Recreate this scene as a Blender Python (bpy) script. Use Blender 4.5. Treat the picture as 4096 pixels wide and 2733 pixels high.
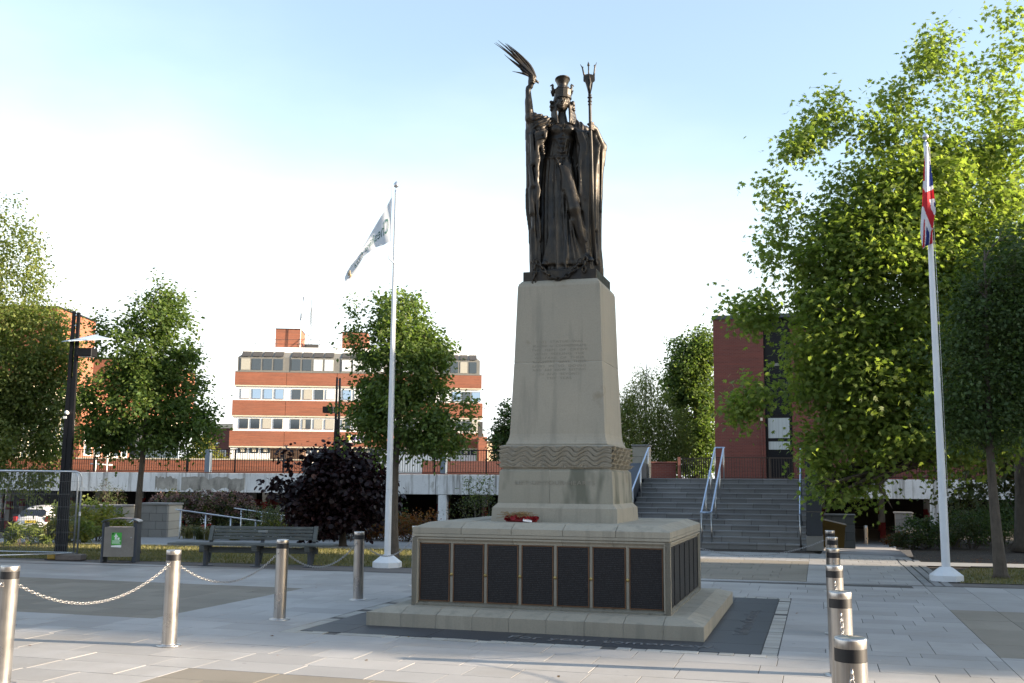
import bpy, bmesh, math, random
import numpy as np
from mathutils import Vector, Matrix, Euler
random.seed(7); RNG = np.random.default_rng(7)
scene = bpy.context.scene
for o in list(bpy.data.objects): bpy.data.objects.remove(o)
R = math.radians

# ---------------------------------------------------------------- camera, sky, sun, exposure
PITCH, ROLL, EYE = R(7.7992), R(0.45917), 1.65
cam = bpy.data.cameras.new('camera'); camo = bpy.data.objects.new('camera', cam)
scene.collection.objects.link(camo); scene.camera = camo
cam.sensor_width = 36.0; cam.lens = 36.0 * 4137.26 / 4096.0
cam.clip_start = 0.1; cam.clip_end = 6000
fw = Vector((0, math.cos(PITCH), math.sin(PITCH))); rt = Vector((1, 0, 0)); upv = rt.cross(fw)
r2 = rt * math.cos(ROLL) + upv * math.sin(ROLL); u2 = -rt * math.sin(ROLL) + upv * math.cos(ROLL)
camo.matrix_world = Matrix(((r2.x, u2.x, -fw.x, 0), (r2.y, u2.y, -fw.y, 0), (r2.z, u2.z, -fw.z, EYE), (0, 0, 0, 1)))

SUN_EL = R(13.5); SUN_AZ = math.atan2(0.984, -0.177)
world = bpy.data.worlds.new("World"); scene.world = world; world.use_nodes = True
wn = world.node_tree; wn.nodes.clear()
sky = wn.nodes.new('ShaderNodeTexSky'); sky.sky_type = 'NISHITA'; sky.sun_disc = False
sky.sun_elevation = SUN_EL; sky.sun_rotation = SUN_AZ
sky.air_density = 1.3; sky.dust_density = 1.4; sky.ozone_density = 2.2; sky.altitude = 60
bgw = wn.nodes.new('ShaderNodeBackground'); bgw.inputs['Strength'].default_value = 0.105
wo = wn.nodes.new('ShaderNodeOutputWorld')
# thin high haze: whitens the lower sky, drifting in soft sheets
tcw = wn.nodes.new('ShaderNodeTexCoord'); sep = wn.nodes.new('ShaderNodeSeparateXYZ')
wn.links.new(tcw.outputs['Generated'], sep.inputs[0])
mp = wn.nodes.new('ShaderNodeMapping'); mp.inputs['Scale'].default_value = (1.1, 1.1, 3.0)
wn.links.new(tcw.outputs['Generated'], mp.inputs[0])
nz = wn.nodes.new('ShaderNodeTexNoise'); nz.inputs['Scale'].default_value = 2.6; nz.inputs['Detail'].default_value = 6
wn.links.new(mp.outputs[0], nz.inputs['Vector'])
m1 = wn.nodes.new('ShaderNodeMath'); m1.operation = 'MULTIPLY_ADD'; m1.inputs[1].default_value = 0.22; 
wn.links.new(nz.outputs['Fac'], m1.inputs[0]); 
mx = wn.nodes.new('ShaderNodeMath'); mx.operation = 'MULTIPLY_ADD'; mx.inputs[1].default_value = 0.16
wn.links.new(sep.outputs['X'], mx.inputs[0]); wn.links.new(sep.outputs['Z'], mx.inputs[2])
wn.links.new(mx.outputs[0], m1.inputs[2])
rmp = wn.nodes.new('ShaderNodeMapRange'); rmp.interpolation_type = 'SMOOTHSTEP'
rmp.inputs['From Min'].default_value = 0.10; rmp.inputs['From Max'].default_value = 0.50
rmp.inputs['To Min'].default_value = 0.95; rmp.inputs['To Max'].default_value = 0.12
wn.links.new(m1.outputs[0], rmp.inputs['Value'])
mixc = wn.nodes.new('ShaderNodeMix'); mixc.data_type = 'RGBA'
wn.links.new(rmp.outputs[0], mixc.inputs['Factor'])
wn.links.new(sky.outputs[0], mixc.inputs['A'])
mixc.inputs['B'].default_value = (4.6, 4.75, 4.9, 1)
wn.links.new(mixc.outputs['Result'], bgw.inputs['Color']); wn.links.new(bgw.outputs[0], wo.inputs[0])
sl = bpy.data.lights.new('sun', 'SUN'); sl.energy = 5.0; sl.angle = R(0.55); sl.color = (1.0, 0.83, 0.63)
so = bpy.data.objects.new('sun', sl); scene.collection.objects.link(so)
sdir = Vector((math.sin(SUN_AZ) * math.cos(SUN_EL), math.cos(SUN_AZ) * math.cos(SUN_EL), math.sin(SUN_EL)))
so.rotation_euler = sdir.to_track_quat('Z', 'Y').to_euler(); so.location = sdir * 60
vs = scene.view_settings; vs.view_transform = 'Standard'; vs.look = 'None'; vs.gamma = 1; vs.use_curve_mapping = False
vs.exposure = 1.86

# ---------------------------------------------------------------- helpers
COL = scene.collection
def setp(o, label=None, cat=None, group=None, kind=None):
    if label: o['label'] = label
    if cat: o['category'] = cat
    if group: o['group'] = group
    if kind: o['kind'] = kind
    return o
def empty(name, loc=(0, 0, 0), rz=0.0, label=None, cat=None, group=None, kind=None):
    o = bpy.data.objects.new(name, None); COL.objects.link(o); o.location = loc; o.rotation_euler = (0, 0, rz)
    o.empty_display_size = 0.2
    return setp(o, label, cat, group, kind)
def link(name, me, parent=None, mat=None, loc=None, rot=None, **k):
    o = bpy.data.objects.new(name, me); COL.objects.link(o)
    if mat is not None and len(me.materials) == 0:
        for m in (mat if isinstance(mat, (list, tuple)) else [mat]): me.materials.append(m)
    if parent is not None: o.parent = parent
    if loc is not None: o.location = loc
    if rot is not None: o.rotation_euler = rot
    return setp(o, **k)
def copy_tree(o, parent=None):
    c = o.copy(); COL.objects.link(c)
    if parent is not None: c.parent = parent
    for ch in list(o.children): copy_tree(ch, c)
    return c
def rotz(a): return Matrix.Rotation(a, 4, 'Z')

class MB:
    """collects shapes, then links them as one mesh object"""
    def __init__(s): s.v = []; s.f = []; s.m = []; s.sm = []; s.mi = 0; s.M = Matrix.Identity(4)
    def add(s, vs_, fs, smooth=False, M=None):
        k = len(s.v); T = s.M @ M if M is not None else s.M
        s.v += [tuple(T @ Vector(p)) for p in vs_]
        for f in fs: s.f.append([i + k for i in f]); s.m.append(s.mi); s.sm.append(smooth)
        return s
    def box(s, x0, x1, y0, y1, z0, z1, M=None):
        return s.add([(x0,y0,z0),(x1,y0,z0),(x1,y1,z0),(x0,y1,z0),(x0,y0,z1),(x1,y0,z1),(x1,y1,z1),(x0,y1,z1)],
              [(3,2,1,0),(4,5,6,7),(0,1,5,4),(1,2,6,5),(2,3,7,6),(3,0,4,7)], M=M)
    def bbox(s, x0, x1, y0, y1, z0, z1, b=0.01, M=None):
        """box with chamfered edges"""
        bm = bmesh.new(); bmesh.ops.create_cube(bm, size=1)
        for v in bm.verts: v.co = Vector(((x0+x1)/2 + v.co.x*(x1-x0), (y0+y1)/2 + v.co.y*(y1-y0), (z0+z1)/2 + v.co.z*(z1-z0)))
        bmesh.ops.bevel(bm, geom=list(bm.edges), offset=b, segments=1, affect='EDGES')
        bm.verts.index_update(); vv = [tuple(v.co) for v in bm.verts]; ff = [[v.index for v in f.verts] for f in bm.faces]; bm.free()
        return s.add(vv, ff, M=M)
    def frustum(s, w0, d0, z0, w1, d1, z1, c0=(0,0), c1=(0,0), caps=(True, True)):
        v = [(c0[0]-w0,c0[1]-d0,z0),(c0[0]+w0,c0[1]-d0,z0),(c0[0]+w0,c0[1]+d0,z0),(c0[0]-w0,c0[1]+d0,z0),
             (c1[0]-w1,c1[1]-d1,z1),(c1[0]+w1,c1[1]-d1,z1),(c1[0]+w1,c1[1]+d1,z1),(c1[0]-w1,c1[1]+d1,z1)]
        f = [(0,1,5,4),(1,2,6,5),(2,3,7,6),(3,0,4,7)]
        if caps[0]: f.append((3,2,1,0))
        if caps[1]: f.append((4,5,6,7))
        return s.add(v, f)
    def lathe(s, prof, n=20, M=None, smooth=True, cap=True):
        v = []; f = []
        for r, z in prof:
            for i in range(n):
                a = 2*math.pi*i/n; v.append((r*math.cos(a), r*math.sin(a), z))
        for j in range(len(prof)-1):
            for i in range(n):
                f.append((j*n+i, j*n+(i+1)%n, (j+1)*n+(i+1)%n, (j+1)*n+i))
        s.add(v, f, smooth, M)
        if cap:
            for j, rev in ((0, True), (len(prof)-1, False)):
                if prof[j][0] > 1e-4:
                    ring = [v[j*n+i] for i in range(n)]
                    s.add(ring, [tuple(range(n))[::-1] if rev else tuple(range(n))], False, M)
        return s
    def tube(s, pts, r, n=8, smooth=True, cap=True):
        pts = [Vector(p) for p in pts]; rs = r if isinstance(r, (list, tuple)) else [r]*len(pts)
        v = []; f = []; ref = None
        for i, p in enumerate(pts):
            t = (pts[min(i+1, len(pts)-1)] - pts[max(i-1, 0)]).normalized()
            if ref is None:
                ref = Vector((0,0,1)) if abs(t.z) < 0.9 else Vector((1,0,0))
                a = t.cross(ref).normalized()
            else: a = (a - t*a.dot(t)).normalized()
            b = t.cross(a)
            for k in range(n):
                an = 2*math.pi*k/n; v.append(tuple(p + (a*math.cos(an) + b*math.sin(an))*rs[i]))
        for i in range(len(pts)-1):
            for k in range(n): f.append((i*n+k, i*n+(k+1)%n, (i+1)*n+(k+1)%n, (i+1)*n+k))
        if cap: f.append(tuple(range(n))[::-1]); f.append(tuple(range((len(pts)-1)*n, len(pts)*n)))
        return s.add(v, f, smooth)
    def prism(s, poly, z0, z1, M=None):
        """polygon in local xy extruded in z"""
        n = len(poly); v = [(p[0],p[1],z0) for p in poly] + [(p[0],p[1],z1) for p in poly]
        f = [tuple(range(n))[::-1], tuple(range(n, 2*n))] + [(i,(i+1)%n,n+(i+1)%n,n+i) for i in range(n)]
        return s.add(v, f, M=M)
    def mesh(s, name):
        me = bpy.data.meshes.new(name); me.from_pydata(s.v, [], s.f); me.validate(clean_customdata=False)
        if len(me.polygons) == len(s.m):
            me.polygons.foreach_set('material_index', s.m); me.polygons.foreach_set('use_smooth', s.sm)
        me.update(); return me
    def build(s, name, mat, parent=None, **k):
        return link(name, s.mesh(name), parent, mat, **k)
def fast_mesh(name, verts, faces_flat, nper):
    """numpy verts (N,3), faces (F,nper)"""
    me = bpy.data.meshes.new(name); verts = np.ascontiguousarray(verts, dtype=np.float32); F = np.ascontiguousarray(faces_flat, dtype=np.int32)
    me.vertices.add(len(verts)); me.vertices.foreach_set('co', verts.ravel())
    me.loops.add(F.size); me.loops.foreach_set('vertex_index', F.ravel())
    me.polygons.add(len(F)); me.polygons.foreach_set('loop_start', np.arange(0, F.size, nper, dtype=np.int32))
    me.update(calc_edges=True); return me
def text_mesh(txt, size, extrude=0.002, align='CENTER', spacing=1.0, word=1.0, line=1.0):
    cu = bpy.data.curves.new('txt', 'FONT'); cu.body = txt; cu.size = size; cu.extrude = extrude; cu.align_x = align
    cu.space_character = spacing; cu.space_word = word; cu.space_line = line; cu.resolution_u = 3
    o = bpy.data.objects.new('txt', cu); COL.objects.link(o)
    dg = bpy.context.evaluated_depsgraph_get(); me = bpy.data.meshes.new_from_object(o.evaluated_get(dg))
    bpy.data.objects.remove(o); bpy.data.curves.remove(cu); return me

# ---------------------------------------------------------------- materials
MATS = {}
def nodes_of(name):
    m = bpy.data.materials.new(name); m.use_nodes = True; nt = m.node_tree
    return m, nt, nt.nodes['Principled BSDF']
def N(nt, t, **k):
    n = nt.nodes.new(t)
    for a, b in k.items():
        if a in n.inputs.keys() if hasattr(n.inputs, 'keys') else False: n.inputs[a].default_value = b
        else: setattr(n, a, b)
    return n
def mixrgb(nt, fac, a, b, mode='MIX'):
    n = nt.nodes.new('ShaderNodeMix'); n.data_type = 'RGBA'; n.blend_type = mode
    for k, x in (('Factor', fac), ('A', a), ('B', b)):
        if isinstance(x, bpy.types.NodeSocket): nt.links.new(x, n.inputs[k])
        elif k == 'Factor': n.inputs[k].default_value = x
        else: n.inputs[k].default_value = (*x[:3], 1)
    return n.outputs['Result']
def noise(nt, scale, detail=4, rough=0.6, vec=None, stretch=None):
    tc = nt.nodes.new('ShaderNodeTexCoord'); v = vec or tc.outputs['Object']
    if stretch:
        m = nt.nodes.new('ShaderNodeMapping'); m.inputs['Scale'].default_value = stretch; nt.links.new(v, m.inputs[0]); v = m.outputs[0]
    n = nt.nodes.new('ShaderNodeTexNoise'); n.inputs['Scale'].default_value = scale; n.inputs['Detail'].default_value = detail
    n.inputs['Roughness'].default_value = rough; nt.links.new(v, n.inputs['Vector']); return n.outputs['Fac']
def ramp(nt, x, a, b, lo=0.0, hi=1.0):
    n = nt.nodes.new('ShaderNodeMapRange'); n.inputs['From Min'].default_value = a; n.inputs['From Max'].default_value = b
    n.inputs['To Min'].default_value = lo; n.inputs['To Max'].default_value = hi; nt.links.new(x, n.inputs['Value']); return n.outputs[0]
def bump(nt, h, strength=0.3, dist=0.01):
    n = nt.nodes.new('ShaderNodeBump'); n.inputs['Strength'].default_value = strength; n.inputs['Distance'].default_value = dist
    nt.links.new(h, n.inputs['Height']); return n.outputs[0]
def simple(name, col, rough=0.6, metal=0.0, var=0.15, scale=3.0, bs=0.2, bd=0.004, bscale=None, spec=None, streak=None, streakcol=(0.1,0.1,0.09), wear=0.0):
    if name in MATS: return MATS[name]
    m, nt, p = nodes_of(name)
    a = tuple(c*(1-var) for c in col); b = tuple(min(1, c*(1+var)) for c in col)
    c = mixrgb(nt, ramp(nt, noise(nt, scale, 5), 0.3, 0.7), a, b)
    c = mixrgb(nt, ramp(nt, noise(nt, scale*14, 3), 0.3, 0.7, 0, 0.5), c, tuple(x*(1-var*0.9) for x in col))
    if streak:
        s = noise(nt, 1.0, 4, 0.6, stretch=streak); c = mixrgb(nt, ramp(nt, s, 0.52, 0.72, 0, 0.75), c, streakcol)
    nt.links.new(c, p.inputs['Base Color']); p.inputs['Roughness'].default_value = rough; p.inputs['Metallic'].default_value = metal
    if spec is not None: p.inputs['Specular IOR Level'].default_value = spec
    if bs: nt.links.new(bump(nt, noise(nt, bscale or scale*12, 4), bs, bd), p.inputs['Normal'])
    if wear:
        rr = ramp(nt, noise(nt, scale*3, 4), 0.3, 0.7, max(0, rough-wear), min(1, rough+wear)); nt.links.new(rr, p.inputs['Roughness'])
    MATS[name] = m; return m
def brick_mat(name, c1, c2, mortar, scale=1.0):
    m, nt, p = nodes_of(name); tc = nt.nodes.new('ShaderNodeTexCoord')
    so_ = nt.nodes.new('ShaderNodeSeparateXYZ'); nt.links.new(tc.outputs['Object'], so_.inputs[0])
    sn = nt.nodes.new('ShaderNodeSeparateXYZ'); nt.links.new(tc.outputs['Normal'], sn.inputs[0])
    ax = nt.nodes.new('ShaderNodeMath'); ax.operation = 'ABSOLUTE'; nt.links.new(sn.outputs['X'], ax.inputs[0])
    gt = nt.nodes.new('ShaderNodeMath'); gt.operation = 'GREATER_THAN'; gt.inputs[1].default_value = 0.7; nt.links.new(ax.outputs[0], gt.inputs[0])
    mu = nt.nodes.new('ShaderNodeMix'); mu.data_type = 'FLOAT'; nt.links.new(gt.outputs[0], mu.inputs['Factor'])
    nt.links.new(so_.outputs['X'], mu.inputs['A']); nt.links.new(so_.outputs['Y'], mu.inputs['B'])
    cb = nt.nodes.new('ShaderNodeCombineXYZ'); nt.links.new(mu.outputs['Result'], cb.inputs['X']); nt.links.new(so_.outputs['Z'], cb.inputs['Y'])
    br = nt.nodes.new('ShaderNodeTexBrick'); nt.links.new(cb.outputs[0], br.inputs['Vector'])
    br.inputs['Scale'].default_value = scale; br.inputs['Brick Width'].default_value = 0.225; br.inputs['Row Height'].default_value = 0.075
    br.inputs['Mortar Size'].default_value = 0.006; br.inputs['Color1'].default_value = (*c1, 1); br.inputs['Color2'].default_value = (*c2, 1)
    br.inputs['Mortar'].default_value = (*mortar, 1); br.inputs['Bias'].default_value = 0.1
    big = ramp(nt, noise(nt, 0.35, 4), 0.3, 0.7, 0.0, 0.35)
    c = mixrgb(nt, big, br.outputs['Color'], tuple(x*0.6 for x in c1))
    st = noise(nt, 1.0, 4, 0.6, stretch=(0.3, 0.3, 11)); c = mixrgb(nt, ramp(nt, st, 0.42, 0.68, 0, 0.7), c, tuple(min(1, x*1.35) for x in c2))
    nt.links.new(c, p.inputs['Base Color']); p.inputs['Roughness'].default_value = 0.85
    nt.links.new(bump(nt, br.outputs['Fac'], -0.4, 0.006), p.inputs['Normal'])
    return m
def stone_unit(name, col, var=0.18, rough=0.8, speck=0.35, seams=None):
    """stone whose every slab has its own shade (random per object and per island)"""
    m, nt, p = nodes_of(name)
    oi = nt.nodes.new('ShaderNodeObjectInfo'); ge = nt.nodes.new('ShaderNodeNewGeometry')
    ad = nt.nodes.new('ShaderNodeMath'); ad.operation = 'ADD'; nt.links.new(oi.outputs['Random'], ad.inputs[0]); nt.links.new(ge.outputs['Random Per Island'], ad.inputs[1])
    fr = nt.nodes.new('ShaderNodeMath'); fr.operation = 'FRACT'; nt.links.new(ad.outputs[0], fr.inputs[0])
    c = mixrgb(nt, fr.outputs[0], tuple(x*(1-var) for x in col), tuple(min(1, x*(1+var)) for x in col))
    wp = ge.outputs['Position']
    n1 = noise(nt, 0.9, 5, vec=wp); c = mixrgb(nt, ramp(nt, n1, 0.35, 0.7, 0, 0.45), c, tuple(x*0.72 for x in col))
    n2 = noise(nt, 160, 2, vec=wp); c = mixrgb(nt, ramp(nt, n2, 0.55, 0.7, 0, speck), c, tuple(x*0.45 for x in col))
    n3 = noise(nt, 9, 4, 0.7, vec=wp); c = mixrgb(nt, ramp(nt, n3, 0.62, 0.8, 0, 0.5), c, tuple(x*0.5 for x in col))
    n4 = noise(nt, 0.33, 6, 0.7, vec=wp); c = mixrgb(nt, ramp(nt, n4, 0.48, 0.66, 0, 0.5), c, tuple(x*0.62 for x in (col[0]*1.05, col[1], col[2]*0.9)))
    vo = nt.nodes.new('ShaderNodeTexVoronoi'); vo.inputs['Scale'].default_value = 2.1; nt.links.new(wp, vo.inputs['Vector'])
    c = mixrgb(nt, ramp(nt, vo.outputs['Distance'], 0.035, 0.05, 0.55, 0.0), c, tuple(x*0.4 for x in col))
    vo2 = nt.nodes.new('ShaderNodeTexVoronoi'); vo2.inputs['Scale'].default_value = 3.3; nt.links.new(wp, vo2.inputs['Vector'])
    c = mixrgb(nt, ramp(nt, vo2.outputs['Distance'], 0.03, 0.045, 0.35, 0.0), c, tuple(min(1, x*1.5) for x in col))
    nt.links.new(c, p.inputs['Base Color']); p.inputs['Roughness'].default_value = rough; p.inputs['Specular IOR Level'].default_value = 0.35
    nt.links.new(bump(nt, noise(nt, 220, 3, vec=wp), 0.25, 0.002), p.inputs['Normal'])
    return m
def leaf_mat(name, c1, c2, trans=0.45, tcol=None, rough=0.5):
    m, nt, p = nodes_of(name); ge = nt.nodes.new('ShaderNodeNewGeometry')
    c = mixrgb(nt, ge.outputs['Random Per Island'], c1, c2)
    c = mixrgb(nt, ramp(nt, noise(nt, 0.7, 3, vec=ge.outputs['Position']), 0.35, 0.7, 0, 0.6), c, tuple(x*0.6 for x in c1))
    nt.links.new(c, p.inputs['Base Color']); p.inputs['Roughness'].default_value = rough; p.inputs['Specular IOR Level'].default_value = 0.3
    tr = nt.nodes.new('ShaderNodeBsdfTranslucent'); ms = nt.nodes.new('ShaderNodeMixShader'); ms.inputs[0].default_value = trans
    tc_ = mixrgb(nt, 1.0, c, tcol or (1.5, 1.6, 0.8), 'MULTIPLY'); nt.links.new(tc_, tr.inputs[0])
    nt.links.new(p.outputs[0], ms.inputs[1]); nt.links.new(tr.outputs[0], ms.inputs[2])
    nt.links.new(ms.outputs[0], nt.nodes['Material Output'].inputs[0]); return m
def glass_mat(name, col=(0.03,0.04,0.05), rough=0.06):
    m, nt, p = nodes_of(name); p.inputs['Base Color'].default_value = (*col, 1); p.inputs['Roughness'].default_value = rough
    p.inputs['Specular IOR Level'].default_value = 0.9
    nt.links.new(bump(nt, noise(nt, 0.8, 2), 0.06, 0.02), p.inputs['Normal']); return m
def emit_mat(name, col, s):
    m, nt, p = nodes_of(name); p.inputs['Base Color'].default_value = (*col, 1); p.inputs['Emission Color'].default_value = (*col, 1)
    p.inputs['Emission Strength'].default_value = s; return m

M_BRICK_O = brick_mat('orange_brick', (0.215,0.066,0.034), (0.28,0.094,0.05), (0.25,0.17,0.13))
M_BRICK_R = brick_mat('red_brick', (0.115,0.030,0.023), (0.155,0.044,0.032), (0.15,0.11,0.095))
M_BRICK_D = brick_mat('dark_brick', (0.11,0.04,0.03), (0.14,0.05,0.038), (0.12,0.09,0.08))
M_WHITEP = simple('white_paint', (0.82,0.82,0.80), 0.5, var=0.05, bs=0.05)
M_CREAM = simple('cream_concrete', (0.62,0.55,0.42), 0.8, var=0.1)
M_PAVE = stone_unit('grey_granite_paving', (0.36,0.348,0.335), 0.14, 0.65)
M_BUFF = stone_unit('buff_sandstone_paving', (0.235,0.208,0.168), 0.13, 0.85, 0.25)
M_SLATE = stone_unit('dark_slate_slab', (0.05,0.054,0.062), 0.14, 0.5, 0.3)
M_SETT = stone_unit('pale_granite_sett', (0.40,0.385,0.35), 0.2, 0.85, 0.4)
M_STEP = stone_unit('grey_granite_step', (0.25,0.25,0.25), 0.2, 0.75, 0.4)
M_BLOCK = stone_unit('grey_stone_block', (0.24,0.235,0.225), 0.12, 0.85, 0.3)
M_BLOCKC = stone_unit('pale_and_sunlit_block', (0.42,0.39,0.33), 0.08, 0.85, 0.2)  # the stair pillar's own pale stone; on wall ends it stands for sunlight
M_JOINT = simple('joint_sand', (0.085,0.08,0.075), 0.95, var=0.3, scale=8)
M_SOIL = simple('dark_soil', (0.05,0.038,0.028), 0.98, var=0.4, scale=6, bs=0.8, bd=0.03)
M_TARM = simple('asphalt', (0.055,0.055,0.058), 0.92, var=0.25, scale=2, bs=0.4)
M_KERB = simple('brown_kerb_paving', (0.13,0.115,0.105), 0.9, var=0.25, scale=2.5)
M_STAINLESS = None
def stainless():
    m, nt, p = nodes_of('brushed_stainless_steel'); p.inputs['Metallic'].default_value = 1.0
    c = mixrgb(nt, ramp(nt, noise(nt, 1.0, 3, stretch=(90, 90, 1.2)), 0.3, 0.7), (0.40,0.385,0.37), (0.56,0.545,0.53))
    c = mixrgb(nt, ramp(nt, noise(nt, 7, 5, 0.7), 0.6, 0.75, 0, 0.4), c, (0.32,0.30,0.27))
    nt.links.new(c, p.inputs['Base Color'])
    nt.links.new(ramp(nt, noise(nt, 5, 4), 0.3, 0.7, 0.24, 0.40), p.inputs['Roughness'])
    p.inputs['Anisotropic'].default_value = 0.6
    nt.links.new(bump(nt, noise(nt, 1.0, 2, stretch=(300, 300, 3)), 0.08, 0.001), p.inputs['Normal']); return m
M_STAINLESS = stainless()
M_BINST = simple('dull_bin_steel', (0.34,0.315,0.28), 0.38, 0.85, var=0.2, scale=2, bs=0.03)
M_STEELB = simple('galvanised_tube', (0.55,0.58,0.62), 0.38, 0.9, var=0.12, bs=0.05)
M_BLACK = simple('black_paint', (0.006,0.006,0.008), 0.5, var=0.3, bs=0.05, spec=0.25)
M_BLACKB = simple('black_band', (0.010,0.010,0.012), 0.5, var=0.2, bs=0.03)
M_DGREY = simple('dark_grey_cladding', (0.04,0.048,0.062), 0.55, var=0.12, scale=1.2, bs=0.05)
def concrete_deck_mat():
    m, nt, p = nodes_of('stained_white_concrete'); col = (0.66,0.68,0.69)
    c = mixrgb(nt, ramp(nt, noise(nt, 0.8, 5), 0.3, 0.7), tuple(x*0.82 for x in col), tuple(x*1.06 for x in col))
    # rain streaks running down from the coping, and one blotched patch of peeled paint
    c = mixrgb(nt, ramp(nt, noise(nt, 1.0, 5, 0.7, stretch=(4.0, 4.0, 0.3)), 0.50, 0.66, 0, 0.9), c, (0.16,0.155,0.14))
    c = mixrgb(nt, ramp(nt, noise(nt, 1.0, 5, 0.75, stretch=(1.6, 1.6, 1.1)), 0.60, 0.68, 0, 0.6), c, (0.24,0.23,0.20))
    c = mixrgb(nt, ramp(nt, noise(nt, 22, 4), 0.4, 0.75, 0, 0.3), c, (0.3,0.3,0.28))
    nt.links.new(c, p.inputs['Base Color']); p.inputs['Roughness'].default_value = 0.85
    nt.links.new(bump(nt, noise(nt, 30, 4), 0.3, 0.01), p.inputs['Normal']); return m
M_CONC = concrete_deck_mat()
def memorial_mat(name, algae=0.0, warm=1.0):
    m, nt, p = nodes_of(name); col = (0.345*warm, 0.317, 0.258)
    ge = nt.nodes.new('ShaderNodeNewGeometry'); wp = ge.outputs['Position']
    oi = nt.nodes.new('ShaderNodeObjectInfo')
    c = mixrgb(nt, oi.outputs['Random'], tuple(x*0.9 for x in col), tuple(x*1.08 for x in col))
    c = mixrgb(nt, ramp(nt, noise(nt, 1.4, 5, vec=wp), 0.35, 0.7, 0, 0.5), c, (0.27,0.262,0.225))
    c = mixrgb(nt, ramp(nt, noise(nt, 60, 4, 0.7, vec=wp), 0.4, 0.75, 0, 0.35), c, tuple(x*0.6 for x in col))
    c = mixrgb(nt, ramp(nt, noise(nt, 1.0, 4, 0.6, vec=wp, stretch=(7, 7, 0.6)), 0.52, 0.70, 0, 0.55), c, (0.20,0.195,0.165))
    c = mixrgb(nt, ramp(nt, noise(nt, 2.2, 4, 0.6, vec=wp), 0.66, 0.74, 0, 0.5), c, (0.20,0.165,0.115))
    if algae:
        g = ramp(nt, noise(nt, 1.0, 3, 0.55, vec=wp, stretch=(3.1, 3.1, 1.0)), 0.50, 0.62, 0, algae)
        c = mixrgb(nt, g, c, (0.12,0.125,0.098))
    nt.links.new(c, p.inputs['Base Color']); p.inputs['Roughness'].default_value = 0.9; p.inputs['Specular IOR Level'].default_value = 0.25
    nt.links.new(bump(nt, noise(nt, 90, 4, vec=wp), 0.35, 0.004), p.inputs['Normal']); return m
M_MEM = memorial_mat('carved_sandstone'); M_MEMA = memorial_mat('algae_stained_sandstone', 0.85, 0.97); M_MEMP = simple('pale_mortar', (0.42,0.40,0.35), 0.95, var=0.15, scale=8)
M_MEMW = simple('wet_stained_sandstone', (0.20,0.19,0.155), 0.85, var=0.25, scale=3, streak=(6,6,6), streakcol=(0.06,0.055,0.045))
M_INSC = simple('incised_letter_shadow', (0.25,0.23,0.185), 0.95, var=0.1)
def plaque_mat():
    m, nt, p = nodes_of('dark_bronze_name_plaque'); tc = nt.nodes.new('ShaderNodeTexCoord')
    s_ = nt.nodes.new('ShaderNodeSeparateXYZ'); nt.links.new(tc.outputs['Object'], s_.inputs[0])
    w = nt.nodes.new('ShaderNodeMath'); w.operation = 'MULTIPLY'; w.inputs[1].default_value = 2*math.pi/0.021; nt.links.new(s_.outputs['Z'], w.inputs[0])
    sn = nt.nodes.new('ShaderNodeMath'); sn.operation = 'SINE'; nt.links.new(w.outputs[0], sn.inputs[0])
    lines = ramp(nt, sn.outputs[0], -0.1, 0.5)
    let = ramp(nt, noise(nt, 1.0, 2, stretch=(120, 120, 50)), 0.42, 0.55)
    mm = nt.nodes.new('ShaderNodeMath'); mm.operation = 'MULTIPLY'; nt.links.new(lines, mm.inputs[0]); nt.links.new(let, mm.inputs[1])
    c = mixrgb(nt, mm.outputs[0], (0.007,0.007,0.009), (0.026,0.026,0.030)); nt.links.new(c, p.inputs['Base Color'])
    p.inputs['Roughness'].default_value = 0.5; p.inputs['Specular IOR Level'].default_value = 0.35
    nt.links.new(bump(nt, mm.outputs[0], 0.5, 0.002), p.inputs['Normal']); return m
M_PLAQ = plaque_mat(); M_COPPER = simple('bronze_frame', (0.16,0.085,0.045), 0.6, 0.4, var=0.3, scale=9)
M_BRASS = simple('brass', (0.45,0.36,0.16), 0.45, 0.9, var=0.25, scale=20)
def bronze():
    m, nt, p = nodes_of('patinated_bronze'); ge = nt.nodes.new('ShaderNodeNewGeometry'); wp = ge.outputs['Position']
    c = mixrgb(nt, ramp(nt, noise(nt, 5, 5, vec=wp), 0.3, 0.7), (0.012,0.011,0.010), (0.050,0.039,0.027))
    c = mixrgb(nt, ramp(nt, noise(nt, 1.0, 4, 0.6, vec=wp, stretch=(14, 14, 1.5)), 0.5, 0.7, 0, 0.8), c, (0.014,0.017,0.022))
    nt.links.new(c, p.inputs['Base Color']); p.inputs['Metallic'].default_value = 0.5; p.inputs['Specular IOR Level'].default_value = 0.6
    nt.links.new(ramp(nt, noise(nt, 11, 4, vec=wp), 0.3, 0.7, 0.38, 0.54), p.inputs['Roughness'])
    nt.links.new(bump(nt, noise(nt, 45, 4, vec=wp), 0.22, 0.006), p.inputs['Normal']); return m
M_BRONZE = bronze()
M_WOOD = simple('weathered_grey_timber', (0.105,0.115,0.11), 0.85, var=0.25, scale=5, bs=0.3, streak=(3, 40, 40), streakcol=(0.05,0.055,0.055))
M_BARK = simple('bark', (0.11,0.09,0.07), 0.95, var=0.3, scale=5, bs=0.9, bd=0.02, streak=(16, 16, 2), streakcol=(0.045,0.036,0.028))
M_BIRCH = simple('birch_bark', (0.5,0.46,0.4), 0.8, var=0.2, scale=3, bs=0.4, streak=(3, 3, 14), streakcol=(0.08,0.07,0.06))
M_TWIG = simple('twig', (0.10,0.085,0.07), 0.95, var=0.3, bs=0)
L_SYC = leaf_mat('sycamore_leaf', (0.125,0.19,0.045), (0.23,0.28,0.075), 0.58, (1.6,1.65,0.8))
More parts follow.
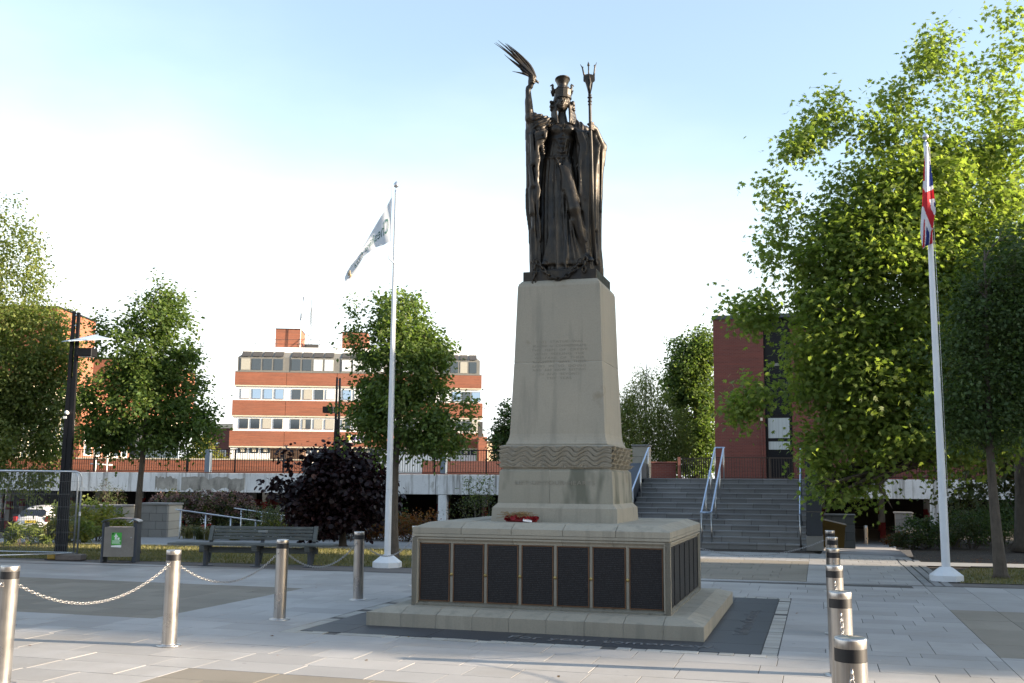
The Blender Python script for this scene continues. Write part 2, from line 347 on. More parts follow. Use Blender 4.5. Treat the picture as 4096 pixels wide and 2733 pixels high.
L_MID = leaf_mat('dark_green_leaf', (0.075,0.13,0.035), (0.165,0.215,0.058), 0.48)
L_BIR = leaf_mat('birch_leaf', (0.115,0.165,0.045), (0.235,0.25,0.08), 0.46)
L_FAR = leaf_mat('olive_leaf', (0.085,0.13,0.035), (0.19,0.22,0.07), 0.45)
L_DRK = leaf_mat('shade_green_leaf', (0.050,0.088,0.028), (0.088,0.13,0.042), 0.38)
L_PUR = leaf_mat('purple_leaf', (0.018,0.010,0.013), (0.042,0.022,0.024), 0.25, (1.6,0.9,0.9), 0.4)
L_RED = leaf_mat('autumn_leaf', (0.22,0.07,0.02), (0.16,0.12,0.03), 0.35, (1.3,1.0,0.6))
L_YEL = leaf_mat('yellow_green_leaf', (0.13,0.16,0.03), (0.24,0.20,0.05), 0.45)
L_SHR = leaf_mat('shrub_leaf', (0.045,0.07,0.022), (0.10,0.10,0.035), 0.3)
L_HYD = leaf_mat('dusky_flower_head', (0.16,0.10,0.09), (0.26,0.17,0.14), 0.2, (1.1,1.0,1.0))
L_GRS = leaf_mat('dry_grass_blade', (0.10,0.12,0.035), (0.27,0.22,0.09), 0.3, (1.2,1.2,0.8))

# ---------------------------------------------------------------- the plaza grid: a runs along the front of the memorial, b away from it
YAW = R(-16.41); EX = Vector((math.cos(YAW), math.sin(YAW), 0)); EY = Vector((-math.sin(YAW), math.cos(YAW), 0))
def AB(a, b, z=0.0): return EX*a + EY*b + Vector((0, 0, z))
MC = AB(-3.157, 13.348)
# ---------------------------------------------------------------- terrain and plaza
mb = MB(); S = 900
mb.add([(-S,-300,-1.05),(S,-300,-1.05),(S,2500,-1.05),(-S,2500,-1.05)], [(0,1,2,3)])
mb.build('ground', M_TARM, kind='structure')
def line_b(a): return 18.75 + 0.09*a         # back edge of the paved square
plaza = empty('plaza', kind='structure')
mb = MB()
pl = [AB(-40,-14,-0.0055), AB(30,-14,-0.0055), AB(30,line_b(30),-0.0055), AB(-40,line_b(-40),-0.0055)]
mb.add([tuple(p) for p in pl], [(0,1,2,3)])
base = mb.build('joint_bed', M_JOINT, plaza)
def paver_mesh(L, W, key, cache={}):
    k = (round(L,2), round(W,2), key)
    if k in cache: return cache[k]
    j = 0.0036; c = 0.001
    x0,x1,y0,y1 = j,L-j,j,W-j
    v = [(x0,y0,-0.03),(x1,y0,-0.03),(x1,y1,-0.03),(x0,y1,-0.03),(x0,y0,-c),(x1,y0,-c),(x1,y1,-c),(x0,y1,-c),(x0+c,y0+c,0),(x1-c,y0+c,0),(x1-c,y1-c,0),(x0+c,y1-c,0)]
    f = [(0,1,5,4),(1,2,6,5),(2,3,7,6),(3,0,4,7),(4,5,9,8),(5,6,10,9),(6,7,11,10),(7,4,8,11),(8,9,10,11)]
    me = bpy.data.meshes.new('paver'); me.from_pydata(v, [], f); me.update(); cache[k] = me; return me
def zone(a, b):
    if -5.62 < a < -0.59 and 10.74 < b < 16.02: return None
    if -5.78 < a < -0.43 and 10.58 < b < 16.18: return None     # sett border
    if -13.2 < a < -7.76 and 11.08 < b < 14.92: return 'buff'
    if -5.42 < a < 0.0 and b < 8.32: return 'buff' if b > 4.6 else 'grey'
    if 1.8 < a < 7.0 and 11.35 < b < 15.45: return 'buff'
    if -6.0 < a < -0.25 and 18.9 < b < 23.9: return 'buff'
    return 'grey'
pav = []
def course(a0, a1, b, W, along='a', Ls=(0.45,0.6,0.75,0.9)):
    """one row of pavers; breaks at the zone borders"""
    a = a0 + (RNG.random()*0.4 if along == 'a' else 0)
    bm_ = b + W/2; edges = []
    if 11.08 < bm_ < 14.92: edges += [-13.2, -7.76]
    if 10.58 < bm_ < 16.18: edges += [-5.78, -0.43]
    if bm_ < 8.32: edges += [-5.42, 0.0]
    if bm_ > 18.9: edges += [-6.0, -0.25]
    a = a0
    while a < a1 - 0.05:
        L = float(RNG.choice(Ls))
        for e in sorted(edges):
            if a + 0.02 < e < a + L + 0.12: L = e - a; break
        L = min(L, a1 - a)
        if L < 0.03: a += L; continue
        z = zone(a + L/2, b + W/2)
        if z: pav.append((a, b, L, W, z, 0))
        a += L
bs_ = []
b = 3.2
for brk in (4.6, 8.32, 10.58, 11.08, 11.35, 14.92, 15.45, 16.18):
    n = max(1, round((brk - b)/0.45)); w = (brk - b)/n
    for i in range(n): bs_.append((b + i*w, w))
    b = brk
while b < 17.6:
    bs_.append((b, 0.45)); b += 0.45
for b, w in bs_:
    amin = -16 if b > 9 else -9
    course(amin + float(RNG.random()*0.5) - 0.5, min(1.65, 9), b, w)
# right of the path: rows laid the other way
a = 1.65
while a < 8:
    w = 0.6; b = 3.4 + float(RNG.random()*0.4)
    while b < 19:
        L = float(RNG.choice((0.9, 1.2, 1.5)))
        if b < 11.35 < b+L: L = 11.35-b
        if b < 15.45 < b+L: L = 15.45-b
        if b < line_b(a) and L > 0.05:
            L = min(L, line_b(a)-b)
            if L > 0.05: pav.append((a, b, w, L, zone(a+w/2, b+L/2), 1))
        b += L
    a += w
# the wedge up to the back kerb line
b = 17.6 if bs_[-1][0]+0.45 <= 17.61 else bs_[-1][0]+0.45
bb = bs_[-1][0] + bs_[-1][1]
while bb < 19.0:
    a0 = max(-14, (bb + 0.45 - 18.75)/0.09)
    if a0 < 1.6: course(a0, 1.65, bb, 0.45)
    bb += 0.45
# paving beyond the kerb, behind the memorial up to the stairs and along the path
b = 19.06
while b < 26.8:
    w = 0.42 if b < 23.9 else 0.3
    course(-6.0 if b > 18.9 else -3, 1.65, b, w, Ls=((0.45,0.6,0.75) if b < 23.9 else (0.3,0.45)))
    b += w
pav = [p for p in pav if p[2] > 0.04 and p[3] > 0.04 and (p[1]+p[3]/2 > 4.0)]
fwd = lambda p: AB(p[0]+p[2]/2, p[1]+p[3]/2)
def vis(p):
    c = fwd(p)
    return c.y > 5.2 and abs(c.x) < c.y*0.50
def hid(p):   # behind the memorial
    c = fwd(p); return 14.5 < c.y < 26 and -0.095*c.y < c.x < 0.17*c.y
pv = sorted([p for p in pav if vis(p) and not hid(p)], key=lambda p: -(p[2]*p[3])/max(1, fwd(p).y)**3)
near = set(id(p) for p in pv[:300])
rest = {'grey': [], 'buff': []}
for p in pav:
    a, b, L, W, z, k = p
    jz = float(RNG.uniform(-0.0008, 0.0006))
    if id(p) in near:
        o = link('paver', paver_mesh(L, W, z), plaza, M_PAVE if z == 'grey' else M_BUFF)
        q = AB(a, b, jz); o.location = q; o.rotation_euler = (float(RNG.normal(0, 0.0006)), float(RNG.normal(0, 0.0006)), YAW)
    else: rest[z].append((a, b, L, W, jz))
for z, lst in rest.items():
    V = []; F = []
    for a, b, L, W, jz in lst:
        k = len(V); me = paver_mesh(L, W, z); q = AB(a, b, jz)
        for v in me.vertices:
            w_ = q + EX*v.co.x + EY*v.co.y; V.append((w_.x, w_.y, w_.z + v.co.z))
        for f in me.polygons: F.append([k+i for i in f.vertices])
    me = bpy.data.meshes.new('paving'); me.from_pydata(V, [], F); me.update()
    link('paving_blocks' if z == 'grey' else 'buff_paving_blocks', me, plaza, M_PAVE if z == 'grey' else M_BUFF, kind='stuff')
# dark slate apron round the memorial, with a sett border
sl_, e0, e1, f0, f1 = [], -5.61, -0.60, 10.76, 16.0
i0, i1, j0, j1 = MC.dot(EX)-1.944, MC.dot(EX)+1.944, MC.dot(EY)-1.944, MC.dot(EY)+1.944
def slab(a, b, L, W):
    o = link('slate_slab', paver_mesh(L, W, 'slate'), plaza, M_SLATE); o.location = AB(a, b, 0.0); o.rotation_euler = (0, 0, YAW)
cuts = [e0, i0, i0+0.98, i0+1.95, i0+2.9, i1, e1]
for k in range(6):
    slab(cuts[k], f0, cuts[k+1]-cuts[k], j0-f0); slab(cuts[k], j1, cuts[k+1]-cuts[k], f1-j1)
for k in range(4):
    h = (j1-j0)/4
    slab(e0, j0+k*h, i0-e0, h); slab(i1, j0+k*h, e1-i1, h)
mb = MB(); n = 0
for (a0, a1, b0, b1) in ((e0-0.17, e1+0.17, f0-0.17, f0-0.005), (e0-0.17, e1+0.17, f1+0.005, f1+0.17)):
    a = a0
    while a < a1-0.02:
        L = min(float(RNG.uniform(0.14, 0.2)), a1-a)
        o = link('sett', paver_mesh(round(L, 2), 0.16, 'sett'), plaza, M_SETT); o.location = AB(a, b0, float(RNG.uniform(-0.006, 0.002))); o.rotation_euler = (0, 0, YAW)
        a += L
for a0 in (e0-0.17, e1+0.005):
    b = f0
    while b < f1-0.02:
        L = min(float(RNG.uniform(0.14, 0.2)), f1-b)
        o = link('sett', paver_mesh(0.16, round(L, 2), 'sett'), plaza, M_SETT); o.location = AB(a0, b, float(RNG.uniform(-0.006, 0.002))); o.rotation_euler = (0, 0, YAW)
        b += L
M_LETTER = simple('pale_incised_lettering', (0.15,0.155,0.16), 0.9, var=0.3, scale=20)
t = link('lettering', text_mesh("For your tomorrow,", 0.27, 0.0015), plaza, M_LETTER); t.location = AB(-2.15, f0+0.22, 0.004); t.rotation_euler = (0, 0, YAW)
t = link('lettering', text_mesh("Tell them of us and say,", 0.25, 0.0015), plaza, M_LETTER); t.location = AB(-0.80, 13.25, 0.004); t.rotation_euler = (0, 0, YAW+R(90))

# strip of brown paving, lawns, back path, beds: sheets stepped 4 mm apart
def sheet(name, pts, z, mat, kind='structure', **k):
    mb = MB(); mb.add([tuple(AB(a, b, z)) for a, b in pts], [tuple(range(len(pts)))]); return mb.build(name, mat, kind=kind, **k)
LB = line_b
sheet('soil', [(-42, LB(-42)-0.05), (1.6, LB(1.6)-0.05), (1.6, 25.4), (0.0, 26.7), (-0.2, 28), (-10, 31.5), (-17.5, 32.8), (-19.5, 29.0), (-28.5, 26.0), (-42, 23.5)], -0.02, M_SOIL)
sheet('soil', [(1.6, LB(1.6)-0.05), (40, LB(40)-0.05), (40, 44), (3.1, 44), (2.05, 25.4), (1.6, 25.4)], -0.02, M_SOIL)
sheet('path', [(-30, LB(-30)), (-6.0, LB(-6)), (-6.0, LB(-6)+1.15), (-30, LB(-30)+1.15)], -0.004, M_KERB)
sheet('path', [(-6.0, LB(-6)), (1.65, LB(1.65)), (1.65, 19.06), (-6.0, 19.06)], -0.006, M_PAVE)
sheet('path', [(1.65, LB(1.65)), (24, LB(24)), (24, LB(24)+0.75), (1.65, LB(1.65)+0.75)], -0.004, M_KERB)
mb = MB()   # the slot drain along the edge
for a0, a1 in ((-30, 24),):
    mb.add([tuple(AB(a0, LB(a0)-0.03, 0.004)), tuple(AB(a1, LB(a1)-0.03, 0.004)), tuple(AB(a1, LB(a1)+0.03, 0.004)), tuple(AB(a0, LB(a0)+0.03, 0.004))], [(0,1,2,3)])
mb.build('slot_drain', simple('dark_iron', (0.02,0.02,0.022), 0.6, 0.5), label='long dark slot drain running across the square behind the bollards', cat='drain')
def lawn_mat():
    m, nt, p = nodes_of('dry_lawn'); ge = nt.nodes.new('ShaderNodeNewGeometry'); wp = ge.outputs['Position']
    c = mixrgb(nt, ramp(nt, noise(nt, 0.8, 5, 0.65, vec=wp), 0.36, 0.62), (0.06,0.08,0.025), (0.20,0.16,0.075))
    c = mixrgb(nt, ramp(nt, noise(nt, 40, 3, vec=wp), 0.35, 0.7, 0, 0.5), c, (0.05,0.05,0.02))
    nt.links.new(c, p.inputs['Base Color']); p.inputs['Roughness'].default_value = 0.95
    nt.links.new(bump(nt, noise(nt, 60, 3, vec=wp), 0.7, 0.02), p.inputs['Normal']); return m
M_LAWN = lawn_mat()
lawnL = [(-22, LB(-22)+1.15), (-6.1, LB(-6.1)+1.15), (-6.1, 24.6), (-22, 22.2)]
sheet('lawn', lawnL, 0.002, M_LAWN)
lawnR = [(2.3, LB(2.3)+0.8), (22, LB(22)+0.75), (22, 25.2), (3.0, 23.4), (2.6, 22.4)]
sheet('lawn', lawnR, 0.002, M_LAWN)
# pale cobbled edge and grey path behind the left lawn
for k in range(150):
    a = -22 + k*0.107; b0 = 24.64 + (a+6.1)*0.151
    o = link('sett', paver_mesh(0.10, 0.32, 'sett'), plaza, M_SETT); o.location = AB(a, b0, 0.03); o.rotation_euler = (0, 0, YAW+R(8.6))
    if k % 3: 
        pass
sheet('path', [(-22, 22.6), (-6.1, 25.0), (-2.6, 25.4), (-2.6, 26.8), (-6.1, 26.8), (-8.7, 31.2), (-12.6, 31.2), (-22, 24.8)], 0.006, simple('grey_path_paving', (0.27,0.27,0.27), 0.85, var=0.15, scale=2))
sheet('path', [(1.65, 23.6), (22, 26.0), (22, 27.0), (1.65, 24.7)], 0.006, MATS['grey_path_paving'])
# ribs of long dark setts beside the path on the right
for r_ in range(3):
    b = LB(1.7)
    while b < 25.4:
        o = link('kerb_stone', paver_mesh(0.13, 0.6, 'k'), plaza, M_STEP if r_ != 1 else M_PAVE); o.location = AB(1.67+0.16*r_, b, 0.002); o.rotation_euler = (0, 0, YAW); b += 0.6
# path sloping down to the underpass
mb = MB()
q = [AB(-1.4+1.5, 25.8, 0.003), AB(3.3, 24.6, 0.003), AB(3.4, 48.0, -1.04), AB(-0.1+0.9, 48.0, -1.04)]
mb.add([tuple(AB(0.0, 26.7, 0.0)), tuple(AB(2.0, 25.4, 0.0)), tuple(AB(3.2, 48.0, -1.03)), tuple(AB(0.2, 48.0, -1.03))], [(0,1,2,3)])
mb.add([tuple(AB(0.2, 48.0, -1.03)), tuple(AB(3.2, 48.0, -1.03)), tuple(AB(4.5, 70.0, -1.03)), tuple(AB(0.0, 70.0, -1.03))], [(0,1,2,3)])
mb.build('sloping_path', M_PAVE, kind='structure')
# grass blades
def blades(name, poly, n, h, mat, zb=0.0, wid=0.006):
    P = np.array([[*AB(a, b)[:2]] for a, b in poly]); lo, hi = P.min(0), P.max(0); pts = []
    c = RNG.random((n*3, 2))*(hi-lo)+lo
    ins = np.zeros(len(c), bool); j = len(P)-1
    for i in range(len(P)):
        cond = ((P[i,1] > c[:,1]) != (P[j,1] > c[:,1])); x = (P[j,0]-P[i,0])*(c[:,1]-P[i,1])/(P[j,1]-P[i,1]+1e-12)+P[i,0]
        ins ^= cond & (c[:,0] < x); j = i
    c = c[ins][:n]; m = len(c); hh = h*(0.5+RNG.random(m)); an = RNG.random(m)*math.tau; le = RNG.normal(0, 0.35, (m, 2))
    d = np.stack([np.cos(an), np.sin(an)], 1)*wid
    V = np.zeros((m, 3, 3)); V[:,0,:2] = c-d; V[:,1,:2] = c+d; V[:,2,:2] = c+le*hh[:,None]; V[:,2,2] = hh; V[:,:,2] += zb
    me = fast_mesh(name, V.reshape(-1, 3), np.arange(m*3).reshape(-1, 3), 3)
    return link(name, me, None, mat, kind='stuff', label='short dry grass growing on the lawn strip', cat='grass')
blades('grass', lawnL, 36000, 0.045, L_GRS, wid=0.009); 
g2 = blades('grass', lawnR, 30000, 0.04, L_GRS, wid=0.009)
bpy.data.objects['grass']['label'] = 'short dry grass on the lawn behind the bench and bin'
g2['label'] = 'short dry grass on the lawn around the right flagpole and slim tree'
# ---------------------------------------------------------------- war memorial: stone pedestal
ped = empty('memorial_pedestal', MC, YAW, 'tall tapering sandstone war memorial pedestal with dark name plaques round its base', 'pedestal')
def stone(name, mbx, mat=None, **k): return mbx.build(name, mat or M_MEM, ped, **k)
# bottom step: chamfered kerb stones, front and sides
w = 1.944; zc = 0.150; zt = 0.205; ch = 0.20
def kerb_ring():
    n = 9
    cut = [-w + i*(2*w)/n for i in range(n+1)]; cut[0] = -w; cut[-1] = w
    for side in range(4):
        T = rotz(side*math.pi/2)
        for i in range(n):
            x0, x1 = cut[i]+0.003, cut[i+1]-0.003
            a0 = x0 if i else -w; a1 = x1 if i < n-1 else w
            # outer profile at y=-w ; mitred at the corners
            def pt(x, y, z): return (x, y, z)
            i0 = (-w+ch) if i == 0 else x0; i1 = (w-ch) if i == n-1 else x1
            d = 0.40
            d0 = (-w+d) if i == 0 else x0; d1 = (w-d) if i == n-1 else x1
            v = [(a0,-w,-0.01),(a1,-w,-0.01),(a0,-w,zc),(a1,-w,zc),(i0,-w+ch,zt),(i1,-w+ch,zt),(d0,-w+d,zt),(d1,-w+d,zt),(d0,-w+d,-0.01),(d1,-w+d,-0.01)]
            f = [(0,1,3,2),(2,3,5,4),(4,5,7,6),(6,7,9,8),(0,2,4,6,8),(1,9,7,5,3)]
            mb = MB(); mb.add(v, f, M=T); stone('kerb_stone', mb)
kerb_ring()
mb = MB(); mb.box(-w+0.39, w-0.39, -w+0.39, w-0.39, 0.0, zt-0.006); stone('step_paving', mb)
mb = MB(); mb.box(-w+0.006, w-0.006, -w+0.006, w-0.006, 0.0, 0.142); stone('mortar_bed', mb, M_MEMP)
# dado block
hw = 1.545; z0 = 0.19; zd = 1.0
mb = MB(); mb.box(-hw+0.06, hw-0.06, -hw+0.06, hw-0.06, z0, zd); stone('dado_core', mb)
def dado_side(T, n, full):
    # plinth moulding, corner pilaster strips, top rail; recessed field holds the plaques
    pw = 0.062
    mb = MB(); mb.M = T
    mb.box(-hw, -hw+pw, -hw, -hw+0.07, z0+0.0, zd); stone('corner_stone', mb); mb = MB(); mb.M = T; mb.box(hw-pw, hw, -hw, -hw+0.07, z0, zd)
    stone('corner_stone', mb)
    mb = MB(); mb.M = T; m_ = 5; L = (2*hw-2*pw)/m_
    for i in range(m_):
        x0 = -hw+pw+i*L+0.002; x1 = x0+L-0.004
        mb = MB(); mb.M = T; mb.box(x0, x1, -hw, -hw+0.07, zd-0.018, zd); mb.box(x0, x1, -hw+0.022, -hw+0.07, zd-0.032, zd-0.018); mb.box(x0, x1, -hw+0.036, -hw+0.07, zd-0.064, zd-0.032)
        stone('frieze_stone', mb)
        mb = MB(); mb.M = T; mb.box(x0, x1, -hw, -hw+0.07, z0, z0+0.035); mb.add([(x0,-hw,z0+0.035),(x1,-hw,z0+0.035),(x1,-hw+0.04,z0+0.05),(x0,-hw+0.04,z0+0.05)], [(0,1,2,3)]); mb.box(x0, x1, -hw+0.04, -hw+0.07, z0+0.035, z0+0.062)
        stone('plinth_stone', mb, M_MEMW)
    # stepped inner frame beside the corner pilasters
    mb = MB(); mb.M = T
    mb.box(-hw+pw+0.001, -hw+pw+0.018, -hw+0.022, -hw+0.07, z0+0.062, zd-0.033); stone('frame_moulding', mb); mb = MB(); mb.M = T; mb.box(hw-pw-0.018, hw-pw-0.001, -hw+0.022, -hw+0.07, z0+0.062, zd-0.033); stone('frame_moulding', mb)
    # plaques
    zb, zp = z0+0.066, zd-0.067
    gap = 0.045 if full else 0.010
    x0 = -hw+pw+0.027; x1 = hw-pw-0.027
    pwid = (x1-x0-(n-1)*gap)/n
    for i in range(n):
        a = x0+i*(pwid+gap)
        mb = MB(); mb.box(a+0.008, a+pwid-0.008, -hw+0.034, -hw+0.058, zb+0.008, zp-0.008, M=T); p_ = stone('name_plaque', mb, M_PLAQ)
        mb = MB()
        for q in ((a, a+pwid, zb, zb+0.009), (a, a+pwid, zp-0.009, zp), (a, a+0.009, zb+0.009, zp-0.009), (a+pwid-0.009, a+pwid, zb+0.009, zp-0.009)):
            mb.box(q[0], q[1], -hw+0.027, -hw+0.058, q[2], q[3], M=T)
        mb.build('plaque_frame', M_COPPER if full else M_PLAQ, p_)
        if full and i < n-1:
            mb = MB(); mb.box(a+pwid+0.006, a+pwid+gap-0.006, -hw+0.04, -hw+0.07, zb-0.003, zp+0.002, M=T); stone('mullion', mb)
            mb = MB(); mb.lathe([(0.019,0),(0.020,0.006),(0.015,0.012),(0.007,0.010),(0.007,0.018),(0.001,0.02)], 12, M=T @ Matrix.Translation((a+pwid+gap/2, -hw+0.040, zb+(zp-zb)*0.47)) @ Matrix.Rotation(math.pi/2, 4, 'X'))
            mb.build('brass_rosette', M_BRASS, ped)
for s_, n, full in ((0, 7, True), (1, 6, False), (2, 7, True), (3, 6, False)): dado_side(rotz(s_*math.pi/2), n, full)
# cap slabs with a broad chamfer
def cap_ring(w, za, zb_, zc_, ch, n, d, name='cap_slab'):
    cut = [-w + i*(2*w)/n for i in range(n+1)]
    for side in range(4):
        T = rotz(side*math.pi/2)
        for i in range(n):
            g = 0.0035
            a0 = -w if i == 0 else cut[i]+g; a1 = w if i == n-1 else cut[i+1]-g
            i0 = -w+ch if i == 0 else a0; i1 = w-ch if i == n-1 else a1; d0 = -w+d if i == 0 else a0; d1 = w-d if i == n-1 else a1
            v = [(a0,-w,za),(a1,-w,za),(a0,-w,zb_),(a1,-w,zb_),(i0,-w+ch,zc_),(i1,-w+ch,zc_),(d0,-w+d,zc_),(d1,-w+d,zc_),(d0,-w+d,za),(d1,-w+d,za)]
            f = [(0,1,3,2),(2,3,5,4),(4,5,7,6),(6,7,9,8),(0,2,4,6,8),(1,9,7,5,3),(0,8,9,1)]
            mb = MB(); mb.add(v, f, M=T); stone(name, mb)
cap_ring(hw+0.003, 1.048, 1.115, 1.178, 0.16, 5, 0.55)
mb = MB(); mb.box(-hw+0.02, hw-0.02, -hw+0.02, hw-0.02, zd, 1.052); mb.box(-hw+0.0, hw-0.0, -hw+0.0, hw-0.0, zd+0.012, 1.044); stone('cornice', mb)
mb = MB(); mb.box(-1.02, 1.02, -1.02, 1.02, 1.05, 1.174); stone('cap_slab', mb)
mb = MB(); mb.box(-hw+0.012, hw-0.012, -hw+0.012, hw-0.012, 1.05, 1.108); stone('mortar_bed', mb, M_MEMP)
# upper pedestal
rt_ = 0.948
mb = MB(); mb.frustum(0.805, 0.805*rt_, 1.17, 0.794, 0.794*rt_, 1.345); mb.frustum(0.794, 0.794*rt_, 1.345, 0.738, 0.738*rt_, 1.402, caps=(False, True)); stone('base_course', mb)
for sx in (-1, 1):   # die in two stones with a fine mortar joint
    mb = MB(); xa, xb = (-0.738, -0.065) if sx < 0 else (-0.059, 0.738)
    ta, tb = (-0.723, -0.065) if sx < 0 else (-0.059, 0.723); y0, y1 = 0.738*rt_, 0.723*rt_
    ua, ub = (-0.69, -0.065) if sx < 0 else (-0.059, 0.69); y2 = 0.69*rt_
    v = [(xa,-y0,1.402),(xb,-y0,1.402),(xb,y0,1.402),(xa,y0,1.402),(ta,-y1,1.80),(tb,-y1,1.80),(tb,y1,1.80),(ta,y1,1.80),(ua,-y2,1.832),(ub,-y2,1.832),(ub,y2,1.832),(ua,y2,1.832)]
    f = [(3,2,1,0),(8,9,10,11),(0,1,5,4),(1,2,6,5),(2,3,7,6),(3,0,4,7),(4,5,9,8),(5,6,10,9),(6,7,11,10),(7,4,8,11)]
    mb.add(v, f); stone('die_stone', mb, M_MEMA)
mb = MB(); mb.box(-0.07, -0.05, -0.685, 0.685, 1.403, 1.815); stone('mortar_joint', mb, M_MEMP)
# carved wave band
def wave_band():
    nx, nz = 170, 84; z0, z1 = 1.836, 2.128
    V = []; F = []
    for side in range(4):
        T = rotz(side*math.pi/2); hx = 0.70 if side % 2 == 0 else 0.70*rt_; hy = 0.70*rt_ if side % 2 == 0 else 0.70
        k = len(V)
        for j in range(nz+1):
            for i in range(nx+1):
                s = i/nx*2-1; t = j/nz; x = s*hx
                if side % 2 == 0:
                    ph = x*2*math.pi/0.262 + 0.6*math.sin(5*t)
                    u = t*5.0 + 0.62*math.cos(ph)*(1-abs(s)**8)*min(1, t/0.12, (1-t)/0.12+0.25)
                    fr = u - math.floor(u)
                    d = 0.030*(max(0, fr)**0.8) - 0.006*math.exp(-((fr-0.03)/0.07)**2)
                    d += 0.0035*math.cos(u*2*math.pi*3)
                else:
                    cx = math.sin(x*2*math.pi/0.17 + (math.floor(t*5) % 2)*math.pi); cz = (t*5) % 1
                    d = 0.055*max(0, cz - 0.35 - 0.3*cx)*1.3 + 0.008*math.sin(x*60+cz*6)
                edge = min(1, (1-abs(s))/0.03); ez = min(1, t/0.05, (1-t)/0.05)
                d = (d+0.004)*math.sqrt(max(0, ez))*1.0 - 0.02*(1-math.sqrt(max(0, ez)))
                y = -hy - d
                V.append(tuple(T @ Vector((x*(1+0.02*edge*0 + d/0.7), y, z0+t*(z1-z0)))))
        for j in range(nz):
            for i in range(nx):
                q = k+j*(nx+1)+i; F.append((q, q+1, q+nx+2, q+nx+1))
    me = bpy.data.meshes.new('wave_band'); me.from_pydata(V, [], F)
    me.polygons.foreach_set('use_smooth', [True]*len(F)); me.update()
    link('carved_wave_band', me, ped, M_MEM)
wave_band()
mb = MB(); mb.box(-0.685, 0.685, -0.685*rt_, 0.685*rt_, 1.825, 2.131); stone('band_core', mb)
# cove and shaft
prof = [(0.661,2.131),(0.661,2.150),(0.652,2.165),(0.638,2.195),(0.628,2.23),(0.620,2.275)]
def ring_loft(prof, name, mat, chamfer=0.0, cap=True):
    V = []; F = []
    for hwv, z in prof:
        c = chamfer
        h2 = hwv*rt_
        for x, y in ((-hwv,-h2),(hwv,-h2),(hwv,h2),(-hwv,h2)): V.append((x, y, z))
    for j in range(len(prof)-1):
        for i in range(4): F.append((j*4+i, j*4+(i+1)%4, (j+1)*4+(i+1)%4, (j+1)*4+i))
    F.append((3,2,1,0)); m = (len(prof)-1)*4; F.append((m,m+1,m+2,m+3))
    me = bpy.data.meshes.new(name); me.from_pydata(V, [], F); me.update(); 
    o = link(name, me, ped, mat)
    bv = o.modifiers.new('b', 'BEVEL'); bv.width = 0.006; bv.segments = 2; bv.limit_method = 'ANGLE'; return o
ring_loft(prof + [(0.5815,3.190)], 'shaft_stone', M_MEM)
ring_loft([(0.5775,3.186),(0.5775,3.199)], 'mortar_joint', M_MEMP)
ring_loft([(0.5808,3.196),(0.548,4.200),(0.536,4.238),(0.500,4.281)], 'shaft_stone', M_MEM)
# inscriptions: thin letters on the front, the shade of cutting put into their colour
insc = ["THIS STATUE WAS", "PLACED to COMMEMORATE", "THE MEN OF CREWE", "WHO SEEKING THE", "WELFARE OF THEIR", "COUNTRY GAVE THEIR", "LIVES IN SO DOING", "AND ARE NOW RESTING", "IN AND BEYOND", "THE SEAS"]
sl = math.atan2((0.620-0.5815)*rt_, 3.190-2.275)
zz = [3.462, 3.409, 3.357, 3.305, 3.253, 3.206, 3.146, 3.096, 3.043, 2.990]
for s_, z in zip(insc, zz):
    s_ = s_.replace(' ', '  ')
    me = text_mesh(s_, 0.052, 0.0008, spacing=1.12)
    xs = [v.co.x for v in me.vertices]; wd = max(xs)-min(xs); tgt = {'THE':0.32,'IN ':0.52,'THI':0.62}.get(s_[:3], 0.70)
    if s_ == 'THE  SEAS': tgt = 0.33
    elif s_.startswith('THE'): tgt = 0.74
    elif s_.startswith('WHO'): tgt = 0.66
    elif s_.startswith('WEL'): tgt = 0.66
    o = link('inscription', me, ped, M_INSC); o.scale = (tgt/wd, 0.82, 1)
    h = 0.620 + (0.5815-0.620)*(z-2.275)/(3.190-2.275) if z < 3.19 else 0.5808+(0.548-0.5808)*(z-3.196)/(4.2-3.196)
    o.location = (0.02, -h*rt_-0.0014, z-0.018); o.rotation_euler = (R(90)-sl if z < 3.19 else R(90)-math.atan2((0.5808-0.548)*rt_, 1.004), 0, 0)
me = text_mesh("LIFT·UP·YOUR·HEARTS", 0.10, 0.0008, spacing=1.1); xs = [v.co.x for v in me.vertices]; wd = max(xs)-min(xs)
o = link('inscription', me, ped, M_INSC); o.scale = (1.02/wd, 0.72, 1); o.location = (0.0, -(0.738-0.015*0.62)*rt_-0.0045, 1.635); o.rotation_euler = (R(90)-math.atan2(0.015*rt_, 0.398), 0, 0)

# wreath lying on the cap in front of the base course
wr = empty('poppy_wreath', MC + EX*(-0.36) + EY*(-0.93) + Vector((0,0,1.178)), YAW, 'red poppy wreath with dried stems and a white card lying on the pedestal cap', 'wreath')
M_RED = simple('poppy_red', (0.30,0.008,0.014), 0.7, var=0.35, scale=12, bs=0.2)
for k in range(34):
    a = k/34*math.tau; r = 0.18 + RNG.normal(0, 0.012); mb = MB()
    T = Matrix.Translation((r*math.cos(a)*1.05, r*math.sin(a)*0.42, 0.03+abs(RNG.normal(0, 0.012)))) @ Euler((RNG.normal(0,0.5), RNG.normal(0,0.5), a)).to_matrix().to_4x4()
    v = [(0,0,0)]; n = 10
    for i in range(n): v.append((0.034*math.cos(i/n*math.tau), 0.034*math.sin(i/n*math.tau), 0.016+0.006*math.sin(i*2.5)))
    mb.add(v, [(0, 1+i, 1+(i+1) % n) for i in range(n)], True, T); mb.build('poppy', M_RED, wr)
mb = MB(); mb.tube([(0.18*1.05*math.cos(i/24*math.tau), 0.18*0.42*math.sin(i/24*math.tau), 0.018) for i in range(25)], 0.018, 6); mb.build('wreath_ring', simple('dull_red_backing', (0.16,0.01,0.012), 0.9), wr)
